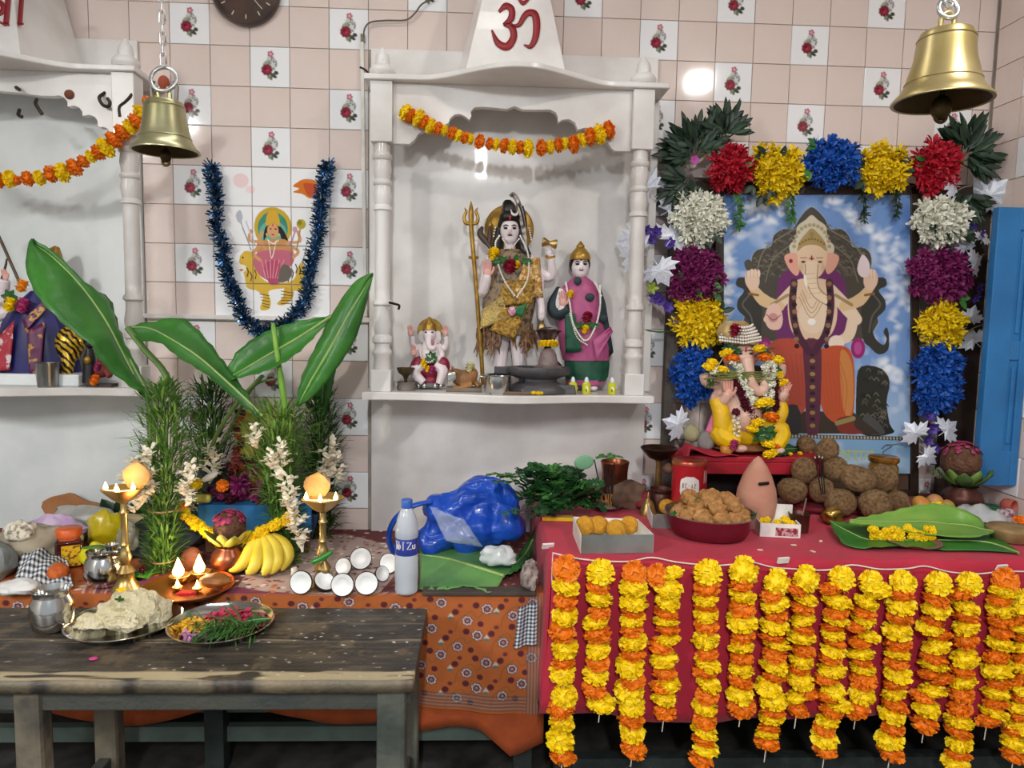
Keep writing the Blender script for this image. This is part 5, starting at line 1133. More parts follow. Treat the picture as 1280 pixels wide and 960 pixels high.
mb = MB(); [F.E(mb, 537+q*4, 415, 1.6, .9, .6, -8.5) for q in (-1, 1)]; F.B(mb, 'eyes', M('eye_1C1416', '1C1416'), bd)
mb = MB(); mb.lathe([(.001, -.004), (15*F.m, -.004), (16*F.m, 0), (15*F.m, .004), (.001, .004)], F.q(537, 414, 8), 32, rotm('X', PI/2)); F.B(mb, 'halo', GLD)
mb = MB(); F.T(mb, [(537, 412, -1, 8.5), (537, 405, -1, 7.5), (537, 399, -1, 4), (537, 396, -1, 1)]); F.B(mb, 'crown', GLD)
mb = MB(); F.E(mb, 522, 458, 9, 14, 9, -6, .25); F.E(mb, 553, 456, 10, 12, 9, -6, -.3); F.E(mb, 537, 463, 15, 10, 10, -2); F.E(mb, 537, 476, 13, 8, 10); F.B(mb, 'crimson_dhoti', M('crimson_paint', '8E1F3C', rough=.4), remesh=.003)
for a_ in ((513, 413, 15, 0, -2, 1), (557, 413, 14, 0, -2, -1), (518, 437, 15, 0, -14, 1)): mb = MB(); F.hand(mb, *a_); F.B(mb, 'hand', SKP)
mb = MB(); F.E(mb, 537, 481, 19, 5, 13, 0); F.B(mb, 'pedestal', M('grey_stone', '6E6A68', rough=.7))
mb = MB(); [F.E(mb, x, 481, 3.2, 3.4, 3, -12) for x in (524, 531, 545, 552)]; F.B(mb, 'silver_feet', STEEL)
mb = MB(); F.E(mb, 551, 472, 5, 7, 4, -12); F.B(mb, 'gold_sweet', GLD)
pl_ = MB(); F.pearls(pl_, [(526, 434, -10), (528, 446, -13), (537, 452, -15), (545, 446, -13), (548, 432, -10)], 1.2); tag(F.B(pl_, 'pearl_strings', PRL), kind='stuff')
lf = MB(); [blade(lf, F.q(540, 446, -14), (math.cos(a), -.3, math.sin(a)), 8*F.m, 5*F.m, .2, (0, -1, 0)) for a in np.linspace(0, 6, 8)]; F.B(lf, 'garland_leaves', GRN)
for k, (x, y) in enumerate(((530, 451), (532, 456), (536, 460))): blooms(F, x, y, -15, 3.6, YEL, 'yellow_flower', seed=k)
blooms(F, 541, 461, -15, 5, M('pink_flower', 'C2407E', rough=.6), 'pink_flower')

# ------------------------------------------------------------------ small things on the middle shelf
def lathe_thing(name, label, cat, prof, p, mat, seg=28, group=None, R=None, W=True):
    mb = MB().lathe(prof, (0, 0, 0), seg, R); o = mb.build(name, mat, W=False); o.location = p; return tag(o, label, cat, group)
Ysh = -.16; mS = mpp(Ysh)
def shelf_pt(x, Y=Ysh): p = PY(x, 485, Y); return np.array([p[0], Y, SZ])
t = thing('brass_lamp_bowl', 'tarnished brass lamp bowl on a foot beside the small elephant-headed figurine', 'lamp', shelf_pt(507, -.17))
MB().lathe([(.5*mS, 0), (11*mS, 0), (12*mS, 3*mS), (11*mS, 9*mS), (12.5*mS, 11*mS), (11*mS, 10.5*mS), (9*mS, 4*mS), (.5*mS, 3*mS)], shelf_pt(508, -.17), 24).build('dish', M('dull_tin', '8A827C', rough=.4, metal=.6), t)
MB().lathe([(2*mS, 4*mS), (2*mS, 14*mS), (4*mS, 18*mS), (9*mS, 22*mS), (11.5*mS, 28*mS), (10.5*mS, 28*mS), (7*mS, 23*mS), (.5*mS, 20*mS)], shelf_pt(507, -.17), 24).build('bowl', M('dark_brass', '5E5238', rough=.45, metal=.7), t)
# reclining bull figurine
F = Fig('bull_figurine', 'orange-brown reclining bull figurine with a pale flower on its back', 'figurine', -.17, 578, 486, SZ)
b = MB(); F.E(b, 580, 473, 16, 11, 11); F.E(b, 590, 468, 8, 9, 8); F.T(b, [(574, 468, -4, 7), (567, 466, -8, 6.5), (562, 470, -11, 5)]); F.T(b, [(590, 480, -6, 4), (575, 484, -10, 3.5), (566, 484, -10, 3)]); F.T(b, [(592, 476, 4, 4), (600, 483, -4, 4)])
for q in (-1, 1): F.T(b, [(567+q*1, 462, -9+q*5, 1.6), (565, 456, -9+q*7, .6)]); F.E(b, 571, 464, 3, 1.6, 1.5, -8+q*7)
F.B(b, 'body', M('ochre_stone', 'A8733E', rough=.55, c2='7E5A3A', scale=14), remesh=.0028)
mb = MB(); mb.box(F.q(580, 486, 0)*[1, 1, 0]+np.array([0, 0, SZ+.008]), (44*F.m, 26*F.m, .016)); F.B(mb, 'base', M('grey_stone2', '7A7066', rough=.7), bev=.004)
mb = MB(); F.quad(mb, [(560, 465, -16), (571, 463, -15), (571, 472, -16), (560, 478, -16)], 4, 4, .4); F.B(mb, 'silver_cover', STEEL, solid=.002)
blooms(F, 588, 458, -6, 7, M('pale_cream_flower', 'E6DFAE', rough=.6), 'cream_flower')
# stone lingam on its base
F = Fig('stone_lingam', 'dark stone lingam with spouted base, yellow flowers and metal cobra hood', 'shrine stone', -.20, 670, 488, SZ)
STN = M('dark_oiled_stone', '4E4A4C', rough=.42, c2='38353A', scale=10, bump=.2)
c = F.q(672, 488)*[1, 1, 0]+np.array([0, 0, SZ]); m_ = F.m
MB().lathe([(32*m_, 0), (40*m_, 1*m_), (40*m_, 6*m_), (30*m_, 12*m_), (24*m_, 15*m_), (24*m_, 18*m_), (40*m_, 24*m_), (42*m_, 28*m_), (40*m_, 33*m_), (36*m_, 33*m_), (32*m_, 30*m_), (1*m_, 30*m_)], c, 40, sy=.62).build('yoni_base', STN, F.o, bev=0)
MB().box(c+np.array([-40*m_, 0, 28*m_]), (30*m_, 13*m_, 9*m_)).build('spout', STN, F.o, bev=.004)
MB().box(c+np.array([28*m_, -.012, 6*m_]), (40*m_, 20*m_, 12*m_), taper=.85).build('foot_slab', STN, F.o, bev=.004, smooth=False)
c2_ = F.q(685, 455); c2_[2] = SZ+31*m_
MB().lathe([(18*m_, 0), (18*m_, 3*m_), (13*m_, 5*m_), (11.5*m_, 12*m_), (10.5*m_, 18*m_), (7*m_, 24*m_), (.5*m_, 26*m_)], c2_, 28).build('lingam', M('stone_with_paste', '8A7672', rough=.5, c2='5E5254', scale=18), F.o)
for k in range(7):
    a = -PI*.05-PI*k/6*.9; blooms(F, 685+9.5*math.cos(a), 430+1.5*math.sin(a), -9+6*abs(math.cos(a)), 4.2, YEL, 'yellow_flower', seed=k)
h = MB(); P = []
for i in range(8):
    v = i/7; w_ = 3+15*v**1.3; P.append([c2_+np.array([(w_*u)*m_*(1 if i < 7 else .9), (.030+ .014*(1-u*u)-.02*v*v), (22+30*v-6*(abs(u)**2)*(v > .9))*m_]) for u in np.linspace(-1, 1, 9)])
h.grid(P); h.build('cobra_hood', M('dark_hood_metal', '3A2F30', rough=.35, metal=.7, c2='6A5650', scale=60), F.o, solid=.004)
MB().tube(cr([c2_+np.array([x*m_, y, z*m_]) for x, y, z in ((17, .01, 3), (10, .035, 10), (2, .04, 20), (0, .036, 34))], 4), .006, 8).build('cobra_body', M('dark_hood_metal', '3A2F30'), F.o)
# steel pan
p = shelf_pt(622, -.235); mS2 = mpp(-.235)
t = thing('steel_pan', 'small shiny steel pan with dark handle in front of the bull figurine', 'pan', p)
MB().lathe([(.001, 0), (15*mS2, 0), (16.5*mS2, 2*mS2), (16.5*mS2, 22*mS2), (18.5*mS2, 23*mS2), (18*mS2, 24*mS2), (15.5*mS2, 22*mS2), (15*mS2, 3*mS2), (.001, 2*mS2)], p, 32).build('body', STEEL, t)
MB().tube(cr([p+np.array([a*mS2, 0, b_*mS2]) for a, b_ in ((10, 24), (17, 29), (28, 25), (33, 12))], 5), .005, 8).build('handle', M('black_bakelite', '1D1C1E', rough=.4), t)
MB().tube(cr([p+np.array([a*mS2, 0, b_*mS2]) for a, b_ in ((-16, 20), (-22, 21), (-24, 14))], 5), .0035, 8).build('side_handle', STEEL, t)
tag(MB().tube([shelf_pt(612, -.27)+[0, 0, .006], shelf_pt(640, -.275)+[0, 0, .006], shelf_pt(668, -.27)+[0, 0, .006]], [.006, .006, .004], 8).build('wooden_stick', M('old_stick', '7A6450', rough=.8)), 'short brown stick lying on the shelf front below the pan', 'stick')
for k, (x, y_) in enumerate(((667, -.272), (673, -.275), (677, -.27))):
    o = link('fallen_flower', MY[k], None, shelf_pt(x, y_)+[0, 0, .008], (0, 0, k), .011); tag(o, 'tiny fallen yellow flower on the shelf beside the stick', 'flower', 'fallen flowers on the shelf')
OILB = M('yellow_oil', 'D8D22E', rough=.15, coat=.5, c2='B9C02A'); CAPW = M('translucent_cap', 'E9EBEC', rough=.3)
for k, (x, lb) in enumerate(((716, 'yellow oil bottle with pale cap standing closest to the lingam stone'), (733, 'yellow oil bottle with pale cap at the sari hem, next to its twin'), (765, 'yellow oil bottle with pale cap standing alone by the marble pillar'))):
    p = shelf_pt(x, -.215); m_ = mpp(-.215); t = thing('oil_bottle', lb, 'bottle', p, 'oil bottles on the om shrine shelf')
    MB().lathe([(4.5*m_, 0), (5.6*m_, 1*m_), (5.6*m_, 12*m_), (4.5*m_, 14.5*m_), (2.6*m_, 15.5*m_)], p, 16).build('body', OILB, t)
    MB().lathe([(2.8*m_, 15*m_), (2.8*m_, 18*m_), (1.6*m_, 21*m_), (.6*m_, 22*m_)], p, 14).build('cap', CAPW, t)
    MB().box(p+np.array([0, -5.6*m_, 7*m_]), (3.2*m_, .6*m_, 6*m_)).build('label', M('bottle_label', 'F2F0B0', c2='4A5A20', scale=160, thr=(.42, .5)), t, smooth=False)

# ------------------------------------------------------------------ goddess on a tiger in the left shrine
YL = -.11; F = Fig('goddess_on_tiger', 'seated goddess statue in purple and red sari with a striped gold tiger', 'statue', YL, 40, 478, SZ)
PUR = M('purple_silk', '26226A', rough=.4, c2='1A1850', scale=10); MRS = M('maroon_silk', '6A1E46', rough=.4, c2='8A2A3A', scale=20)
b = MB(); F.E(b, 62, 338, 13, 16, 12); F.T(b, [(60, 350, 0, 8), (52, 366, 0, 9)], 2); F.E(b, 45, 400, 28, 26, 18); F.T(b, [(25, 380, 0, 8), (8, 372, -4, 7), (12, 350, -8, 6)]); F.T(b, [(74, 378, 0, 8), (92, 368, -2, 6), (88, 352, -4, 5)]); F.T(b, [(20, 385, 0, 8), (-4, 396, -4, 7), (2, 375, -8, 6)])
F.T(b, [(15, 455, -12, 10), (8, 470, -14, 6)]); F.B(b, 'body', SKW, remesh=.004)
mb = MB(); F.T(mb, [(62, 330, 2, 14), (66, 318, 2, 10), (70, 308, 2, 3)]); F.B(mb, 'crown', GLD)
mb = MB(); F.E(mb, 60, 345, 15, 18, 10, 5); F.B(mb, 'hair', BLK)
d = MB(); F.loft(d, [(364, 40, 58, 10), (376, 26, 66, 15), (392, 12, 76, 20), (410, 2, 84, 24), (440, -12, 94, 26), (462, -18, 98, 28), (470, -18, 98, 28)], 36, .03, 11); F.B(d, 'purple_sari', PUR)
for pts, m_, nm in (([(6, 412, -25), (20, 405, -27), (14, 462, -31), (-8, 462, -30)], 'stripe', 'red_striped_fall'), ([(20, 418, -28), (36, 400, -27), (34, 460, -32), (14, 462, -32)], 'stripe', 'red_striped_fall'), ([(52, 412, -28), (72, 402, -25), (70, 466, -31), (58, 466, -32)], 'mar', 'maroon_fall'), ([(44, 400, -25), (66, 376, -18), (72, 384, -19), (50, 414, -27)], 'mar', 'maroon_border')):
    d = MB(); F.quad(d, pts, 6, 8, .7, len(nm)); F.B(d, nm, M('red_white_stripe', 'A82A3A', rough=.5, c2='D8C8C8', scale=30, thr=(.38, .44)) if m_ == 'stripe' else M('maroon_gold_border', '5E2048', rough=.4, c2='B98A3E', scale=36, thr=(.4, .44)), solid=.002)
blooms(F, 29, 381, -24, 9, YEL, 'yellow_flower'); blooms(F, 45, 382, -25, 9, M('pink_flower', 'C2407E'), 'pink_flower'); blooms(F, 37, 358, -14, 8, M('amber_flower', 'F0A020', rough=.6), 'orange_flower')
lf = MB(); [blade(lf, F.q(26, 372, -20), (math.cos(a), -.3, math.sin(a)), 10*F.m, 6*F.m, .2, (0, -1, 0)) for a in np.linspace(0, 6, 7)]; F.B(lf, 'garland_leaves', GRN)
mb = MB(); F.T(mb, [(-2, 288, -8, 1.8), (4, 296, -8, 1.8), (30, 354, -8, 1.8)], 3); F.T(mb, [(-4, 294, -8, 1.2), (3, 298, -8, 1.4), (2, 288, -8, 1)], 4); F.T(mb, [(4, 360, -8, 1.2), (12, 335, -8, 1.4), (14, 324, -8, 1)], 3); F.B(mb, 'weapons', M('old_bronze', '5A4A38', rough=.4, metal=.7))
for a_ in ((13, 344, 16, .2, -10, 1), (2, 368, 16, 0, -10, 1), (88, 346, 14, -.2, -6, -1)): mb = MB(); F.hand(mb, *a_); F.B(mb, 'hand', SKP)
face(F, F.o, 62, 338, 12, 15, -12)
mb = MB(); F.E(mb, 62, 340, 1.8, 4, 3, -12); F.B(mb, 'nose', SKW)
mb = MB(); F.E(mb, 88, 352, 5, 5, 5, -6); F.T(mb, [(84, 336, -4, 5), (90, 344, -4, 6), (87, 354, -5, 4)], 3); F.B(mb, 'gold_ornament', GLD)
TGR = M('gold_tiger_stripes', 'CFA52E', rough=.3, metal=.4, c2='2A1C10', scale=26, thr=(.44, .48))
tg_ = bpy.data.materials['gold_tiger_stripes']; wv = tg_.node_tree.nodes.new('ShaderNodeTexWave'); wv.inputs['Scale'].default_value = 22; wv.inputs['Distortion'].default_value = 6; wv.inputs['Detail'].default_value = 2; wv.bands_direction = 'DIAGONAL'
tg_.node_tree.links.new([n for n in tg_.node_tree.nodes if n.type == 'TEX_COORD'][0].outputs['Object'], wv.inputs['Vector']); tg_.node_tree.links.new(wv.outputs['Fac'], [n for n in tg_.node_tree.nodes if n.type == 'VALTORGB'][0].inputs['Fac'])
b = MB(); F.E(b, 92, 430, 16, 22, 16, -8); F.T(b, [(92, 436, -14, 9), (96, 455, -18, 7), (95, 468, -20, 6)]); F.E(b, 94, 470, 8, 4, 9, -22); F.T(b, [(76, 450, -10, 8), (70, 464, -18, 6), (74, 470, -20, 5)]); F.T(b, [(100, 430, -8, 8), (110, 424, -12, 9), (114, 430, -18, 6)])
for q in (-1, 1): F.E(b, 110+q*5, 414, 3, 4, 3, -12)
F.B(b, 'tiger', TGR, remesh=.0035)
mb = MB(); mb.box(np.array([PY(40, 470, YL)[0], YL-.045, SZ+.022]), (150*F.m, .13, .044)); F.B(mb, 'stone_base', MAR2, bev=.006, smooth=False)
Yl = -.235
def left_pt(x, Y=Yl): p = PY(x, 478, Y); return np.array([p[0], Y, SZ])
m_ = mpp(Yl); p = left_pt(60)
tag(MB().lathe([(.001, .002), (11*m_, 0), (11.5*m_, 2*m_), (13*m_, 29*m_), (13.4*m_, 30*m_), (12.6*m_, 29.5*m_), (10.6*m_, 3*m_), (.001, 3*m_)], p, 32).build('steel_tumbler', M('brushed_steel', '9A9A98', rough=.3, metal=1, var=.06)), 'plain steel tumbler on the shelf before the goddess on a tiger', 'tumbler')
F = Fig('standing_attendant_figurine', 'tiny dark attendant figurine behind the banana leaf in the hooked shrine', 'figurine', -.18, 112, 478, SZ)
b = MB(); F.loft(b, [(436, 108, 116, 4), (446, 105, 119, 6), (462, 104, 120, 7), (478, 103, 121, 8)], 16); F.E(b, 112, 430, 5, 6, 5); F.B(b, 'body', M('black_stone', '1E1C1E', rough=.4)); mb = MB(); F.E(mb, 113, 450, 4, 5, 3, -7); F.B(mb, 'gold_chain', GLD)
F = Fig('kneeling_figurine', 'tiny red and orange figurine at the end of the hooked shrine shelf', 'figurine', -.20, 128, 480, SZ)
b = MB(); F.E(b, 127, 462, 9, 10, 8); F.E(b, 126, 450, 5, 5, 5); F.T(b, [(134, 462, -4, 4), (142, 470, -8, 4)]); F.B(b, 'body', M('brick_red', '8A3A30', rough=.6, c2='6A2A2A'), remesh=.003)
blooms(F, 124, 474, -10, 7, ORA, 'orange_flower'); blooms(F, 126, 458, -8, 5, M('pink_flower', 'C2407E'), 'pink_flower')
MB().box(np.array([F.o.location[0], F.o.location[1], SZ+.006]), (.09, .05, .012)).build('base', M('dark_wood_base', '3A2E2A'), F.o, smooth=False)

# ================================================================== things on the red table
ZTC = ZT+.0065                                    # top of the cloth
def tz(x, y, dz=0): p = PZ(x, y, ZTC); return np.array([p[0], p[1], ZTC+dz])
LEAFB = M('banana_leaf', '3F7F2E', rough=.38, c2='2C6424', scale=6, bump=.15, bscale=40); LEAFL = M('banana_leaf_pale', '7FA648', rough=.4, c2='5F9238', scale=6, bump=.15, bscale=40); RIB = M('leaf_midrib', '9DB56A', rough=.5)
def leafsurf(name, L, Mi, R, mat, parent=None, n=22, fold=.012, rib=.004, label=None, rip=.004, seed=1, grp=None, zmin=None):
    # blade between a left edge, a midrib and a right edge (world points), with veins rippling across
    L, Mi, R = [resamp(cr(np.array(a, float), 6), n) for a in (L, Mi, R)]; r = random.Random(seed); P = []
    o_ = thing(name, label, 'leaf', Mi[-1], grp) if label else parent
    for i in range(n):
        row = []; t = Mi[min(i+1, n-1)]-Mi[max(i-1, 0)]; nn = np.cross(t, R[i]-L[i]); nn = nn/(np.linalg.norm(nn)+1e-9)
        for k in range(6): u = k/6; row.append(L[i]*(1-u)+Mi[i]*u+nn*(fold*math.sin(PI*u)+rip*math.sin(i*2.1+k*.6)*(1-u)))
        for k in range(7): u = k/6; row.append(Mi[i]*(1-u)+R[i]*u+nn*(fold*math.sin(PI*u)+rip*math.sin(i*2.3+k*.6+1)*u))
        P.append(row)
    P = np.array(P)
    if zmin is not None: P[..., 2] = np.maximum(P[..., 2], zmin); Mi = Mi.copy(); Mi[:, 2] = np.maximum(Mi[:, 2], zmin)
    MB().grid(P).build('leaf_blade', mat, o_, solid=.0012)
    MB().tube(Mi, [rib*(.4+.6*i/(n-1)) for i in range(n)], 6).build('midrib', RIB, o_); return o_
# low red stool
YSt = -.30; zst = PY(950, 571, YSt)[2]; xs_a = PY(868, 575, YSt)[0]; xs_b = PY(1042, 570, YSt)[0]
st_ = thing('red_stool', 'low red stool carrying the garlanded idol', 'stool', ((xs_a+xs_b)/2, YSt+.085, ZTC)); RST = M('red_stool_paint', 'B21F30', rough=.5, c2='9A1828')
MB().box(((xs_a+xs_b)/2, YSt+.085, zst-.012), (xs_b-xs_a, .17, .022)).build('seat', RST, st_, smooth=False, bev=.005)
MB().box(((xs_a+xs_b)/2, YSt+.012, zst-.045), (xs_b-xs_a-.02, .02, .045)).build('front_apron', RST, st_, smooth=False, bev=.003)
for x in (xs_a+.03, xs_b-.03):
    for y in (YSt+.03, YSt+.14): MB().box((x, y, (ZTC+zst-.023)/2), (.05, .04, zst-.023-ZTC)).build('leg', RST, st_, smooth=False, bev=.003)
MB().box(((xs_a+xs_b)/2, YSt+.155, (ZTC+zst-.03)/2), (xs_b-xs_a-.05, .01, zst-.04-ZTC)).build('rear_board', M('under_seat_shade', '161314', rough=.8), st_, smooth=False)  # black sheet standing in for the shade in the opening under the seat
d = []                                             # crumpled red cloth at the stool's end
for i in range(10):
    v = i/9; d.append([[xs_a-.06+.22*u, YSt-.02+.16*v, zst+.004+.05*max(0, 1-u*1.4)*math.sin(PI*min(1, v+.2))+.006*math.sin(u*9+v*5)-(.14*(1-v) if u < .12 else 0)] for u in [j/12 for j in range(13)]])
tag(MB().grid(d).build('red_cloth', M('red_cotton2', 'B5283C', rough=.75), solid=.003), 'crumpled red cloth over the end of the low stool', 'cloth')
# garlanded elephant-headed idol
F = Fig('elephant_god_idol', 'painted elephant-headed idol in yellow dhoti and beaded turban, covered in garlands', 'idol', -.205, 926, 562, zst)
SKI = M('idol_pink_skin', 'E2BFAE', rough=.35, c2='D6A894', scale=10, sss=.04)
b = MB()
F.E(b, 927, 445, 15, 19, 14, -2); F.E(b, 927, 500, 27, 34, 22); F.E(b, 927, 520, 26, 22, 24, -6)
F.T(b, [(928, 448, -12, 9), (929, 462, -17, 8), (932, 478, -21, 7), (940, 488, -23, 6), (947, 482, -24, 5), (944, 474, -24, 4)])
F.T(b, [(908, 480, 0, 9), (894, 500, -4, 9), (900, 498, -16, 7), (903, 488, -20, 6)]); F.T(b, [(948, 480, 0, 9), (968, 500, -4, 9), (972, 494, -14, 7), (975, 488, -16, 6)])
F.T(b, [(908, 478, 4, 8), (886, 478, 4, 8), (880, 468, 2, 6)]); F.T(b, [(948, 478, 4, 8), (974, 470, 4, 8), (978, 455, 2, 6)])
F.E(b, 916, 556, 10, 5, 8, -26); F.E(b, 962, 558, 9, 5, 8, -26)
bd = F.B(b, 'body', SKI, remesh=.0042, sm=4)
mb = MB(); [F.E(mb, 927+q*17, 447, 6, 12, 3, 4, q*.3) for q in (-1, 1)]; F.B(mb, 'ears', M('idol_ear', 'D98E80', rough=.4), bd)
mb = MB(); [F.E(mb, 927+q*6.5, 441, 2.6, 1.3, 1.2, -15) for q in (-1, 1)]; F.B(mb, 'eyes', M('eye_1C1416', '1C1416'), bd)
mb = MB(); [F.T(mb, [(927+q*3, 437, -16, .7), (927+q*8, 435.5, -14.5, .8), (927+q*11, 438, -12, .4)], 3, 5) for q in (-1, 1)]; F.B(mb, 'eyebrows', M('brow', '2A1A1A'), bd)
mb = MB(); F.E(mb, 927, 436, 1.4, 3.4, 1, -16); F.B(mb, 'forehead_mark', M('vermilion', 'B01F30'), bd)
mb = MB(); F.T(mb, [(922, 457, -14, 1.8), (918, 463, -19, 1.4), (917, 468, -21, .6)], 3); F.B(mb, 'tusk', PRL, bd)
# turban with beads
TBN = M('cream_gold_turban', 'CDB486', rough=.4, metal=.3, c2='A98A4E', scale=30)
mb = MB(); F.loft(mb, [(430, 906, 947, 17), (423, 898, 947, 20), (415, 895, 945, 20), (407, 899, 938, 17), (401, 906, 930, 10)], 24, .04, 10); tb_ = F.B(mb, 'turban', TBN)
pl_ = MB()
for k in range(6): y = 403+k*3.8; w_ = 14+min(k, 4)*2.4; F.pearls(pl_, [(921-w_, y+3, -8), (914, y+5, -20), (922, y+6, -21.5), (930, y+5, -20), (923+w_, y+3, -10)], 1.7, 3.0)
tag(F.B(pl_, 'turban_beads', PRL, tb_), kind='stuff')
blooms(F, 913, 413, -18, 9, ROSE_R, 'red_flower', tb_)
mb = MB(); F.hand(mb, 903, 484, 28, .1, -22, 1); F.B(mb, 'raised_palm', M('idol_palm', 'E3A898', rough=.4)); mb = MB(); F.hand(mb, 976, 484, 20, -.3, -18, -1); F.B(mb, 'resting_hand', M('idol_palm', 'E3A898'))
YDH = M('yellow_dhoti', 'F0C30A', rough=.5, c2='D8A806', scale=10)
mb = MB(); F.T(mb, [(892, 498, -8, 9), (897, 515, -14, 11), (897, 532, -18, 11), (904, 540, -20, 8)]); F.B(mb, 'yellow_sleeve', YDH); mb = MB(); F.T(mb, [(970, 500, -8, 8), (972, 512, -12, 9), (966, 526, -16, 8)]); F.B(mb, 'yellow_sleeve', YDH)
mb = MB(); F.E(mb, 927, 542, 32, 18, 22, 0); F.T(mb, [(915, 528, -10, 15), (894, 540, -18, 13), (914, 552, -25, 10)]); F.T(mb, [(940, 528, -10, 15), (968, 536, -18, 13), (960, 554, -24, 10)]); F.B(mb, 'yellow_dhoti', YDH, remesh=.004); mb = MB(); F.quad(mb, [(893, 505, -6), (902, 505, -10), (894, 548, -14), (878, 540, -8)], 5, 6, .6); F.B(mb, 'pink_scarf', M('pink_satin', 'D86A9A', rough=.4), solid=.003)
mb = MB(); F.E(mb, 927, 558, 42, 7, 30, 2); F.B(mb, 'pedestal', M('idol_base', '8A5A3A', rough=.5))
yI = F.Y; fI = F
def strand(label, items, name='flower_garland', fl=None, cat='garland'):
    P = [fI.q(x, y, dy) for x, y, dy, r, c in items]; g = thing(name, label, cat, P[-1]); MB().tube(P, .0015, 5).build('thread', THREAD, g)
    for i, (p, it) in enumerate(zip(P, items)):
        d = P[min(i+1, len(P)-1)]-P[max(i-1, 0)]
        if it[4] in 'YO': o = put_flower(g, p, it[3]*fI.m, it[4], fl=.9)
        else: o = link('flower', {'W': JAS, 'M': MRO, 'G': GLF}[it[4]], g, p-worldloc(g), (random.random()*6, random.random()*6, 0), it[3]*fI.m)
    return g
def small_bloom(mat, n, seed):
    mb = MB(); r = random.Random(seed); mb.ell((0, 0, 0), (.55, .55, .55), seg=8, rings=5)
    for d in fib(n): d = np.array(d); t = np.cross(d, [r.random(), r.random(), r.random()]); t /= np.linalg.norm(t); mb.grid([[d*.3-t*.2, d*.3+t*.2], [d*.8-t*.36, d*.8+t*.36], [d*1.02-t*.2, d*1.02+t*.2]])
    return mb.mesh('flower', mat)
JAS = small_bloom(M('jasmine_white', 'F2F0E4', rough=.5, c2='DADBC2', scale=60), 14, 1); MRO = small_bloom(M('maroon_rose', '6A0F28', rough=.6, c2='4A0A1C', scale=60), 22, 2)
mbG = MB(); [blade(mbG, (0, 0, 0), (math.cos(a), math.sin(a*2.3)*.6, math.sin(a)), 1.3, .8, .2, (0, -1, .2)) for a in np.linspace(0, 6, 6)]; GLF = mbG.mesh('leaf', GRN)
strand('ring of yellow and orange marigolds over the idol shoulders', [(885, 476, -14, 8, 'G'), (882, 458, -14, 9, 'Y'), (886, 452, -14, 8, 'Y'), (897, 461, -20, 9, 'Y'), (888, 463, -18, 6, 'W'), (902, 440, -16, 9, 'Y'), (909, 447, -19, 9.5, 'O'), (906, 436, -15, 7, 'G'), (913, 437, -16, 7, 'G'), (943, 435, -16, 9, 'Y'), (952, 437, -15, 8, 'G'), (950, 446, -18, 9.5, 'O'), (966, 449, -14, 9, 'Y'), (964, 461, -13, 7, 'G'), (966, 467, -15, 8, 'Y'), (971, 477, -15, 9, 'Y')])
jl = [(911+random.uniform(-4, 4)+t*22, 452+t*46+random.uniform(-3, 3), -22-4*t, 4.2, 'W') for t in np.linspace(0, 1, 30)]
jr = [(955-t*7+random.uniform(-7, 7), 450+t*44+random.uniform(-3, 3), -20-5*t, 4.2, 'W') for t in np.linspace(0, 1, 34)]
strand('thick white jasmine strand on the raised-palm side of the idol', jl); strand('thick white jasmine strand on the resting-hand side of the idol', jr)
strand('maroon rose strand across the idol chest', [(914+t*18+random.uniform(-3, 3), 474+t*48, -21-5*t, 5.4, 'M') for t in np.linspace(0, 1, 22)]); strand('short maroon rose strand beside the resting hand', [(964-t*2+random.uniform(-2, 2), 474+t*34, -18, 4.8, 'M') for t in np.linspace(0, 1, 12)])
strand('marigold pendant with dark leaves hanging to the idol feet', [(943, 500, -27, 11, 'Y'), (951, 500, -26, 8, 'Y'), (947, 510, -27, 8, 'G'), (953, 517, -29, 11, 'O'), (935, 524, -29, 10, 'Y'), (930, 532, -29, 8, 'Y'), (946, 534, -29, 10, 'G'), (954, 538, -29, 10, 'G'), (938, 540, -29, 8, 'G'), (948, 549, -31, 9, 'Y'), (958, 551, -29, 7, 'O'), (950, 561, -33, 10, 'Y')])
strand('thin white flower string with a rose knot beside the yellow dhoti', [(911, 512, -26, 5.5, 'M')]+[(911+random.uniform(-1.5, 1.5)+(k % 2)*6-3, 517+k*2.6, -27, 2.6, 'W') for k in range(12)])
mb = MB(); r_ = random.Random(3)
for k in range(40): x = r_.uniform(872, 940); y = 466+abs(x-905)*.06+r_.uniform(-4, 6); F.T(mb, [(x, y, -24, .7), (x+r_.uniform(8, 20), y+r_.uniform(-3, 3), -26, .5), (x+r_.uniform(22, 34), y+r_.uniform(-5, 5), -24, .2)], 2, 4)
tag(tag(mb.build('grass_garland', M('dry_grass_garland', '8A9448', rough=.7, c2='6A6A34', scale=40)), 'bundle of pale dry grass laid over the raised palm of the idol', 'grass'), kind='stuff')
# offerings round the idol's feet on the stool
def sz(x, y): p = PZ(x, y, zst); return np.array([p[0], p[1], zst])
def blob(name, label, cat, p, r, mat, sq=1, bump=.1, seed=0, grp=None, seg=18, rings=12):
    mb = MB(); q = random.Random(seed); ph = [q.uniform(0, 6) for _ in range(4)]; mb.ell((0, 0, r*sq), (r, r*.95, r*sq), seg=seg, rings=rings)
    mb.v = [tuple(np.array(v)*(1+bump*math.sin(v[0]/r*2.3+ph[0])*math.sin(v[1]/r*2.1+ph[1]))*[1, 1, 1]) for v in mb.v]
    zmin = min(v[2] for v in mb.v); mb.v = [(x, y, z-zmin) for x, y, z in mb.v]; o = mb.build(name, mat, W=False); o.location = p; return tag(o, label, cat, grp)
mI = mpp(-.36)
blob('river_stone', 'smooth olive stone on the crumpled red cloth', 'stone', sz(870, 566)+[0, .06, .03], 12*mI, M('olive_stone', 'A8A078', rough=.6), .95)
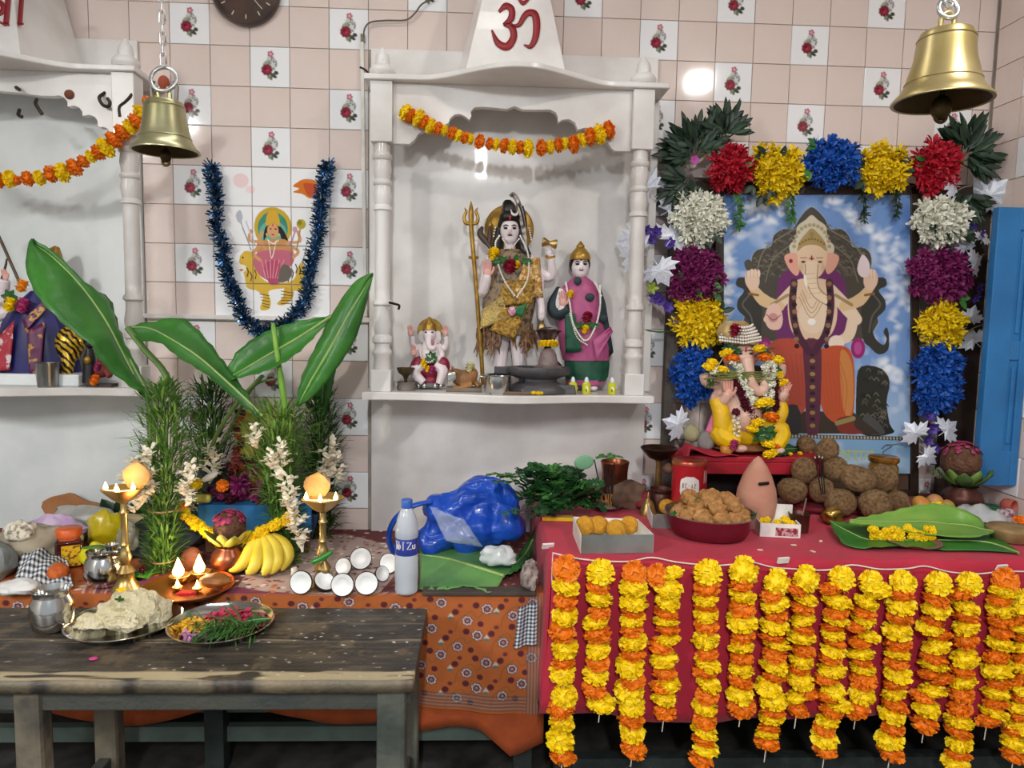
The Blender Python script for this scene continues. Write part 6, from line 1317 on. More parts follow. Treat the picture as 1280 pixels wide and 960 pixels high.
blob('grey_cloth_bundle', 'grey crumpled bundle between the stone and the idol', 'bundle', sz(888, 570)+[0, .06, .01], 12*mI, M('grey_cloth', '8A8482', rough=.9, bump=.6, bscale=30), .9, .2)
blob('betel_apple', 'round brown fruit before the idol feet', 'fruit', sz(925, 566), 10.5*mI, M('brown_fruit', '9A5A34', rough=.4, c2='7E4426'), .95, .04)
blob('small_mango', 'small yellow mango in front of the idol, next to the pink petals', 'fruit', sz(908, 569), 9*mI, M('mango_yellow', 'D8A03A', rough=.4, c2='C07A3A'), .85, .08)
F = fI; t = blooms(F, 906, 550, -34, 7, M('pink_petals', 'C2407E', rough=.6), 'pink_flower'); t.parent = None; t.location = F.o.location; tag(t, 'pink flower heaped on the small mango', 'flower')
p = sz(897, 560); tjar = thing('steel_jar', 'small steel jar with a blue lid beside the yellow dhoti', 'jar', p)
MB().lathe([(.001, 0), (9*mI, 0), (10*mI, 2*mI), (10*mI, 22*mI), (9*mI, 24*mI)], p, 24).build('body', STEEL, tjar); MB().lathe([(10.5*mI, 22*mI), (10.8*mI, 26*mI), (9*mI, 28*mI), (.001, 28.4*mI)], p, 24).build('lid', M('blue_lid', '3440A8', rough=.4), tjar)
leafsurf('green_leaf', [sz(958, 566)+[0, 0, .012], sz(975, 560)+[0, 0, .018], sz(1000, 562)+[0, 0, .01]], [sz(958, 568)+[0, 0, .01], sz(978, 566)+[0, 0, .014], sz(1000, 563)+[0, 0, .008]], [sz(958, 570)+[0, 0, .006], sz(980, 571)+[0, 0, .006], sz(1000, 564)+[0, 0, .006]], GRN, label='small green leaf lying on the stool beside the idol', fold=.004, rib=.002)
for k, (x, y) in enumerate(((1012, 566), (1000, 568), (988, 569))): o = link('yellow_petal', MY[k % 3], None, sz(x, y)+[0, 0, .005], (0, 0, k), .010); tag(o, 'tiny yellow petals scattered on the red stool', 'petal', 'petals on the stool')

# leafy bunch at the corner
lb = thing('curry_leaf_bunch', 'bunch of dark green leafy twigs piled at the corner of the red table', 'leafy bunch', tz(700, 655))
def twigmesh(seed):
    r = random.Random(seed); mb = MB(); P = cr([(0, 0, 0), (.05, 0, .008), (.1, r.uniform(-.01, .01), .004), (.15, 0, -.008)], 4); mb.tube(P, [.0016]*len(P), 4)
    for i in range(2, len(P), 2):
        for q in (-1, 1):
            d = np.array([.6, q*.9, r.uniform(-.1, .5)]); blade(mb, P[i], d, r.uniform(.040, .062), r.uniform(.026, .038), .2)
    return mb
TWG = [twigmesh(k).mesh('twig', m) for k, m in enumerate((M('curry_leaf', '2E5E2E', rough=.4, c2='1E4422', scale=30), M('curry_leaf_light', '47803C', rough=.4, c2='2E5E2A', scale=30), M('curry_leaf_dark', '244A28', rough=.4, c2='182F1A', scale=30)))]
r_ = random.Random(12); cb = tz(700, 655)
for k in range(95):
    x = r_.uniform(668, 724); y = r_.uniform(590, 634); Yt = -.30-.25*(y-580)/60*r_.uniform(.6, 1.1); p = PY(x, y, Yt); p[2] = max(p[2], ZTC+.008)
    link('twig', r_.choice(TWG), lb, p-worldloc(lb), (r_.uniform(-.7, .7), r_.uniform(-.6, .3), r_.uniform(0, 6.3)), r_.uniform(.5, .68))
for x, y, a in ((655, 606, 3.1), (645, 598, 2.9), (655, 640, 3.8), (662, 600, 3.0), (742, 575, .3), (735, 582, 1.5)): link('twig', TWG[1], lb, PY(x, y, -.42)-worldloc(lb), (0, -.15, a), .6)
mb = MB(); mb.ell((0, 0, 0), (1, .15, .72)); o = link('round_leaf', mb.mesh('round_leaf', M('pale_round_leaf', '6FA27C', rough=.5)), lb, PY(730, 578, -.5)-worldloc(lb), (0, -.2, 0), .034)
# copper tumbler, paper bundle, maroon cloth
def pot(name, label, cat, p, prof, mat, group=None, seg=30, sc_=1): return lathe_thing(name, label, cat, [(r*sc_, z*sc_) for r, z in prof], p, mat, seg, group)
mc = mpp(-.22); p = tz(768, 628); p[1] = -.22; p[0] = PY(768, 600, -.22)[0]
pot('copper_tumbler', 'tall copper tumbler behind the incense sticks', 'tumbler', p, [(.001, .003), (15, 0), (16, 2), (16.5, 40), (17.5, 48), (18.5, 52), (17.6, 53), (15.5, 48), (14.5, 4), (.001, 4)], COP, sc_=mc)
def crumple(name, label, cat, c, r, mat, seed, amp=.25, sub=2):
    q = np.random.default_rng(seed); mb = MB(); mb.ell((0, 0, 0), (1, 1, 1), seg=22, rings=14); V = np.array(mb.v); D = np.zeros(len(V))
    for _ in range(16): d = q.normal(size=3); d /= np.linalg.norm(d); D += np.abs(np.sin(V@d*q.uniform(2, 6)+q.uniform(0, 6)))*q.uniform(.3, 1)
    D = (D-D.mean())/D.std(); V = V*(1+amp*.35*D)[:, None]*np.array(r); V[:, 2] = np.maximum(V[:, 2], -r[2]*.8); V[:, 2] -= V[:, 2].min(); mb.v = [tuple(v) for v in V]; o = mb.build(name, mat, W=False); o.location = c; return tag(o, label, cat)
c = tz(785, 640); c[1] = -.30; c[0] = PY(785, 610, -.30)[0]; crumple('paper_bundle', 'crumpled brown paper bundle in front of the copper tumbler', 'bundle', c, (.075, .05, .055), M('brown_paper', '7E6250', rough=.8, c2='5E4638'), 4)
c = tz(808, 640); c[1] = -.33; c[0] = PY(812, 605, -.33)[0]; crumple('maroon_cloth', 'small heap of maroon cloth beside the brown paper bundle', 'cloth', c, (.055, .04, .035), M('maroon_cotton', '8A1F32', rough=.8), 5)
# dark brass standing lamp bowl and small pots
p = tz(823, 635); p[1] = -.25; p[0] = PY(823, 590, -.25)[0]; ml = mpp(-.25); zr = PY(823, 560, -.25)[2]-ZTC
t = thing('brass_standing_bowl', 'dark brass bowl on a stem standing behind the red tin', 'lamp', p)
MB().lathe([(17*ml, 0), (17*ml, 3*ml), (8*ml, 8*ml), (4*ml, 14*ml), (5*ml, 20*ml), (3.5*ml, zr-20*ml), (5*ml, zr-15*ml)], p, 24).build('stem', BRS, t); MB().lathe([(5*ml, zr-16*ml), (14*ml, zr-12*ml), (21*ml, zr-4*ml), (24*ml, zr), (23*ml, zr+1*ml), (19*ml, zr-3*ml), (10*ml, zr-8*ml), (.001, zr-9*ml)], p, 32).build('bowl', M('bronze_dark', '5A3E30', rough=.35, metal=.8, c2='3A2820'), t)
p = tz(827, 640); p[1] = -.36; p[0] = PY(827, 600, -.36)[0]; pot('brass_pot', 'small brown brass pot beside the red tin', 'pot', p, [(.001, 0), (14, 0), (15, 3), (15, 22), (13, 26), (15, 30), (14, 31), (11, 26), (.001, 25)], COPD, sc_=mpp(-.36))
p = tz(812, 640); p[1] = -.40; p[0] = PY(811, 605, -.40)[0]; pot('brass_bell_lamp', 'tiny brass lamp with pointed top by the maroon cloth', 'lamp', p, [(11, 0), (11.5, 3), (9, 9), (8, 14), (6, 18), (2, 22), (2.5, 25), (.5, 30)], BRS, sc_=mpp(-.40))
blob('betel_nut', 'small brown nut resting on the brass pot', 'nut', tz(836, 640)*[1, 0, 0]+np.array([PY(836, 590, -.36)[0]-tz(836, 640)[0], -.36, PY(836, 592, -.36)[2]]), .022, M('nut_brown', '6E4A36', rough=.6), .8)
# red tin
p = tz(861, 645); p[1] = -.40; p[0] = PY(861, 600, -.40)[0]; mt_ = mpp(-.40); ht = PY(861, 574, -.40)[2]-ZTC
t = thing('red_tin', 'round red powder tin with a white shield label', 'tin', p); RT = M('red_tin_paint', 'C0242E', rough=.3, var=.05, coat=.4)
MB().lathe([(.001, 0), (21*mt_, 0), (21.5*mt_, 1.5*mt_), (21.5*mt_, ht-6*mt_), (22*mt_, ht-5*mt_)], p, 40).build('body', RT, t); MB().lathe([(22.3*mt_, ht-6*mt_), (22.5*mt_, ht-1.5*mt_), (21.5*mt_, ht), (20*mt_, ht-1.2*mt_), (.001, ht-1.2*mt_)], p, 40).build('lid', M('gilt_tin', 'B8863E', rough=.3, metal=.7, c2='B0303A', scale=8), t)
def on_cyl(R, a, z): return p+np.array([R*math.sin(a), -R*math.cos(a), z])
lab = MB(); sh_ = [(-.42, .62), (-.2, .66), (0, .72), (.2, .66), (.42, .62), (.46, .4), (.3, .22), (0, .04), (-.3, .22), (-.46, .4)]; cx = sum(a for a, b_ in sh_)/len(sh_)
rows = [(.04, .02), (.22, .3), (.4, .46), (.55, .45), (.62, .42), (.68, .18)]
lab.grid([[on_cyl(21.8*mt_, -.22+q*w_*1.25, ht*(.1+z_*.95)) for q in np.linspace(-1, 1, 9)] for z_, w_ in rows]); lab.build('shield_label', M('label_white', 'EDE6E0', rough=.4), t)
let = MB(); z0_ = ht*.55                                 # short row of red capitals, as far as it can be read
for k, strokes in enumerate(([(0, 0), (0, 1), (.35, 1), (.6, .8), (.35, .55), (0, .5), (.6, 0)], [(.6, 0), (0, 0), (0, 1), (.6, 1)], [(0, .5), (.5, .5)], [(0, 0), (.3, 1), (.6, 0)], [(0, 1), (.6, 1), (.0, 0), (.6, 0)])):
    let.tube([on_cyl(21.95*mt_, -.22-.40+k*.165+x*.12, z0_+y*5.5*mt_) for x, y in strokes], .0011, 4)
let.build('label_letters', M('label_red', 'A01C24', rough=.5), t); MB().lathe([(.0012, 0), (3.4*mt_, 0), (3.4*mt_, .001), (.0012, .001)], on_cyl(21.8*mt_, -.22, ht*.27), 16, frame_to((math.sin(-.22), -math.cos(-.22), 0))).build('label_seal', M('label_red', 'A01C24'), t)
MB().add([on_cyl(21.7*mt_, a, ht*z) for a, z in ((.72, .62), (1.05, .62), (1.05, .84), (.72, .84))], [(0, 1, 2, 3)]).build('price_sticker', M('label_white', 'EDE6E0'), t)
# incense holder
p = tz(759, 636); mi = mpp(p[1]); t = thing('incense_plate', 'small steel plate with ash holding burnt black incense sticks', 'incense holder', p)
MB().lathe([(.001, 0), (14*mi, 0), (20*mi, 5*mi), (21*mi, 5.4*mi), (20*mi, 6*mi), (14*mi, 2*mi), (.001, 2*mi)], p, 32).build('plate', STEEL, t); MB().lathe([(12*mi, 1*mi), (8*mi, 3*mi), (.001, 3.6*mi)], p, 20).build('ash', M('ash', '8A8784', rough=1, bump=.8, bscale=200), t)
INC = M('incense_black', '1E1B1A', rough=.9); INS = M('incense_stick', 'C98A3A', rough=.8)
for x0_, x1_, y1_ in ((754, 743, 575), (757, 755, 582), (758, 759, 580), (760, 762, 580), (762, 768, 578), (764, 768, 582)):
    a = p+np.array([(x0_-759)*mi, 0, 3*mi]); bb = PY(x1_, y1_, p[1]); m_ = a+(bb-a)*.3; o = MB().tube([a, m_], .0016, 6).build('stick_base', INS, t); MB().tube([m_, bb], .0024, 6).build('incense_coating', INC, o)
# packet, sweet boxes
p = tz(698, 652); o = MB().box((0, 0, .007), (.105, .036, .013), euler(0, 0, -.09)).build('match_packet', M('yellow_packet', 'F0C018', rough=.45, c2='E2A810', scale=30), W=False, smooth=False, bev=.002); o.location = tz(697, 650); tag(o, 'flat yellow packet lying beside the box of sweets', 'packet')
CARD = M('white_card', 'ECE9E2', rough=.6); CARDG = M('silver_card', '9AA29E', rough=.3, metal=.5, c2='6E7672', scale=6); LAD = M('laddu', 'D9A02A', rough=.7, c2='C4861E', scale=60, bump=.6, bscale=220)
def sweetbox(nm, lb_, fl_, fr_, bl_, br_, hgt, sweets, grp):
    A = [tz(*fl_), tz(*fr_), tz(*br_), tz(*bl_)]; A[2] = A[1]+(A[2]-A[1])*1; t = thing(nm, lb_, 'box', sum(A)/4); n = [np.array([0, 0, hgt])]*4
    MB().add([a+[0, 0, .002] for a in A], [(0, 1, 2, 3)]).build('floor_card', CARD, t, solid=.0015, smooth=False)
    for i in range(4): j = (i+1) % 4; MB().add([A[i], A[j], A[j]+n[0], A[i]+n[0]], [(0, 1, 2, 3)]).build('side_card', CARDG if i == 0 else CARD, t, solid=.0018, smooth=False)
    for k, (x, y, r) in enumerate(sweets):
        c = PZ(x, y+r*.8, ZTC+.004); blob('laddu', 'round yellow laddu sweet lying in the '+grp, 'sweet', [c[0], c[1], ZTC+.004], r*mpp(c[1]), LAD, .92, .04, k, 'laddus in the '+grp)
sweetbox('sweet_box', 'open white and silver card box holding four laddus near the table edge', (726, 692), (816, 691), (716, 667), (796, 670), .056, [(731, 658, 13), (748, 657, 13), (770, 662, 13), (786, 657, 13)], 'box near the table edge')
sweetbox('sweet_box', 'open card box of laddus half hidden behind the bowl of fritters', (815, 660), (862, 662), (806, 638), (860, 640), .045, [(820, 628, 12), (834, 634, 11)], 'box behind the fritter bowl')
# bowl of fritters
p = tz(886, 672); p = tz(886, 668); mb_ = mpp(p[1]); zr = PY(888, 640, p[1])[2]-ZTC
t = thing('fritter_bowl', 'wide maroon metal bowl with a steel rim, heaped with fritters', 'bowl', p)
MB().lathe([(.001, 0), (40*mb_, 0), (47*mb_, 4*mb_), (53*mb_, zr*.55), (56*mb_, zr-2*mb_), (57*mb_, zr)], p, 48, open_=True).build('body', M('maroon_enamel', '7A2838', rough=.35, metal=.4, var=.06), t)
MB().lathe([(57*mb_, zr-.5*mb_), (58.5*mb_, zr+1*mb_), (57*mb_, zr+1.6*mb_), (52*mb_, zr*.5), (44*mb_, 4*mb_), (.001, 4*mb_)], p, 48, open_=True).build('steel_lining', STEEL, t)
FRI = M('fried_batter', 'C9985E', rough=.6, c2='95632F', scale=22, bump=.7, bscale=60)
q_ = random.Random(17); frt = [(38, k*PI/5.5+.2, 0, 12) for k in range(11)]+[(17, k*PI/2.5, 3, 13) for k in range(5)]+[(27, k*PI/3+.5, 15, 12) for k in range(6)]+[(8, 1+k*PI, 19, 12.5) for k in range(2)]
for k, (rad, ang, up_, r) in enumerate(frt):
    r *= q_.uniform(.88, 1.08); c = p+np.array([rad*math.cos(ang)*mb_, rad*math.sin(ang)*mb_, max(4*mb_, zr-12*mb_)+up_*mb_+q_.uniform(-1, 2)*mb_])
    crumple('fritter', 'golden brown fried fritter heaped in the maroon bowl', 'fritter', c, (r*mb_, r*mb_, r*mb_*.95), FRI, k, .24)['group'] = 'fritters in the maroon bowl'
for x, y in ((872, 622), (842, 642), (942, 643)): o = link('coriander_leaf', GLF, None, PY(x, y, p[1]-.06), (x, y, 0), .010); tag(o, 'small green leaf among the fritters', 'leaf', 'leaves among the fritters')
# clay coin pot
p = tz(946, 660); p[1] = -.52; p[0] = PY(946, 610, -.52)[0]; mk = mpp(-.52); hk_ = PY(946, 570, -.52)[2]-ZTC
t = thing('clay_coin_pot', 'pointed terracotta coin pot with a slot', 'coin pot', p); TER = M('terracotta_pink', 'C9957F', rough=.75, c2='B57E68', scale=8)
MB().lathe([(.001, 0), (18*mk, 0), (24*mk, hk_*.16), (26*mk, hk_*.34), (24*mk, hk_*.52), (18*mk, hk_*.72), (11*mk, hk_*.87), (4*mk, hk_*.97), (.001, hk_)], p, 40).build('body', TER, t)
MB().box(p+np.array([0, -21.6*mk, hk_*.66]), (13*mk, 3*mk, 2.6*mk), euler(.5, -.12, 0)).build('slot', M('slot_black', '120E0C', rough=.9), t, smooth=False)
# white box with yellow petals, copper cup with stick
p = tz(970, 666); t = thing('petal_box', 'small open white box of yellow petals before the clay coin pot', 'box', p)
q_ = euler(0, 0, -.15); hw, hd, hh = .062, .05, .045
for c_, d_ in (((-hw, 0, hh/2), (.003, 2*hd, hh)), ((hw, 0, hh/2), (.003, 2*hd, hh)), ((0, -hd, hh/2), (2*hw, .003, hh)), ((0, hd, hh/2+.02), (2*hw, .003, hh+.04)), ((0, 0, .002), (2*hw, 2*hd, .003))): MB().box(p+q_@np.array(c_), d_, q_).build('card_panel', CARD, t, smooth=False)
MB().box(p+q_@np.array((.02, -hd-.002, hh*.42)), (.07, .001, hh*.6), q_).build('red_print', M('maroon_print', '8A2A3A', c2='C9A0A0', scale=80, thr=(.42, .5)), t, smooth=False)
for k in range(14): o = link('petal_clump', MY[k % 3], t, q_@np.array((random.uniform(-.05, .05), random.uniform(-.035, .035), hh-.006)), (k, k*2, 0), .013)
p = tz(998, 664); mq = mpp(p[1]); t = thing('copper_cup', 'small dark copper cup with a stick in it', 'cup', p); MB().lathe([(.001, 0), (12*mq, 0), (13*mq, 22*mq), (14*mq, 24*mq), (13*mq, 24.5*mq), (11.5*mq, 20*mq), (.001, 19*mq)], p, 28).build('body', COPD, t); MB().tube([p+[.008, 0, 15*mq], p+[.03, .02, 42*mq]], .0025, 6).build('stick', M('old_stick', '7A6450'), t)
# husked coconuts in a heap
HUSK = M('coconut_husk', 'CDA878', rough=.9, c2='94683F', scale=5, bump=1, bscale=90); FIB = M('coconut_fibre', 'B89C6A', rough=1)
def husk_mesh(seed):
    r = random.Random(seed); mb = MB(); mb.ell((0, 0, 0), (1, .94, .96), seg=18, rings=12)
    V = np.array(mb.v); t = np.arctan2(V[:, 1], V[:, 0]); V *= (1+.035*np.sin(3*t+seed)+.02*np.sin(7*t))[:, None]; mb.v = [tuple(v) for v in V]
    for k in range(120):
        d = np.array([r.gauss(0, 1) for _ in range(3)]); d /= np.linalg.norm(d); e = np.cross(d, [0, 0, 1]); e = e/(np.linalg.norm(e)+1e-6); u = np.cross(e, d)
        a = d*.99+u*-.18; b_ = d*1.05; c_ = d*1.03+u*.2+np.array([r.gauss(0, .03) for _ in range(3)]); mb.grid([[a, a+e*.01], [b_-e*.008, b_+e*.02], [c_, c_+e*.006]])
    return mb.mesh('coconut', HUSK)
HM = [husk_mesh(k) for k in range(3)]
COC = [(990, 613, 19, 1, 'touching the clay coin pot'), (1005, 588, 17.5, 1, 'atop the heap next to the stool edge'), (1026, 612, 17, 1, 'behind the gold-wrapped nut'), (1050, 628, 21, .9, 'low in the heap, next to the gold-wrapped nut'), (1044, 586, 17, 1, 'near the incense sticks, below the poster letters'), (1071, 598, 25, .66, 'long and pale, lying across the heap'), (1103, 598, 19, 1, 'against the glass jar'), (1094, 630, 22, .95, 'big and round, just behind the banana leaf'), (1121, 628, 17, 1, 'at the shutter end of the heap'), (1034, 562, 16, 1, 'high at the back on the stool'), (1008, 556, 13, .8, 'dark, at the back under the poster')]
for k, (x, y, r, sq, lb_) in enumerate(COC):
    R_ = r*.0028; Yc = {0: -.36, 1: -.35, 2: -.38, 4: -.37, 5: -.40, 6: -.36, 9: -.35, 10: -.19}.get(k) or PZ(x, y, ZTC+R_*.97)[1]; c = PY(x, y, Yc); R_ = r*mpp(Yc)
    o = link('coconut', HM[k % 3], None, c, (random.random()*3, random.random()*3 if sq == 1 else .12, random.random()*6 if sq == 1 else .3), (R_, R_*.95, R_*(sq if sq != 1 else .97))); tag(o, 'brown husked coconut '+lb_, 'coconut', 'coconuts heaped on the red table')
crumple('red_brown_cloth', 'flat heap of dark red cloth under the coconuts', 'cloth', np.array([PY(1045, 620, -.34)[0], -.34, ZTC]), (.17, .06, .02), M('dark_red_cloth', '7A1E2C', rough=.85), 44, .2)
p = tz(1040, 655); crumple('gold_wrapped_nut', 'crumpled gold foil ball beside the coconuts', 'foil', p, (.036, .034, .034), M('gold_foil', 'C9A552', rough=.25, metal=.8, c2='6A4A22', scale=40), 8, .22)
t = thing('incense_sticks', 'three dark incense sticks with pale tips stuck between the coconuts', 'incense', PY(1028, 618, -.45))
for x0_, x1_, y1_ in ((1027, 1019, 573), (1029, 1024, 572), (1031, 1028, 573)):
    a, b_ = PY(x0_, 618, -.45), PY(x1_, y1_, -.45); o = MB().tube([a, b_], .0022, 6).build('stick', INC, t); MB().tube([b_, b_+(b_-a)*.05], .0022, 6).build('pale_tip', M('pale_tip', 'D8D0C4'), o)
# glass jar with brass lid
p = PY(1103, 600, -.30); p[2] = ZTC; mj = mpp(-.30); hj = PY(1103, 572, -.30)[2]-ZTC; t = thing('lidded_jar', 'amber glass jar with a flat gold lid behind the coconuts', 'jar', p)
MB().lathe([(.001, 0), (17*mj, 0), (18*mj, 3*mj), (18*mj, hj-12*mj), (15.5*mj, hj-6*mj), (15.5*mj, hj)], p, 32).build('body', M('amber_glass', '9A7A34', rough=.12, c2='6A4A20', coat=.6), t); MB().lathe([(18*mj, hj-5*mj), (18.5*mj, hj-4*mj), (18.5*mj, hj+1*mj), (17*mj, hj+2*mj), (.001, hj+2*mj)], p, 32).build('lid', M('gold_lid', 'C08A3C', rough=.25, metal=.8), t)
# copper pot with coconut and leaves (kalash) at the shutter end
def kalash(label, bx, by, Y, Zb, rw, cocr, coc_xy, leafcols, petal, pot_h, seedk=0, cmat=None):
    m_ = mpp(Y); p = PY(bx, by, Y); p[2] = Zb; t = thing('copper_kalash', label, 'pot', p)
    MB().lathe([(r*m_, z*m_) for r, z in ((.1, 0), (rw*.5, 0), (rw*.85, pot_h*.18), (rw, pot_h*.45), (rw*.9, pot_h*.72), (rw*.62, pot_h*.9), (rw*.6, pot_h*.95), (rw*.74, pot_h), (rw*.7, pot_h*1.01), (rw*.5, pot_h*.93), (.1, pot_h*.9))], p, 36).build('pot', cmat or COP, t)
    c = PY(*coc_xy, Y); o = MB(); o.ell(c, (cocr*m_, cocr*m_, cocr*m_*1.02)); co = o.build('coconut', M('wet_coconut', '6A4630', rough=.7, c2='4A2E20', scale=30, bump=1, bscale=80), t)
    r = random.Random(seedk); pb = MB()
    for k in range(46):
        a = r.uniform(0, 6.3); q = r.uniform(0, 1.1); d = np.array([math.cos(a)*math.sin(q), math.sin(a)*math.sin(q), math.cos(q)]); pp = c+d*cocr*m_*1.02; e = np.cross(d, [r.random(), r.random(), .3]); e /= np.linalg.norm(e); f = np.cross(d, e); w_ = 4*m_; pb.grid([[pp-e*w_-f*w_+d*.002, pp+e*w_-f*w_+d*.004], [pp-e*w_*.6+f*w_+d*.008, pp+e*w_*.6+f*w_+d*.006]])
    if petal: pb.build('petals', petal, co, solid=.001)
    for k in range(7):
        a = -PI/2+(k-3)*.55; d = np.array([math.cos(a)*.85, math.sin(a)*.75, .42+.12*(k % 2)]); base = p+np.array([math.cos(a)*rw*.3*m_, math.sin(a)*rw*.3*m_, pot_h*m_*.97]); lm_ = MB(); blade(lm_, base, d, rw*1.35*m_, rw*.8*m_, -.25); lm_.build('leaf', leafcols[k % len(leafcols)], t, solid=.001)
    return t
PETP = M('pink_petal', 'B04468', rough=.6, c2='8A2A4A', scale=40)
kalash('copper pot with leaves and a petal-strewn coconut beside the blue shutter', 1202, 628, -.30, ZTC, 25, 24, (1201, 577), [M('mango_leaf', '4A6A34', rough=.45, c2='36542A'), M('mango_leaf2', '6A8A3E', rough=.45)], PETP, 33, 2, COPD)
put = lambda x, y, r, c, lb_: tag(put_single(x, y, r, c), lb_, 'flower')
def put_single(x, y, r, c): pz = tz(x, y+r*.5, r*mpp(-.3)*.6); return link('marigold', (MY if c == 'Y' else MO)[0], None, pz, (0, 0, x), r*mpp(pz[1]))
put(1171, 634, 11, 'Y', 'single yellow marigold before the copper pot near the shutter')
blob('mango_fruit', 'orange yellow fruit behind the pale banana leaf', 'fruit', tz(1150, 640), .034, M('mango_yellow', 'D8A03A'), .85, .06); blob('apple', 'reddish apple next to the orange yellow fruit', 'fruit', tz(1168, 637), .032, M('apple_red', 'B0694A', rough=.4, c2='C99A5A', scale=10), .9, .04)
blob('betel_fruit', 'small tan fruit between the apple and the copper pot', 'fruit', tz(1184, 640), .026, M('tan_fruit', 'B08A4E', rough=.5), .85, .06)
o = MB().box((0, 0, .002), (.22, .16, .003), euler(0, 0, .2)).build('offering_paper', M('leafy_paper', 'C9C8B4', rough=.8, c2='6E8A4E', scale=14, thr=(.4, .55)), W=False, smooth=False); o.location = tz(1140, 638); tag(o, 'pale paper with leaf scraps under the fruits', 'paper')
lf2 = lambda pts: [np.array(q) for q in pts]
# two banana leaves over a plate of yellow flowers
p = tz(1140, 680); mpq = mpp(p[1]); lathe_thing('reddish_plate', 'reddish metal plate under the banana leaf of yellow flowers', 'plate', [(.001, 0), (26*mpq, 0), (34*mpq, 5*mpq), (35*mpq, 5.4*mpq), (33*mpq, 6*mpq), (25*mpq, 2*mpq), (.001, 2*mpq)], p, M('reddish_steel', 'B07072', rough=.3, metal=.4), 40)
def tzh(x, y, Y): return PY(x, y, Y)
L1a = [tzh(1037, 652, -.58), tzh(1048, 672, -.72), tzh(1068, 686, -.78), tzh(1120, 682, -.80), tzh(1180, 688, -.80), tzh(1230, 692, -.80), tzh(1272, 696, -.82)]
L1m = [tzh(1037, 651, -.57), tzh(1060, 664, -.66), tzh(1090, 676, -.70), tzh(1140, 678, -.70), tzh(1190, 676, -.70), tzh(1235, 682, -.72), tzh(1273, 696, -.82)]
L1b = [tzh(1038, 650, -.56), tzh(1075, 656, -.58), tzh(1110, 664, -.60), tzh(1150, 668, -.60), tzh(1200, 664, -.60), tzh(1240, 672, -.64), tzh(1274, 695, -.81)]
leafsurf('banana_leaf', L1b, L1m, L1a, LEAFB, label='dark green banana leaf holding yellow flowers on the red table', fold=.006, rip=.003, n=30, zmin=ZTC+.008)
L2a = [tzh(1062, 651, -.66), tzh(1110, 659, -.70), tzh(1160, 668, -.72), tzh(1212, 674, -.74), tzh(1243, 664, -.70)]
L2m = [tzh(1062, 650, -.65), tzh(1110, 652, -.62), tzh(1160, 652, -.60), tzh(1205, 658, -.60), tzh(1243, 664, -.69)]
L2b = [tzh(1063, 649, -.64), tzh(1105, 641, -.58), tzh(1155, 630, -.55), tzh(1190, 632, -.54), tzh(1224, 646, -.58)]
leafsurf('banana_leaf', L2b, L2m, L2a, LEAFL, label='paler banana leaf folded over the plate of yellow flowers', fold=.016, rip=.003, n=26, seed=4, zmin=ZTC+.03)
for k in range(34):
    x = random.uniform(1088, 1168); y = 668+random.uniform(-8, 10)-(.03*(x-1128))**2*0; c = PY(x, y, -.70); c[2] = max(c[2], ZTC+.02); o = link('flower_petals', MY[k % 3], None, c, (k, k*1.7, 0), random.uniform(.012, .02)); tag(o, 'small yellow flower heaped on the dark banana leaf', 'flower', 'yellow flowers on the banana leaf')
PLA = M('clear_plastic', 'E8ECEE', rough=.18, alpha=.45, coat=.3)
d = []
for i in range(12):
    v = i/11; d.append([tz(1186+86*u, 642+12*v+10*u)*[1, 1, 0]+np.array([0, 0, ZTC+.012+.05*math.sin(PI*v)*math.sin(PI*min(1, u+.1))+.006*math.sin(u*22+v*9)]) for u in [j/16 for j in range(17)]])
tag(MB().grid(d).build('plastic_bag', PLA, solid=.0008), 'thin clear plastic bag lying behind the pale banana leaf', 'plastic bag')
p = tz(1262, 676); lathe_thing('coconut_shell_bowl', 'half coconut shell with a brown lid in the plastic bag', 'shell', [(.001, 0), (.05, .004), (.068, .03), (.07, .042), (.064, .048), (.001, .052)], p, M('shell_tan', 'A08458', rough=.7, c2='7A6040', scale=18), 28)
p = tz(1238, 648); t = thing('green_thread_spool', 'spool of dark green thread near the blue shutter', 'spool', p); sp_ = MB(); [arc_ring(.026, .0035, p+[0, 0, .006+.0065*k], n=18, seg=6, mb=sp_) for k in range(7)]; sp_.build('thread_coils', M('green_thread', '1E5A3A', rough=.8), t); MB().lathe([(.022, 0), (.022, .05), (.001, .05)], p, 16).build('core', M('spool_core', '2A4A36'), t)
lathe_thing('clay_cup', 'small red clay cup lying on its side near the shutter', 'cup', [(.012, -.02), (.022, -.012), (.026, .0), (.026, .02), (.024, .026), (.02, .02), (.018, -.005), (.001, -.008)], tz(1258, 640)+[0, 0, .026], M('red_clay', 'B0584A', rough=.7), 24, R=euler(PI/2, 0, .4))
o = MB().box((0, 0, .022), (.05, .03, .044), euler(0, 0, .2)).build('matchbox', M('printed_matchbox', 'C9C0C4', c2='7A3A4A', scale=60, thr=(.4, .55)), W=False, smooth=False, bev=.001); o.location = tz(1256, 652); tag(o, 'small printed box beside the green thread spool', 'box')
leafsurf('betel_leaf', [tzh(1210, 640, -.42), tzh(1230, 636, -.40), tzh(1268, 655, -.46)], [tzh(1210, 641, -.44), tzh(1235, 645, -.46), tzh(1270, 657, -.48)], [tzh(1211, 642, -.46), tzh(1232, 654, -.54), tzh(1269, 659, -.50)], GRN, label='broad green leaf between the plastic bag and the thread spool', fold=.006, rib=.002)
put(1276, 652, 10, 'O', 'orange marigold near the shutter end of the plastic bag')
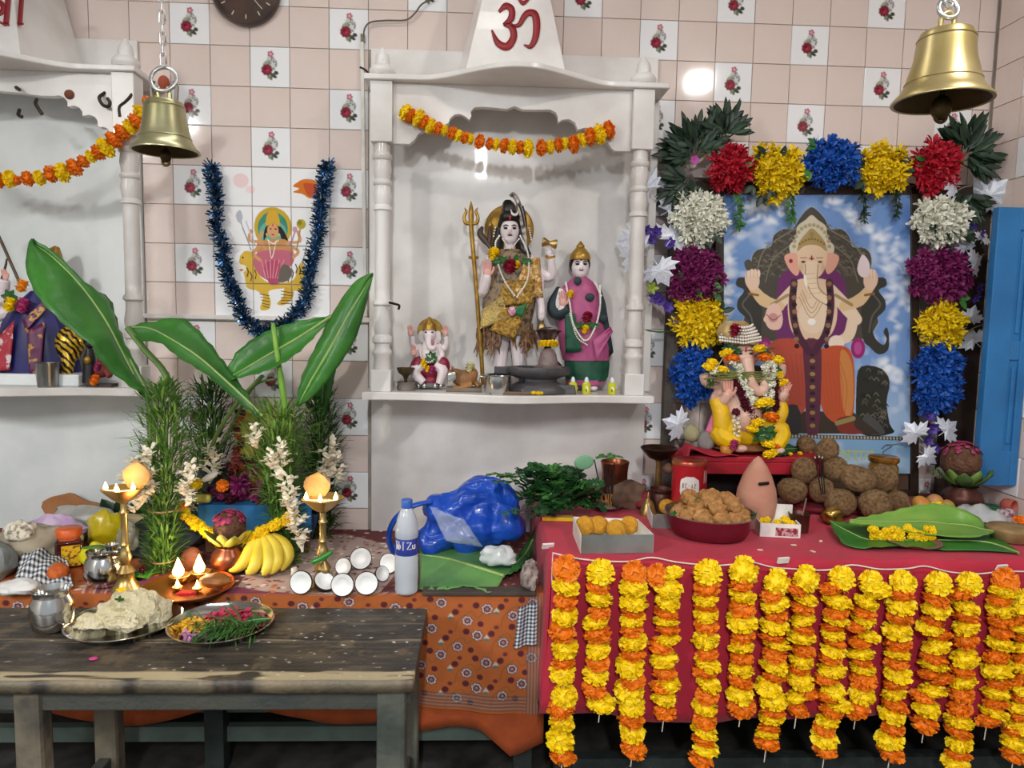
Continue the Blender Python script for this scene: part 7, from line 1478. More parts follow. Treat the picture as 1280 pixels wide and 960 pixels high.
for k, (x, y) in enumerate(((992, 682), (1026, 677), (1016, 690), (950, 688))): o = MB().box((0, 0, .002), (.016, .009, .002), euler(0, 0, k)).build('fallen_petal', M('pale_petal', 'E8D8C0'), W=False); o.location = tz(x, y); tag(o, 'pale fallen petal on the red cloth near the copper cup', 'petal', 'fallen petals on the red cloth')

# ================================================================== offerings on the low platform
ZPC = ZP+.0062
def pz(x, y, dz=0): p = PZ(x, y, ZPC); return np.array([p[0], p[1], ZPC+dz])
# ------------------------------------------------------------------ four upright bundles of grass with tuberoses
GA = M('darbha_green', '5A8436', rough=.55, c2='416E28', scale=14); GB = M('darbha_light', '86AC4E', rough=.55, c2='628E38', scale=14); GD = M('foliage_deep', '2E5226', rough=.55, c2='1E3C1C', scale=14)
TUB = M('tuberose', 'FBF6E8', rough=.5, c2='F0E2C6', scale=40); STK = M('green_stalk', '6A8A3E', rough=.6)
def bundle(label, prof, Y, mat, mat2, n, tuber, zb, seed, tie):
    # prof: (y, x left, x right) from the foot upward
    r = random.Random(seed); m_ = mpp(Y); foot = PY((prof[0][1]+prof[0][2])/2, prof[0][0], Y); foot[2] = zb; t = thing('grass_bundle', label, 'plant bundle', foot)
    ys = np.array([p[0] for p in prof][::-1], float); xl = np.array([p[1] for p in prof][::-1], float); xr = np.array([p[2] for p in prof][::-1], float)
    A, B_ = MB(), MB()
    for k in range(n):
        y = r.uniform(ys[0], ys[-1]); a, b_ = np.interp(y, ys, xl), np.interp(y, ys, xr); u = r.gauss(0, .42); u = max(-1, min(1, u)); ang = r.uniform(0, 2*PI); rad = math.sqrt(r.random())
        rad *= r.choice((.75, .9, 1, 1.22)); x = (a+b_)/2+(b_-a)/2*rad*math.cos(ang)*.92; dy = (b_-a)/2*rad*math.sin(ang)*.8; c = PY(x, y, Y)+np.array([0, dy*m_, 0]); c[2] = max(c[2], zb)
        d = np.array([math.cos(ang)*r.uniform(.1, .9), math.sin(ang)*r.uniform(.1, .7), r.uniform(.1, 1.1)]); blade(A if r.random() < .6 else B_, c, d, r.uniform(8, 24)*m_, r.uniform(1.0, 2.6)*m_*1.3, r.uniform(-.2, .7))
    tag(A.build('foliage', mat, t), kind='stuff'); tag(B_.build('pale_foliage', mat2, t), kind='stuff')
    S = MB()
    for k in range(16):
        a = r.uniform(0, 6.3); q = r.uniform(.2, .7); w0 = (prof[0][2]-prof[0][1])/2; top = prof[-2]; wt = (top[2]-top[1])/2
        p0 = PY((prof[0][1]+prof[0][2])/2+w0*q*math.cos(a), prof[0][0], Y)+np.array([0, w0*q*math.sin(a)*m_, 0]); p0[2] = zb; p1 = PY((top[1]+top[2])/2+wt*q*math.cos(a), top[0], Y)+np.array([0, wt*q*math.sin(a)*m_, 0]); S.tube([p0, (p0+p1)/2, p1], .0022, 5)
    tag(S.build('stalks', STK, t), kind='stuff')
    for y in tie:
        a, b_ = np.interp(y, ys, xl), np.interp(y, ys, xr); arc_ring((b_-a)/2*m_*.9, .003, PY((a+b_)/2, y, Y), n=18, seg=6).build('tie_string', M('jute', 'A88A5E', rough=.9), t)
    for (x0, y0, x1, y1) in tuber:
        sp = thing_child = None; mb = MB(); P0, P1 = PY(x0, y0, Y-.075), PY(x1, y1, Y-.085); st = MB().tube([P0, P1], .0022, 5).build('tuberose_stalk', STK, t); nb = max(5, int(math.hypot(x1-x0, y1-y0)/4.2))
        for k in range(nb):
            s_ = k/nb; c = P0*(1-s_)+P1*s_; a = r.uniform(0, 6.3); d = np.array([math.cos(a)*.8, math.sin(a)*.5-.45, .75]); L = r.uniform(9, 14)*m_*(1-.35*s_); d /= np.linalg.norm(d); e = c+d*L
            mb.tube([c, c+d*L*.5, e], [1.4*m_, 2.4*m_, 3.4*m_*(1-.35*s_)], 6)
            if s_ < .7:
                for q in range(5): bb = q*1.257+a; v = np.array([math.cos(bb), math.sin(bb), .3]); blade(mb, e, d*.6+v*.8, 9*m_, 5.2*m_, .3)
        mb.build('tuberose_blooms', TUB, st)
    return t
YA = pz(200, 712)[1]; YBk = -.14; YC_ = pz(352, 703)[1]
bundle('green bundle with tuberoses standing behind the copper lamp tray', [(716, 190, 216), (690, 187, 221), (655, 183, 228), (640, 187, 224), (600, 178, 238), (550, 172, 246), (510, 176, 240), (482, 186, 226)], YA, GA, GB, 1900, [(186, 612, 190, 556), (160, 612, 186, 560), (172, 632, 196, 612), (232, 632, 240, 574), (168, 640, 188, 618)], ZPC, 1, (636, 700))
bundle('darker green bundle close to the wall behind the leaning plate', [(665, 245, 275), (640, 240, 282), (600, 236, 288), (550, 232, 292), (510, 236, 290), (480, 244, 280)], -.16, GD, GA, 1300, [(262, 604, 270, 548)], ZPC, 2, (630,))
bundle('light grass bundle with tuberoses standing behind the bananas', [(712, 342, 366), (690, 341, 368), (650, 340, 370), (635, 340, 366), (600, 322, 380), (560, 308, 388), (530, 308, 388), (508, 322, 376)], YC_, GB, GA, 2300, [(354, 600, 350, 548), (364, 640, 358, 590), (344, 590, 340, 560), (372, 656, 362, 622), (378, 690, 366, 640), (322, 560, 316, 530)], ZPC, 3, (648, 690))
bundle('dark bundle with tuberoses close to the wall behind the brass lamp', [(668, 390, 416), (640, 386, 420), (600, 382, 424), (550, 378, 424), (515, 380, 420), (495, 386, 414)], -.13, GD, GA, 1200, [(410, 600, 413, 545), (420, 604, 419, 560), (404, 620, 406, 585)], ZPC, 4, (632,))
# ------------------------------------------------------------------ banana leaves tied to the bundles
def q3(pts): return [PY(x, y, Y) for x, y, Y in pts]
leafsurf('banana_leaf', q3([(36, 303, -.46), (32, 334, -.50), (44, 366, -.55), (62, 388, -.58), (90, 414, -.58), (112, 430, -.57), (128, 454, -.55), (150, 474, -.52), (186, 498, -.46)]), q3([(38, 303, -.45), (66, 322, -.45), (100, 356, -.45), (130, 398, -.45), (152, 440, -.45), (170, 474, -.45), (187, 499, -.45)]), q3([(40, 302, -.44), (72, 318, -.43), (104, 352, -.42), (136, 376, -.36), (150, 420, -.38), (172, 462, -.42), (188, 498, -.45)]), LEAFB, label='wide banana leaf sweeping up in front of the purple-robed goddess', fold=.014, n=30, rib=.006, seed=1)
leafsurf('banana_leaf', q3([(110, 370, -.36), (122, 366, -.34), (138, 374, -.34), (150, 412, -.38), (166, 452, -.42), (186, 494, -.45)]), q3([(112, 372, -.37), (128, 380, -.38), (142, 404, -.40), (156, 436, -.43), (172, 468, -.45), (190, 500, -.46)]), q3([(112, 374, -.38), (130, 400, -.44), (138, 424, -.47), (150, 456, -.48), (170, 486, -.48), (188, 502, -.47)]), M('banana_leaf_deep', '2E6A24', rough=.4, c2='22521C', scale=6), label='dark banana leaf curling behind the wide one', fold=.012, n=24, seed=2)
leafsurf('banana_leaf', q3([(158, 408, -.40), (190, 402, -.37), (228, 398, -.35), (258, 424, -.37), (284, 458, -.40), (308, 490, -.43), (326, 518, -.46)]), q3([(158, 409, -.41), (186, 410, -.42), (214, 424, -.44), (248, 446, -.46), (280, 474, -.47), (306, 498, -.47), (328, 520, -.47)]), q3([(158, 411, -.42), (178, 426, -.46), (200, 428, -.49), (222, 446, -.51), (258, 468, -.52), (294, 498, -.50), (327, 522, -.48)]), LEAFB, label='banana leaf with a torn notch reaching towards the marble pillar', fold=.012, n=28, rib=.005, seed=3)
leafsurf('banana_leaf', q3([(278, 474, -.40), (296, 440, -.38), (330, 416, -.36), (370, 402, -.35), (414, 394, -.36)]), q3([(276, 478, -.41), (304, 462, -.41), (338, 442, -.40), (376, 420, -.38), (416, 394, -.36)]), q3([(276, 480, -.42), (300, 472, -.44), (338, 462, -.44), (376, 438, -.42), (415, 396, -.37)]), LEAFB, label='banana leaf spreading below the goddess mural', fold=.012, n=24, seed=4, rib=.005)
leafsurf('banana_leaf', q3([(464, 342, -.34), (446, 350, -.36), (424, 378, -.38), (398, 426, -.39), (376, 474, -.40), (372, 506, -.41)]), q3([(465, 343, -.34), (452, 366, -.38), (432, 400, -.41), (410, 440, -.42), (388, 478, -.42), (373, 508, -.42)]), q3([(466, 345, -.34), (458, 380, -.37), (444, 424, -.40), (420, 462, -.42), (394, 494, -.43), (374, 509, -.42)]), LEAFB, label='upright banana leaf in front of the om shrine pillar', fold=.012, n=28, seed=5, rib=.005)
leafsurf('banana_leaf', q3([(398, 428, -.16), (392, 452, -.15), (390, 480, -.15), (396, 520, -.15)]), q3([(404, 430, -.17), (404, 460, -.17), (404, 490, -.17), (402, 524, -.16)]), q3([(416, 424, -.18), (420, 456, -.18), (414, 492, -.18), (406, 524, -.16)]), M('banana_leaf_deep', '2E6A24'), label='dark narrow banana leaf against the rose tiles by the shrine', fold=.01, seed=6)
t = thing('banana_shoot', 'pale rolled banana shoot standing straight up from the light grass', 'leaf', PY(358, 530, YC_)); MB().tube(cr(q3([(341, 404, YC_+.02), (346, 440, YC_), (352, 480, YC_), (359, 530, YC_)]), 5), [.006]+[.009]*8+[.011]*7, 10).build('rolled_leaf', M('pale_leaf_roll', '8AB84A', rough=.45, c2='6A9A36', scale=8), t)
def stalkth(lb_, pts, r0, mat=None): tag(MB().tube(cr(q3(pts), 5), r0, 9, flat=.6).build('banana_stalk', mat or M('banana_stalk_green', '6E8E4A', rough=.5, c2='54723A', scale=10)), lb_, 'stalk')
stalkth('drooping green banana stalk between the wide leaf and the pillar', [(160, 410, -.42), (182, 438, -.44), (206, 466, -.46), (222, 510, -.46)], .014)
stalkth('green banana stalk rising from the dark bundle', [(328, 470, -.40), (300, 500, -.36), (270, 545, -.28), (256, 590, -.2)], .010)
stalkth('bent green banana stalk above the dark bundle by the wall', [(345, 474, -.40), (318, 482, -.36), (296, 520, -.26), (276, 560, -.18)], .008)
# ------------------------------------------------------------------ little altar stool with blue cloth, picture and flowers
YAl = -.31; za = PY(315, 632, YAl)[2]; xa, xb = PY(250, 640, YAl)[0], PY(388, 640, YAl)[0]
al = thing('altar_stool', 'small wooden stool dressed in blue cloth under the flower heap', 'stool', ((xa+xb)/2, YAl+.12, ZPC))
BLC = M('blue_altar_cloth', '2C7AB4', rough=.7, c2='2468A0', scale=12)
MB().box(((xa+xb)/2, YAl+.12, za-.012), (xb-xa, .24, .024)).build('seat', M('brown_wood', '6A4A34', rough=.6), al, smooth=False)
for x in (xa+.03, xb-.03):
    for y in (YAl+.03, YAl+.21): MB().box((x, y, (ZPC+za-.024)/2), (.035, .035, za-.024-ZPC)).build('leg', M('brown_wood', '6A4A34'), al, smooth=False)
d = []
for i in range(8): d.append([[xa-.005+(xb-xa+.01)*u, YAl+.22-.225*min(1, i/4)-.004-(.004*math.sin(u*30)*(i > 4)), za+.003 if i < 5 else za-.0-(i-4)*(.028+.022*math.sin(PI*u))] for u in [j/30 for j in range(31)]])
MB().grid(d).build('blue_cloth', BLC, al, solid=.002)
Yp = YAl+.19; pc = thing('framed_picture', 'small framed deity picture leaning on the altar, half hidden by grass', 'picture', (PY(330, 600, Yp)[0], Yp, za+.004)); w_, h_ = PY(366, 560, Yp)[0]-PY(296, 560, Yp)[0], PY(330, 512, Yp)[2]-za-.004; x_ = PY(331, 560, Yp)[0]
MB().box((x_, Yp, za+.004+h_/2), (w_, .014, h_)).build('backing', M('frame_gold_dark', '8A7A3A', rough=.4), pc, smooth=False, bev=.002)
MB().box((x_, Yp-.008, za+.004+h_/2), (w_-.03, .004, h_-.03)).build('print', M('faded_print', '8AA84A', rough=.3, c2='C99A4A', scale=16, coat=.4), pc, smooth=False)
for sx in (-1, 1): MB().box((x_+sx*(w_/2-.008), Yp-.010, za+.004+h_/2), (.016, .01, h_)).build('frame_stile', M('frame_olive', 'A8B048', rough=.4), pc, smooth=False)
for z_ in (.008, h_-.008): MB().box((x_, Yp-.010, za+.004+z_), (w_, .01, .016)).build('frame_rail', M('frame_olive', 'A8B048'), pc, smooth=False)
def heap(label, cat, pts, grp=None, name='flower_heap'): 
    t = thing(name, label, cat, pts[0][0]); 
    for k, (p, r, me) in enumerate(pts): link('flower', me, t, np.array(p)-worldloc(t), (k, k*1.3, k*2.1), r)
    return t
MUM_R = small_bloom(M('rust_petals', 'A8522E', rough=.6, c2='7E2E2A', scale=60), 26, 5); MUM_P = small_bloom(M('magenta_petals', 'B03A7A', rough=.6, c2='7E2258', scale=60), 26, 6); DRK = small_bloom(M('wine_petals', '5A1830', rough=.6, c2='3A0F22', scale=60), 26, 7); CRM = small_bloom(M('cream_bloom', 'DCCFA0', rough=.6), 20, 8)
heap('garland of rust red blossoms down one side of the framed picture', 'garland', [(PY(299+random.uniform(-5, 5), 516+k*6.4, Yp-.03), .014, (DRK, MUM_R, MUM_R)[k % 3]) for k in range(12)], name='picture_garland')
r_ = random.Random(6)
heap('heap of magenta and wine flowers on the blue altar cloth', 'flowers', [(PY(r_.uniform(262, 350), r_.uniform(604, 628), YAl+r_.uniform(0, .06)), r_.uniform(.010, .018), r_.choice((MUM_P, DRK, DRK, MUM_P, MUM_R))) for k in range(60)]+[(PY(r_.uniform(285, 325), r_.uniform(570, 606), YAl+r_.uniform(.06, .12)), r_.uniform(.010, .017), r_.choice((MUM_P, DRK, MUM_R))) for k in range(30)])
o = link('large_bloom', HEADS['magenta'][0], None, PY(300, 606, YAl-.02), (.3, 0, 0), .044); tag(o, 'large magenta bloom in the middle of the altar flowers', 'flower')
for x, y, c, lb_ in ((245, 605, 'Y', 'yellow marigold at the edge of the altar flowers, by the leaning plate'), (228, 634, 'O', 'orange marigold hanging at the altar corner beside the tuberoses'), (278, 607, 'O', 'dull orange marigold among the magenta flowers')):
    o = link('marigold', (MY if c == 'Y' else MO)[1], None, PY(x, y, YAl-.02), (1.2, 0, 0), .024); tag(o, lb_, 'flower')
o = MB().box((0, 0, 0), (.062, .03, .03)).build('yellow_soap', M('pale_lime', 'D8D060', rough=.5), W=False, bev=.01); o.location = PY(253, 623, YAl-.01); tag(o, 'pale yellow block resting on the altar edge', 'block')
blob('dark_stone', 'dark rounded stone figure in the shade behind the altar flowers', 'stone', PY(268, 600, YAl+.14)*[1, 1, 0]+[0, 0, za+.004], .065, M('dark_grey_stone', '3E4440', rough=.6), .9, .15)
o = MB().ell((0, 0, 0), (.035, .012, .012)).build('white_shell', PAP, W=False); o.location = PY(262, 596, YAl+.02); o.rotation_euler = (0, -.5, 0); tag(o, 'small white shell on the altar heap', 'shell')
# draped strings of small yellow flowers
def ystring(label, pts, Y0, Y1, n, r):
    P = resamp(cr(np.array([list(PY(x, y, Y0+(Y1-Y0)*k/(len(pts)-1))) for k, (x, y) in enumerate(pts)]), 6), n); t = thing('yellow_flower_string', label, 'garland', P[-1]); MB().tube(P, .001, 4).build('thread', THREAD, t)
    for k, p in enumerate(P): 
        for q in range(3): link('flower', MY[(k+q) % 3], t, p-worldloc(t)+np.array([random.uniform(-.008, .008) for _ in range(3)]), (k, q, k*2), r*random.uniform(.8, 1.1))
ystring('thick string of yellow flowers draped from the altar on the tuberose side', [(232, 642), (242, 652), (254, 660), (264, 670)], YAl-.14, YAl-.14, 11, .018)
ystring('thick string of yellow flowers draped above the banana bunch', [(366, 642), (352, 652), (336, 660), (322, 668), (306, 672)], YAl-.17, YAl-.17, 13, .017)
ystring('short string of yellow flowers behind the copper pot', [(300, 676), (304, 690), (312, 702)], YAl-.06, YAl-.09, 8, .014)
kalash('copper pot with a coconut in yellow leaves before the altar', 286, 714, pz(286, 714)[1], ZPC, 22, 20, (287, 659), [M('yellow_leaf', 'B8B048', rough=.5, c2='9A9A3A'), M('yellow_leaf2', 'C9B44E', rough=.5)], PETP, 34, 5)
# bananas
yb = pz(330, 716)[1]; bn = thing('banana_bunch', 'bunch of five ripe yellow bananas', 'bananas', pz(325, 716)); BAN = M('banana_skin', 'F0D84E', rough=.4, c2='D8B834', scale=8); BTP = M('banana_tip', '4A3A1E', rough=.7); mbn = mpp(yb)
for pts in ([(322, 670, .04), (314, 686, .01), (304, 704, -.02), (286, 716, -.03)], [(325, 670, .03), (324, 690, -.01), (318, 708, -.04), (307, 718, -.05)], [(328, 668, .03), (336, 688, -.01), (336, 706, -.04), (326, 720, -.06)], [(331, 668, .03), (345, 684, .0), (346, 704, -.03), (334, 719, -.04)], [(334, 668, .04), (354, 680, .02), (360, 696, .0), (350, 714, -.02)]):
    P = cr(np.array([list(PY(x, y, yb+dy)) for x, y, dy in pts]), 7); n = len(P); rr_ = [max(.35, math.sin(PI*min(1, (i/(n-1))*.9+.09))**.5)*8.6*mbn for i in range(n)]; rr_[0] = 2.6*mbn; rr_[1] = 3.4*mbn; rr_[-1] = 2.4*mbn; P[:, 2] = np.maximum(P[:, 2], ZPC+.02)
    b_ = MB().tube(P, rr_, 7).build('banana', BAN, bn, auto=False); MB().tube([P[-1], P[-1]+(P[-1]-P[-2])*.6], [2.6*mbn, 1.8*mbn], 6).build('tip', BTP, b_)
MB().tube([PY(327, 672, yb+.04), PY(324, 664, yb+.05), PY(320, 658, yb+.05)], [8*mbn, 6*mbn, 4*mbn], 8).build('crown', M('banana_crown', '8A8A3A', rough=.6), bn)
# ------------------------------------------------------------------ brass oil lamps with flames
FLM = M('flame', 'FFC266', emit=14)
def flame(parent, p, s_):
    MB().lathe([(.001, 0), (.26*s_, .12*s_), (.34*s_, .35*s_), (.2*s_, .7*s_), (.001, 1.15*s_)], p, 10).build('flame', FLM, parent)
def flame_light(nm, p, e):
    l = bpy.data.lights.new(nm, 'POINT'); l.energy = e; l.color = (1, .80, .55); l.shadow_soft_size = .012; o = bpy.data.objects.new(nm, l); col.objects.link(o); o.location = p
def samai(label, bx, by, cy, cupw, back_xy):
    p = pz(bx, by); Y = p[1]; m_ = mpp(Y); H = PY(bx, cy, Y)[2]-ZPC; t = thing('brass_oil_lamp', label, 'oil lamp', p); mm = m_
    MB().lathe([(.001, 0), (17*mm, 0), (18*mm, 3*mm), (14*mm, 8*mm), (10*mm, 14*mm), (9*mm, 22*mm), (11*mm, 25*mm), (9*mm, 28*mm), (5*mm, 34*mm), (7*mm, 40*mm), (8*mm, 44*mm), (6*mm, 50*mm), (4.2*mm, 56*mm), (6*mm, 60*mm), (4.2*mm, 64*mm), (4*mm, H-34*mm), (6*mm, H-31*mm), (4*mm, H-28*mm), (4*mm, H-18*mm)], p, 28).build('stem', BRS, t)
    MB().lathe([(4*mm, H-19*mm), (12*mm, H-14*mm), (19*mm, H-6*mm), (cupw*mm, H), ((cupw-.8)*mm, H+.6*mm), (17*mm, H-4*mm), (8*mm, H-7*mm), (.001, H-8*mm)], p, 40, rip=lambda a, z: .07*math.cos(5*a)*(z > H-8*mm)).build('cup', M('polished_brass', 'CBAA68', rough=.3, metal=.85), t)
    MB().lathe([(15*mm, H-5*mm), (8*mm, H-4.6*mm), (.001, H-4.6*mm)], p, 24).build('oil', M('oil', 'D8B060', rough=.08, coat=1), t)
    c = PY(*back_xy, Y+.03); bl_ = MB(); blade(bl_, c-np.array([10*mm, 0, 14*mm]), (.45, .1, 1), 36*mm, 34*mm, .12, (0, -1, 0)); blade(bl_, c-np.array([4*mm, -.004, 14*mm]), (.1, .1, 1), 34*mm, 34*mm, -.1, (0, -1, 0)); bl_.build('leaf_shield', M('gilded_shield', 'C9A468', rough=.6, c2='A87E48', scale=8), t, solid=.0025)
    for a in (-2.6, -1.5, -.5): q = p+np.array([math.cos(a)*(cupw-5)*mm, math.sin(a)*(cupw-5)*mm, H-.5*mm]); MB().tube([p+np.array([0, 0, H-4*mm]), q], .0016, 5).build('wick', PAP, t); flame(t, q, 9*mm)
    flame_light('lamp_flame_light', p+np.array([0, -.03, H+10*mm]), .28); return t, p, mm
samai('brass oil lamp with lit wicks beside the honey jar', 158, 738, 610, 24, (172, 597)); tl, pl2, mm = samai('brass oil lamp with lit wicks beside the coconut halves', 404, 733, 622, 26, (398, 610))
tag(MB().tube(cr([pl2+np.array([x*mm, -19*mm, z*mm]) for x, z in ((-10, 38), (0, 42), (10, 48), (16, 52))], 5), [2*mm]+[3.6*mm]*9+[3*mm]*5+[.6*mm], 9).build('green_chilli', M('chilli_green', '2E8A2C', rough=.3, coat=.5)), 'green chilli laid across the stem of the brass lamp near the coconuts', 'chilli')
# copper tray with burning lamps
p = pz(236, 738); m_ = mpp(p[1]); t = thing('copper_tray', 'round copper tray with burning lamps and red powder', 'tray', p); MB().lathe([(.001, 0), (44*m_, 0), (53*m_, 6*m_), (55*m_, 7*m_), (54*m_, 8*m_), (44*m_, 2*m_), (.001, 2*m_)], p, 48).build('dish', M('copper_bright', 'B8713E', rough=.25, metal=.9, c2='8E5230', scale=10), t)
for k, (x, y) in enumerate(((225, 724), (251, 719))):
    c = pz(x, y+6); c = np.array([c[0], c[1], ZPC+2*m_]); l_ = MB().lathe([(.001, 0), (5*m_, 0), (10*m_, 5*m_), (13*m_, 10*m_), (12*m_, 10.5*m_), (8*m_, 6*m_), (.001, 5*m_)], c, 24).build('lamp_cup', BRS, t); flame(l_, c+np.array([0, -.01, 9*m_]), 22*m_); flame_light('tray_flame_light', c+np.array([0, -.03, 34*m_]), .5)
for k, (x, y) in enumerate(((222, 740), (247, 741))): c = pz(x, y); l_ = MB().lathe([(.001, 0), (5*m_, 2*m_), (6*m_, 5*m_), (.001, 4*m_)], c+[0, 0, 2*m_], 14).build('small_lamp_cup', BRS, t); flame(l_, c+np.array([0, 0, 6*m_]), 9*m_)
MB().ell(pz(233, 744, 2*m_), (13*m_, 7*m_, 3*m_)).build('red_powder', M('kumkum', 'B01420', rough=1, bump=.6, bscale=160), t)
MB().ell(pz(228, 722)+np.array([0, .07, 14*m_]), (15*m_, 9*m_, 19*m_), rotm('Y', .3)).build('brown_cone', M('jaggery', '7A4224', rough=.55, c2='5A2E18', scale=20, bump=.4), t)
crumple('jaggery_lump', 'golden brown jaggery piece on the rim of the copper tray', 'food', pz(270, 738, 6*m_), (20*m_, 12*m_, 9*m_), M('jaggery_gold', 'A0662C', rough=.5, c2='7E4A1E', scale=20), 3, .2)
# ------------------------------------------------------------------ steel pots and plates
LOTA = [(.1, 0), (17, 0), (22, 4), (25, 14), (25.5, 26), (24, 37), (20.8, 43.5), (20.2, 46), (21.8, 51), (22.4, 52), (21.6, 52.4), (19.4, 46), (18.5, 42), (.1, 38)]
ZBC = ZB+.001
def bz(x, y): p = PZ(x, y, ZBC); return np.array([p[0], p[1], ZBC])
STE2 = M('polished_steel', 'D2D2D0', rough=.14, metal=1, var=.04)
p = bz(66, 786); k_ = mpp(p[1]); pot('steel_lota', 'round steel water pot standing on the black bench', 'pot', p, [(r*1.0, z*1.0) for r, z in LOTA], STE2, sc_=k_)
p = pz(132, 730); k_ = mpp(p[1]); t = pot('steel_lota', 'round steel pot with a leaf on top, beside the honey jar', 'pot', p, [(r*.95, z*.84) for r, z in LOTA], STE2, sc_=k_)
mb = MB(); [blade(mb, p+np.array([a*k_, .01, 47*k_]), (b_, -.2, .1), 26*k_, 14*k_, .1) for a, b_ in ((-2, -1), (2, -.5), (-6, .6))]; tag(mb.build('betel_leaf', M('betel_leaf', '7AA83E', rough=.4, c2='5E8E32'), solid=.001), 'pale green betel leaves covering the steel pot', 'leaf')
lathe_thing('steel_spoon_cup', 'tiny steel cup resting on the leaf-topped pot', 'cup', [(.001, 0), (6*k_, 0), (7*k_, 6*k_), (8*k_, 7*k_), (7*k_, 7.2*k_), (5*k_, 1.5*k_), (.001, 1*k_)], p+np.array([13*k_, -8*k_, 47*k_]), STE2, 20)
def plate(label, x, y, rp): c = bz(x, y); k_ = mpp(c[1]); return lathe_thing('steel_plate', label, 'plate', [(.001, 0), (rp*.82*k_, 0), (rp*.97*k_, 9*k_), (rp*k_, 10*k_), (rp*1.01*k_, 10.6*k_), (rp*.98*k_, 11*k_), (rp*.82*k_, 2.2*k_), (.001, 2*k_)], c, STE2, 56), c, k_
_, c, k_ = plate('steel plate of pale halwa lumps on the black bench', 156, 783, 67)
HAL = M('halwa', 'E4D9B8', rough=.75, c2='CFC29A', scale=14, bump=1, bscale=110)
for k, (dx, dy, rx, rz) in enumerate(((4, 10, 30, 19), (26, 6, 22, 20), (-16, 4, 20, 14), (-36, -6, 18, 8), (8, -12, 24, 11), (34, 14, 18, 14), (-48, -10, 9, 4))):
    crumple('halwa_lump', 'crumbly pale halwa lump on the steel plate', 'food', c+np.array([dx*k_, dy*k_, 2*k_]), (rx*k_, rx*.8*k_, rz*k_*1.15), HAL, 30+k, .36)['group'] = 'halwa lumps on the plate'
o = link('coriander_sprig', GLF, None, c+np.array([-2*k_, -8*k_, 38*k_]), (.4, 0, 0), .010); tag(o, 'tiny green sprig on top of the halwa', 'leaf')
_, c, k_ = plate('steel plate of flower petals and grass on the black bench', 277, 786, 64)
r_ = random.Random(40)
def petal_patch(label, cx, cy, rx, ry, n, mat, s_, hgt): 
    mb = MB()
    for k in range(n):
        a = r_.uniform(0, 6.3); q = math.sqrt(r_.random()); pp = c+np.array([(cx+rx*q*math.cos(a))*k_, (cy+ry*q*math.sin(a))*k_, (3+hgt*(1-q*q)*r_.uniform(.6, 1))*k_]); d = np.array([r_.gauss(0, 1), r_.gauss(0, 1), r_.gauss(0, .5)]); blade(mb, pp, d, s_*k_*r_.uniform(.7, 1.2), s_*k_*.7, .3)
    return tag(tag(mb.build('petal_heap', mat), label, 'petals'), kind='stuff')
petal_patch('yellow marigold petals on the petal plate', -34, -4, 24, 18, 190, M('petal_yellow', 'EDB21E', rough=.6), 7, 9); petal_patch('bright pink rose petals on the petal plate', 0, 22, 34, 22, 180, M('petal_rose', 'CF2E62', rough=.6, c2='A81E4A', scale=40), 9, 12)
petal_patch('pale mauve petals along the rim of the petal plate', -18, -22, 26, 10, 70, M('petal_mauve', 'C98AB4', rough=.6), 7, 4); petal_patch('dusky red petals at the rim of the petal plate', 44, 20, 14, 18, 60, M('petal_dusky', 'A84A60', rough=.6), 8, 8)
gb = MB()
for k in range(260): a = r_.uniform(0, 6.3); pp = c+np.array([(16+r_.gauss(0, 16))*k_, (-14+r_.gauss(0, 9))*k_, r_.uniform(5, 16)*k_]); d = np.array([math.cos(a)*.7-.4, math.sin(a)-.9, r_.uniform(-.2, .5)]); blade(gb, pp, d, r_.uniform(16, 34)*k_, 2.0*k_, .15)
tag(tag(gb.build('durva_grass', M('durva', '4A7A34', rough=.5, c2='2E5A26', scale=20)), 'tuft of green durva grass spilling over the petal plate', 'grass'), kind='stuff')
leafsurf('green_leaf', [c+np.array(v)*k_ for v in ((22, -2, 8), (40, 8, 14), (60, 6, 12))], [c+np.array(v)*k_ for v in ((22, -6, 9), (42, -2, 13), (60, 4, 12))], [c+np.array(v)*k_ for v in ((22, -8, 8), (42, -12, 10), (60, 2, 12))], GRN, label='dark green leaf beside the durva grass on the petal plate', fold=.003, rib=.0015)
for k, (x, y, m2, lb_) in enumerate(((117, 825, 'C2407E', 'single magenta petal on the black bench'),)): o = MB().ell((0, 0, .004), (.012, .008, .004)).build('fallen_petal', M('magenta_petal', m2), W=False); o.location = bz(x, y); tag(o, lb_, 'petal')
# ------------------------------------------------------------------ left end: honey jar, packets, bags, cloth
p = pz(88, 706); k_ = mpp(p[1]); t = thing('honey_jar', 'square honey jar with orange lid and yellow label', 'jar', p); R = euler(0, 0, .45)
MB().box(p+np.array([0, 0, 17*k_]), (30*k_, 30*k_, 34*k_), R).build('body', M('honey_glass', '4A1414', rough=.1, coat=.8, c2='36100E'), t, bev=.006); MB().lathe([(12*k_, 34*k_), (12*k_, 38*k_), (14.5*k_, 38*k_), (14.5*k_, 47*k_), (13.5*k_, 48*k_), (.001, 48*k_)], p, 28).build('lid', M('orange_lid', 'D9622A', rough=.4), t)
MB().box(p+R@np.array([2*k_, -15.3*k_, 16*k_]), (20*k_, .4*k_, 26*k_), R).build('label', M('honey_label', 'D8A818', rough=.5, c2='6A4A14', scale=90, thr=(.4, .46)), t, smooth=False)
YPK = M('yellow_plastic', 'DCC61A', rough=.3, c2='BFA812', scale=10, coat=.4)
crumple('yellow_packet', 'crumpled yellow plastic packet behind the honey jar', 'packet', pz(126, 690)*[1, 0, 0]+np.array([0, -.25, ZPC]), (.075, .05, .075), YPK, 11, .3)
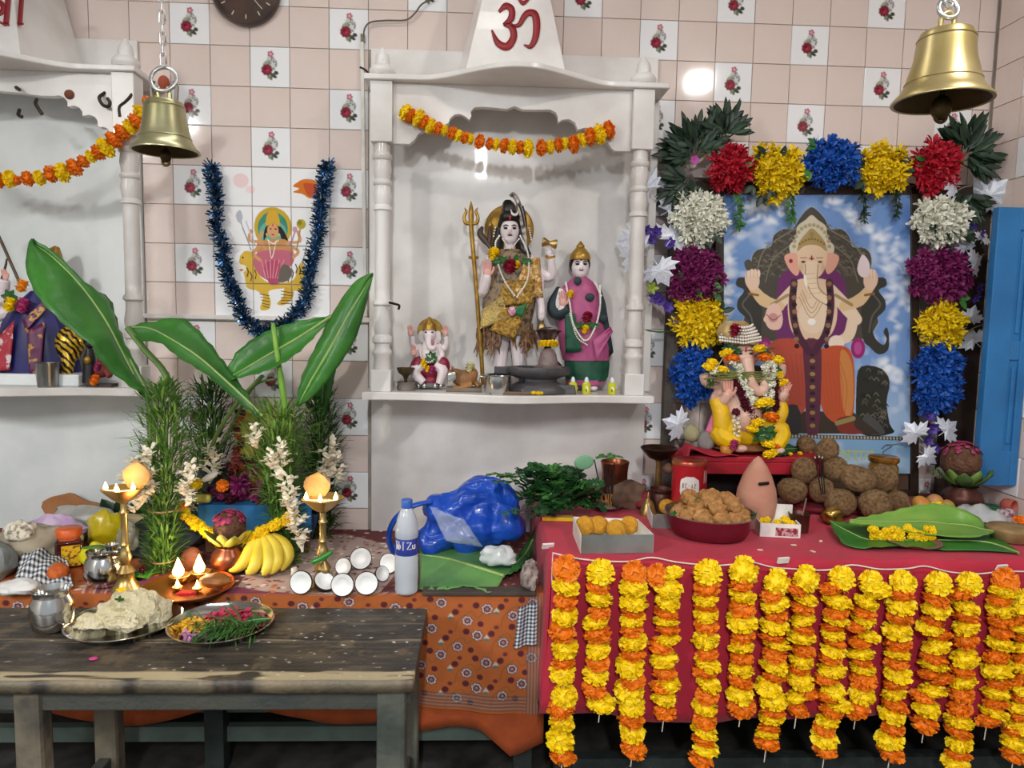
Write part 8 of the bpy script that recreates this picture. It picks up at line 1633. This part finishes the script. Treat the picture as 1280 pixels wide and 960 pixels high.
crumple('lemon_packet', 'bright lemon packet between the honey jar and the steel pot', 'packet', pz(120, 708), (.05, .035, .045), M('lemon_plastic', 'E0DA18', rough=.3, coat=.4), 12, .25)
crumple('clear_packet', 'small clear plastic packet beside the brass lamp', 'packet', pz(146, 700)*[1, 1, 0]+np.array([0, .08, ZPC]), (.04, .03, .06), M('cloudy_plastic', 'B8B49A', rough=.25, alpha=.7), 13, .25)
crumple('purple_bag', 'thin purple plastic bag behind the honey jar', 'plastic bag', np.array([PY(68, 660, -.22)[0], -.22, ZPC]), (.11, .05, .06), M('purple_plastic', 'B48ABE', rough=.25, c2='D8C0DC', scale=14, coat=.4), 14, .28)
crumple('grey_plastic_sheet', 'greyish clear plastic sheet heaped against the wall', 'plastic sheet', np.array([PY(105, 650, -.12)[0], -.12, ZPC]), (.15, .05, .065), M('grey_plastic', 'B4B2AC', rough=.3, alpha=.85, coat=.3), 15, .25)
t = thing('wooden_paddle', 'tan wooden paddle leaning behind the plastic bags', 'paddle', PY(95, 632, -.06)); P2 = lambda x, y: PY(x, y, -.06)
ol = [(51, 634), (53, 627), (62, 622), (84, 617), (90, 618), (104, 626), (122, 630), (140, 629), (140, 636), (122, 637), (106, 635), (88, 640), (66, 645), (56, 643)]; v = [P2(*q) for q in ol]; n_ = len(v); mb = MB(); mb.add(v+[a+np.array([0, .018, 0]) for a in v], [tuple(range(n_-1, -1, -1)), tuple(range(n_, 2*n_))]+[(i, (i+1) % n_, n_+(i+1) % n_, n_+i) for i in range(n_)]); mb.build('blade_and_handle', M('tan_wood', 'B07A4E', rough=.6, c2='966038', scale=6), t, smooth=False, bev=.003)
lfm = MB(); [blade(lfm, PY(152+a, 648, -.10), (b_, -.2, 1), .09, .06, .1, (0, -1, 0)) for a, b_ in ((-8, -.6), (0, .1), (10, .7), (20, .3))]; tag(lfm.build('leaf_tuft', LEAFD, solid=.001), 'dark leaves sticking up behind the brass lamp near the paddle', 'leaves')
tag(MB().box(PY(165, 652, -.14), (.11, .05, .05), euler(0, .1, .2)).build('cream_block', M('cream_paper', 'C9B48E', rough=.8), bev=.004), 'cream coloured paper block behind the brass lamp', 'block')
c = pz(206, 688); c[1] = -.24; k_ = mpp(-.24); lathe_thing('dark_plate', 'large dark grey plate leaning behind the grass bundle', 'plate', [(.001, 0), (38*k_, 0), (47*k_, 7*k_), (48*k_, 8*k_), (46*k_, 8*k_), (38*k_, 2*k_), (.001, 2*k_)], np.array([PY(208, 676, -.24)[0], -.24, ZPC+.035]), M('dark_grey_metal', '3E4446', rough=.35, metal=.6), 44, R=euler(.38, 0, 0))
c = pz(178, 720); mb = MB(); [blade(mb, c+np.array([0, 0, .012]), (math.cos(a), math.sin(a), .15), .055, .05, .2) for a in (.3, 1.6, 2.9, 4.2, 5.4)]; t = tag(mb.build('betel_leaves', M('betel_bright', '4E8E2E', rough=.4, c2='3A7224'), solid=.001), 'bright betel leaves with a red flower before the brass lamp', 'leaf')
o = link('red_flower', MRO, None, c+[0, 0, .022], (0, 0, 0), .012); tag(o, 'small red flower on the bright betel leaves', 'flower')
o = link('yellow_flower', MY[0], None, pz(158, 742)+[0, -.03, .02], (0, 0, 0), .016); tag(o, 'small yellow flower at the foot of the brass lamp by the honey jar', 'flower')
c = pz(45, 722); c = np.array([PY(40, 700, -.42)[0], -.42, ZPC]); crumple('cloth_bundle', 'bundle of beige cloth and newspaper at the end of the platform', 'cloth', c, (.13, .09, .075), M('beige_cloth', 'B0A48E', rough=.9, c2='8A806E', scale=7, bump=.4, bscale=25), 21, .3)
crumple('newspaper', 'crumpled newspaper corner on the beige bundle', 'paper', c+np.array([-.0, -.06, .10]), (.05, .04, .035), M('newsprint', 'DED6C2', rough=.9, c2='8A8070', scale=60, thr=(.4, .5)), 22, .3)
crumple('dark_cloth', 'dark and orange cloth scrap at the far end of the bundle', 'cloth', c+np.array([-.14, -.04, .02]), (.06, .05, .05), M('dark_orange_scrap', '3A2E2C', rough=.9, c2='B0582E', scale=14), 23, .3)
CK = MV('checked_cotton', rough=.9)
def checked(label, fn, nu, nv, c1='EDEBE6', c2='1E2430', sq=.0):
    P = Paint(0, 0, nu, nv, 6, c1); i = (P.X*1.0 % 1 < .5); j = (P.Y*1.0 % 1 < .5); a = (i & j); b_ = (i ^ j); P.a[a] = lin(c2); P.a[b_] = lin('8E939C')
    me = P.mesh('checked_cloth', CK, lambda X, Y: fn(X/nu, Y/nv)); o = link('checked_cloth', me); m = o.modifiers.new('solid', 'SOLIDIFY'); m.thickness = .002; return tag(o, label, 'cloth')
A0, A1, A2, A3 = pz(14, 742), pz(92, 738), pz(84, 712), pz(30, 712)
def ckpos(u, v): return tuple((A0[k]*(1-u)+A1[k]*u)*v+(A3[k]*(1-u)+A2[k]*u)*(1-v)+(0 if k < 2 else .012+.045*np.sin(PI*(1-v)*.5)*(.6+.4*np.sin(u*5))+.005*np.sin(u*17+v*9)+.02*(1-v)) for k in range(3))
checked('black and white checked cloth at the end of the platform', ckpos, 13, 8)
t = blob('orange_thread_ball', 'orange ball of thread with a white end beside the checked cloth', 'thread', pz(74, 728), .034, M('orange_thread', 'D0682A', rough=.8, c2='A84A1A', scale=50, bump=.5), .9, .06)
crumple('white_cloth', 'white cloth scrap at the corner of the checked cloth', 'cloth', pz(16, 746)+[0, .03, 0], (.06, .04, .025), M('white_cotton', 'DEDCD8', rough=.9), 27, .3)
crumple('grey_rag', 'grey rag hanging at the very end of the platform', 'cloth', pz(-6, 722), (.06, .06, .06), M('grey_rag', '8E928E', rough=.9, c2='6A6E6C', scale=12), 28, .3)
# ------------------------------------------------------------------ coconut halves
def half_coconut():
    pr_o = [(.001, -1.0), (.45, -.9), (.78, -.62), (.96, -.25), (1.0, 0)]; sh = MB().lathe(pr_o, (0, 0, 0), 32); sh.f.pop(); rim = MB().lathe([(1.0, 0), (.985, .015), (.93, .02)], (0, 0, 0), 32); rim.f = rim.f[:-2]
    fl_ = MB().lathe([(.93, .02), (.9, .0), (.72, .0), (.6, -.08), (.42, -.2), (.2, -.25), (.001, -.26)], (0, 0, 0), 32); fl_.f = fl_.f[1:] if len(fl_.f[0]) > 4 else fl_.f; fl_.f = [f for f in fl_.f if len(f) <= 4]
    return sh.mesh('shell', M('coconut_shell', '3E2A20', rough=.8, c2='281A14', scale=4, bump=.8)), rim.mesh('rim', M('shell_rim', '2E1E18', rough=.8)), fl_.mesh('flesh', M('coconut_flesh', 'FAFAF7', rough=.4, var=.02))
SH, RM, FLH = half_coconut()
HC = [(376, 728, 15, -.12, .08, 'beside the candle stub, nearest the bananas'), (406, 726, 14, .55, .9, 'tilted upwards at the foot of the brass lamp'), (428, 731, 15, 0, .06, 'upright in the front row between two others'), (458, 729, 15, .1, .1, 'upright at the bottle end of the front row'), (429, 708, 11, -.2, .2, 'smaller, standing behind the front row by the lamp foot'), (451, 698, 14, .25, .15, 'highest one, leaning on the others behind the front row'), (486, 704, 13, -.3, .1, 'touching the water bottle'), (478, 717, 10, .7, .3, 'narrow, turned sideways next to the bottle')]
for x, y, r, az, el, lb_ in HC:
    gy = y+r*.95; g = PZ(x, min(gy, 744), ZPC); Y = g[1] + (.0 if y > 712 else .0); k_ = mpp(Y); c = PY(x, y, Y); R_ = r*k_; t = thing('coconut_half', 'halved coconut showing white flesh, '+lb_, 'coconut', c, 'coconut halves before the lamp'); d = np.array([math.sin(az), -math.cos(az)*math.cos(el), math.sin(el)+.12]); t.rotation_euler = Vector(d).to_track_quat('Z', 'Y').to_euler(); t.scale = (R_,)*3
    for nm, me in (('shell', SH), ('rim', RM), ('flesh', FLH)): o = bpy.data.objects.new(nm, me); col.objects.link(o); o.parent = t
lathe_thing('candle_stub', 'short white candle stub beside the bananas', 'candle', [(.001, 0), (.011, 0), (.011, .03), (.008, .034), (.001, .033)], pz(368, 722), M('wax', 'EDE6D6', rough=.5, sss=.2), 16)
tag(MB().box(PY(386, 656, -.2), (.05, .03, .09), euler(0, .25, .3)).build('navy_packet', M('navy_card', '1F3A5E', rough=.4), bev=.003, smooth=False), 'small navy blue packet behind the light grass bundle', 'packet')
# ------------------------------------------------------------------ water bottle
p = pz(508, 740); k_ = mpp(p[1]); t = thing('water_bottle', 'plastic water bottle with a blue printed label', 'bottle', p); H = PY(508, 625, p[1])[2]-ZPC
BPL = M('bottle_plastic', 'DDE4EC', rough=.12, trans=.35, coat=.5, var=.03, ior=1.2); u = H/113
MB().lathe([(.001, 0), (12.5*k_, 0), (14.5*k_, 2*u), (15*k_, 5*u), (14.4*k_, 12*u), (15*k_, 20*u), (15*k_, 48*u), (14.2*k_, 49*u), (14.2*k_, 68*u), (15*k_, 70*u), (14.5*k_, 80*u), (12*k_, 92*u), (8*k_, 101*u), (5.6*k_, 105*u), (5.6*k_, 112*u)], p, 36).build('body', BPL, t)
MB().lathe([(14.6*k_, 46*u), (14.7*k_, 46.5*u), (14.7*k_, 68*u), (14.5*k_, 68.5*u)], p, 36).build('label', M('label_blue', '3A46A8', rough=.35, c2='2A3A8A', scale=20), t)
MB().lathe([(7*k_, 104*u), (7.2*k_, 105*u), (7.2*k_, 113*u), (6.4*k_, 114*u), (.001, 114*u)], p, 24).build('cap', M('cap_blue', '3A66C0', rough=.35), t)
def onb(a, z): return p+np.array([14.95*k_*math.sin(a), -14.95*k_*math.cos(a), z*u])
lt = MB(); lt.tube([onb(.12, 65), onb(.50, 65), onb(.14, 57), onb(.52, 57)], .0019, 5); lt.tube(cr([onb(.62, 62), onb(.63, 58), onb(.74, 57), onb(.84, 58), onb(.85, 62)], 3), .0018, 5); lt.tube([onb(.85, 62), onb(.86, 57)], .0018, 5)
for a in (-.85, -.6, -.2): lt.tube([onb(a, 66), onb(a, 56)], .0018, 5)
lt.tube([onb(-1.0, 65.5), onb(-.1, 65.5)], .0015, 5); lt.tube(cr([onb(-.85, 62), onb(-.75, 61), onb(-.72, 58), onb(-.8, 57)], 3), .0016, 5); lt.tube(cr([onb(-.6, 61), onb(-.48, 62), onb(-.46, 58), onb(-.56, 57)], 3), .0016, 5); lt.build('label_letters', PAP, t)
# ------------------------------------------------------------------ blue plastic bag
F = Fig('blue_plastic_bag', 'full bright blue plastic bag resting against the marble wall', 'plastic bag', -.27, 588, 690, ZPC); b = MB()
F.E(b, 590, 660, 66, 34, 46); F.E(b, 600, 628, 46, 28, 34, 4); F.E(b, 560, 640, 36, 26, 30, -6); F.E(b, 628, 650, 32, 36, 36); F.T(b, [(560, 625, 0, 14), (590, 606, 0, 10), (622, 606, 0, 12), (645, 632, 0, 12)]); F.E(b, 540, 668, 26, 22, 26, -10)
V = np.array(b.v); g = np.random.default_rng(3); D = np.zeros(len(V))
o = F.B(b, 'bag', M('blue_polythene', '1F56C8', rough=.28, c2='1846AE', scale=5, coat=.35), remesh=.006, sm=3)
tx = bpy.data.textures.new('bag_folds', 'CLOUDS'); tx.noise_scale = .09; tx.noise_depth = 2; m = o.modifiers.new('folds', 'DISPLACE'); m.texture = tx; m.strength = .05; m.mid_level = .5; tx.noise_type = 'HARD_NOISE'; tx.noise_depth = 0; tx.noise_scale = .14
tx2 = bpy.data.textures.new('bag_creases', 'CLOUDS'); tx2.noise_scale = .05; tx2.noise_type = 'HARD_NOISE'; tx2.noise_depth = 1; m = o.modifiers.new('creases', 'DISPLACE'); m.texture = tx2; m.strength = .007; m.mid_level = .5
h = MB(); F.T(h, [(540, 622, -18, 5), (518, 626, -26, 6), (498, 640, -30, 6.5), (490, 660, -28, 7), (494, 680, -24, 8), (510, 690, -20, 8)], 5, 8, flat=.5); F.B(h, 'handle_loop', M('blue_polythene', '1F56C8'))
h = MB(); F.quad(h, [(540, 622, -42), (582, 636, -50), (604, 668, -52), (560, 660, -52)], 10, 8, 2.5, 8); tag(F.B(h, 'clear_wrap', M('thin_wrap', 'DDE6F0', rough=.15, alpha=.22), solid=.0008), None)
# banana leaf piece with wrapped cotton
YQ = lambda x, y, dz=.012: pz(x, y, dz)
leafsurf('banana_leaf_piece', [YQ(524, 690, .022), YQ(560, 686, .03), (YQ(600, 690, .03)), YQ(640, 700, .03), YQ(658, 706, .03)], [YQ(524, 700, .02), YQ(556, 708, .03), YQ(590, 718, .03), YQ(630, 728, .022)], [YQ(524, 740, .008), YQ(560, 741, .012), YQ(585, 738, .014), YQ(612, 746, .012)], M('banana_leaf_cut', '6FA05A', rough=.4, c2='4E863E', scale=5), label='cut banana leaf piece with pale midrib below the blue bag', fold=.012, rib=.006, n=20, rip=.002)
crumple('cotton_in_plastic', 'crumpled clear plastic with white cotton on the cut banana leaf', 'plastic bag', YQ(622, 716, .03), (.06, .035, .035), M('cotton_plastic', 'DDE2E2', rough=.25, c2='B8C0C0', scale=24, coat=.5), 33, .3)
leafsurf('green_leaf', [YQ(650, 700, .03), YQ(662, 690, .06), YQ(668, 684, .08)], [YQ(640, 718, .03), YQ(656, 706, .04), YQ(666, 694, .06)], [YQ(634, 726, .02), YQ(652, 720, .03), YQ(666, 704, .04)], GRN, label='dark green leaf end beside the red table corner', fold=.004, rib=.002)
# checked cloth hanging between the platform and the red table, and its pale fringe
def hk(u, v): q0, q1 = PY(648, 758, -.70), PY(672, 752, -.70); return tuple(q0[k]*(1-u)+q1[k]*u+(0 if k == 0 else (-.006*np.sin(u*9)-.006 if k == 1 else -.135*v)) - (.012*v*(1-u) if k == 0 else 0) for k in range(3))
checked('small checked cloth hanging at the corner of the red table', hk, 6, 11, 'DDE4E4', '1E2A34')
crumple('striped_cloth', 'pale striped cloth end bunched between platform and red table', 'cloth', pz(662, 735), (.03, .06, .05), M('striped_cloth', 'B0A49A', rough=.9, c2='6A5A58', scale=60), 35, .3)
tag(MB().box(PY(355, 870, -.55), (.05, .02, .10), euler(0, .2, .3)).build('red_cloth_tip', M('red_scrap', 'B03A34', rough=.8)), 'small red cloth tip hanging under the black bench', 'cloth')

# ================================================================== bells, clock and wires
BELL = M('bell_brass', 'CDBD8C', rough=.36, metal=.8, c2='B5A268', scale=6); BELLD = M('bell_inside', '4A3C22', rough=.5, metal=.8)
CHN = M('galvanised_chain', 'D8DADC', rough=.3, metal=.85)
def bell(label, x, ytop, ybot, Y, rmouth, rcrown, mat, n_links, hang_x, hang_y, ring):
    c = PY(x, ybot, Y); m_ = mpp(Y); H = (ybot-ytop)*m_; t = thing('brass_bell', label, 'bell', c); Rm, Rc = rmouth*m_, rcrown*m_
    prof = [(Rm, 0), (Rm*1.0, H*.03), (Rm*.86, H*.13), (Rm*.76, H*.24), (Rm*.70, H*.40), (Rc*1.12, H*.62), (Rc*1.05, H*.84), (Rc, H*.95), (Rc*.93, H*1.0), (.3*Rc, H*1.03), (.001, H*1.03)]
    b = MB().lathe([(Rm*.93, .0)]+prof, c, 48); b.f = [f for f in b.f if len(f) <= 4]; sh_ = b.build('bell_body', mat, t)
    b = MB().lathe([(Rm*.94, .002), (Rm*.8, H*.12), (Rm*.66, H*.36), (Rc*1.0, H*.62), (Rc*.9, H*.9), (.001, H*.95)], c, 40); b.f = [f for f in b.f if len(f) <= 4]; b.build('bell_inside', BELLD, t)
    for z_ in (.28, .9): arc_ring((Rm*.745 if z_ < .5 else Rc*1.03), .0018, c+np.array([0, 0, H*z_]), n=40, seg=6).build('band', mat, sh_)
    MB().tube([c+np.array([0, 0, H*.9]), c+np.array([0, 0, H*.0])], .006, 8).build('clapper_rod', BELLD, t); MB().ell(c+np.array([0, 0, -H*.08]), (.016*rmouth/40, .016*rmouth/40, .020*rmouth/40)).build('clapper', BELLD, t)
    arc_ring(.010*rmouth/40, .004, c+np.array([0, 0, -H*.2]), rotm('X', PI/2), n=18, seg=6).build('clapper_ring', BELLD, t)
    top = c+np.array([0, 0, H*1.03]); hgt = .03
    MB().tube(cr([top+np.array([a, 0, b_]) for a, b_ in ((-.016, 0), (-.014, hgt), (0, hgt*1.35), (.014, hgt), (.016, 0))], 5), .006, 8).build('hanger', mat, t)
    rr_ = ring*m_; rc_ = top+np.array([0, 0, hgt+rr_*.8]); arc_ring(rr_, .0055, rc_, rotm('X', PI/2-.25), n=28, seg=8).build('ring', CHN, t)
    z = rc_[2]+rr_; k = 0; L = n_links; link_me = None
    P = MB(); P2 = [np.array([.010*math.cos(a), 0, (.017 if math.sin(a) > 0 else -.017)*1+.010*math.sin(a)]) for a in np.linspace(0, 2*PI, 25)]; P.tube(P2, .0032, 6); me = P.mesh('chain_link', CHN)
    while z < 3.29:
        o = link('chain_link', me, t, (rc_[0]-c[0], rc_[1]-c[1], z+.018-c[2]), (0, 0, (PI/2)*(k % 2)+.4), L); z += .040*L; k += 1
    return t, rc_, c, m_
t, rc_, c, m_ = bell('smaller brass bell hanging on a thin white chain by the hooked shrine', 207, 132, 190, -.75, 39, 22, M('bell_brass_greenish', 'BDB993', rough=.34, metal=.8, c2='A39E74', scale=6), .72, 0, 0, 15)
o = MB().ell(rc_+np.array([0, 0, -.01]), (.016, .014, .02)).build('rag_knot', M('rust_rag', '9A4A34', rough=.9), t)
for sx in (-1, 1): MB().tube([c+np.array([sx*14*m_, 0, 60*m_]), c+np.array([sx*15*m_, 0, 76*m_]), c+np.array([sx*12*m_, 0, 82*m_])], .006, 8).build('side_lug', M('old_iron_lug', '8A8478', rough=.5, metal=.6), t)
t, rc_, c, m_ = bell('larger brass bell hanging on a thick chain over the flower arch', 1177, 45, 128, -1.2, 57, 31, BELL, 1.35, 0, 0, 12)
# wall clock at the upper edge of the frame
cc = PY(306, -14, -.03); rk = 41*mpp(-.03); t = thing('wall_clock', 'round wall clock with dark face and brown rim', 'clock', cc)
MB().lathe([(rk*.8, 0), (rk*.98, .004), (rk, .018), (rk*.95, .03), (rk*.86, .03), (rk*.84, .02)], cc+np.array([0, .028, 0]), 56, rotm('X', PI/2)).build('rim', M('clock_rim', '4A3026', rough=.3, c2='2E1C16', coat=.4), t)
MB().lathe([(.001, 0), (rk*.87, 0), (rk*.87, .016), (.001, .016)], cc+np.array([0, .026, 0]), 48, rotm('X', PI/2)).build('face', M('clock_face', '2A2C2C', rough=.35), t)
for a, L, w_ in ((.6, .5, .004), (2.4, .7, .003)): MB().box(cc+np.array([math.sin(a)*rk*L/2, .006, math.cos(a)*rk*L/2]), (w_, .002, rk*L), euler(0, a, 0)).build('hand', M('clock_hand', 'C9C4B4'), t, smooth=False)
for k in range(12): a = k*PI/6; MB().box(cc+np.array([math.sin(a)*rk*.74, .008, math.cos(a)*rk*.74]), (.004, .002, .016), euler(0, a, 0)).build('hour_mark', M('clock_hand', 'C9C4B4'), t, smooth=False)
# conduit and cable beside the om shrine
t = thing('cable_conduit', 'white plastic cable conduit running up beside the om shrine', 'conduit', PY(458, 395, -.012)); a, b_ = PY(457, 395, -.012), PY(452.5, 46, -.012)
MB().box((a+b_)/2, (.018, .014, np.linalg.norm(b_-a)), frame_to(b_-a)).build('channel', M('conduit_white', 'E6E2DA', rough=.4), t, smooth=False, bev=.002)
MB().box(PY(453.5, 48, -.014), (.016, .016, .03)).build('clip', M('conduit_grey', '7A746A', rough=.6), t, smooth=False, bev=.002)
tag(MB().tube(cr([PY(440+x/3.05, y/3.05, -.02) for x, y in ((44, 145), (48, 110), (70, 85), (130, 78), (205, 76), (240, 50), (262, 20), (285, 4), (310, -12), (330, -40))], 6), .0032, 7).build('power_cable', M('grey_cable', '6A6258', rough=.6)), 'thin dark cable curving from the conduit up the tiles', 'cable')
tag(MB().tube(cr([PY(440+x/3.05, y/3.05, -.02) for x, y in ((30, 256), (55, 270), (70, 300), (72, 350))], 5), .004, 7).build('black_wire', M('black_wire', '1E1C1A', rough=.6)), 'short black wire hanging beside the finial of the om shrine', 'wire')
tag(MB().tube(cr([PY(x, y, -.02) for x, y in ((1279, 180), (1277, 205), (1274, 235), (1273, 258))], 4), .003, 7).build('hanging_wire', M('black_wire', '1E1C1A')), 'thin black wire hanging above the blue shutter', 'wire')
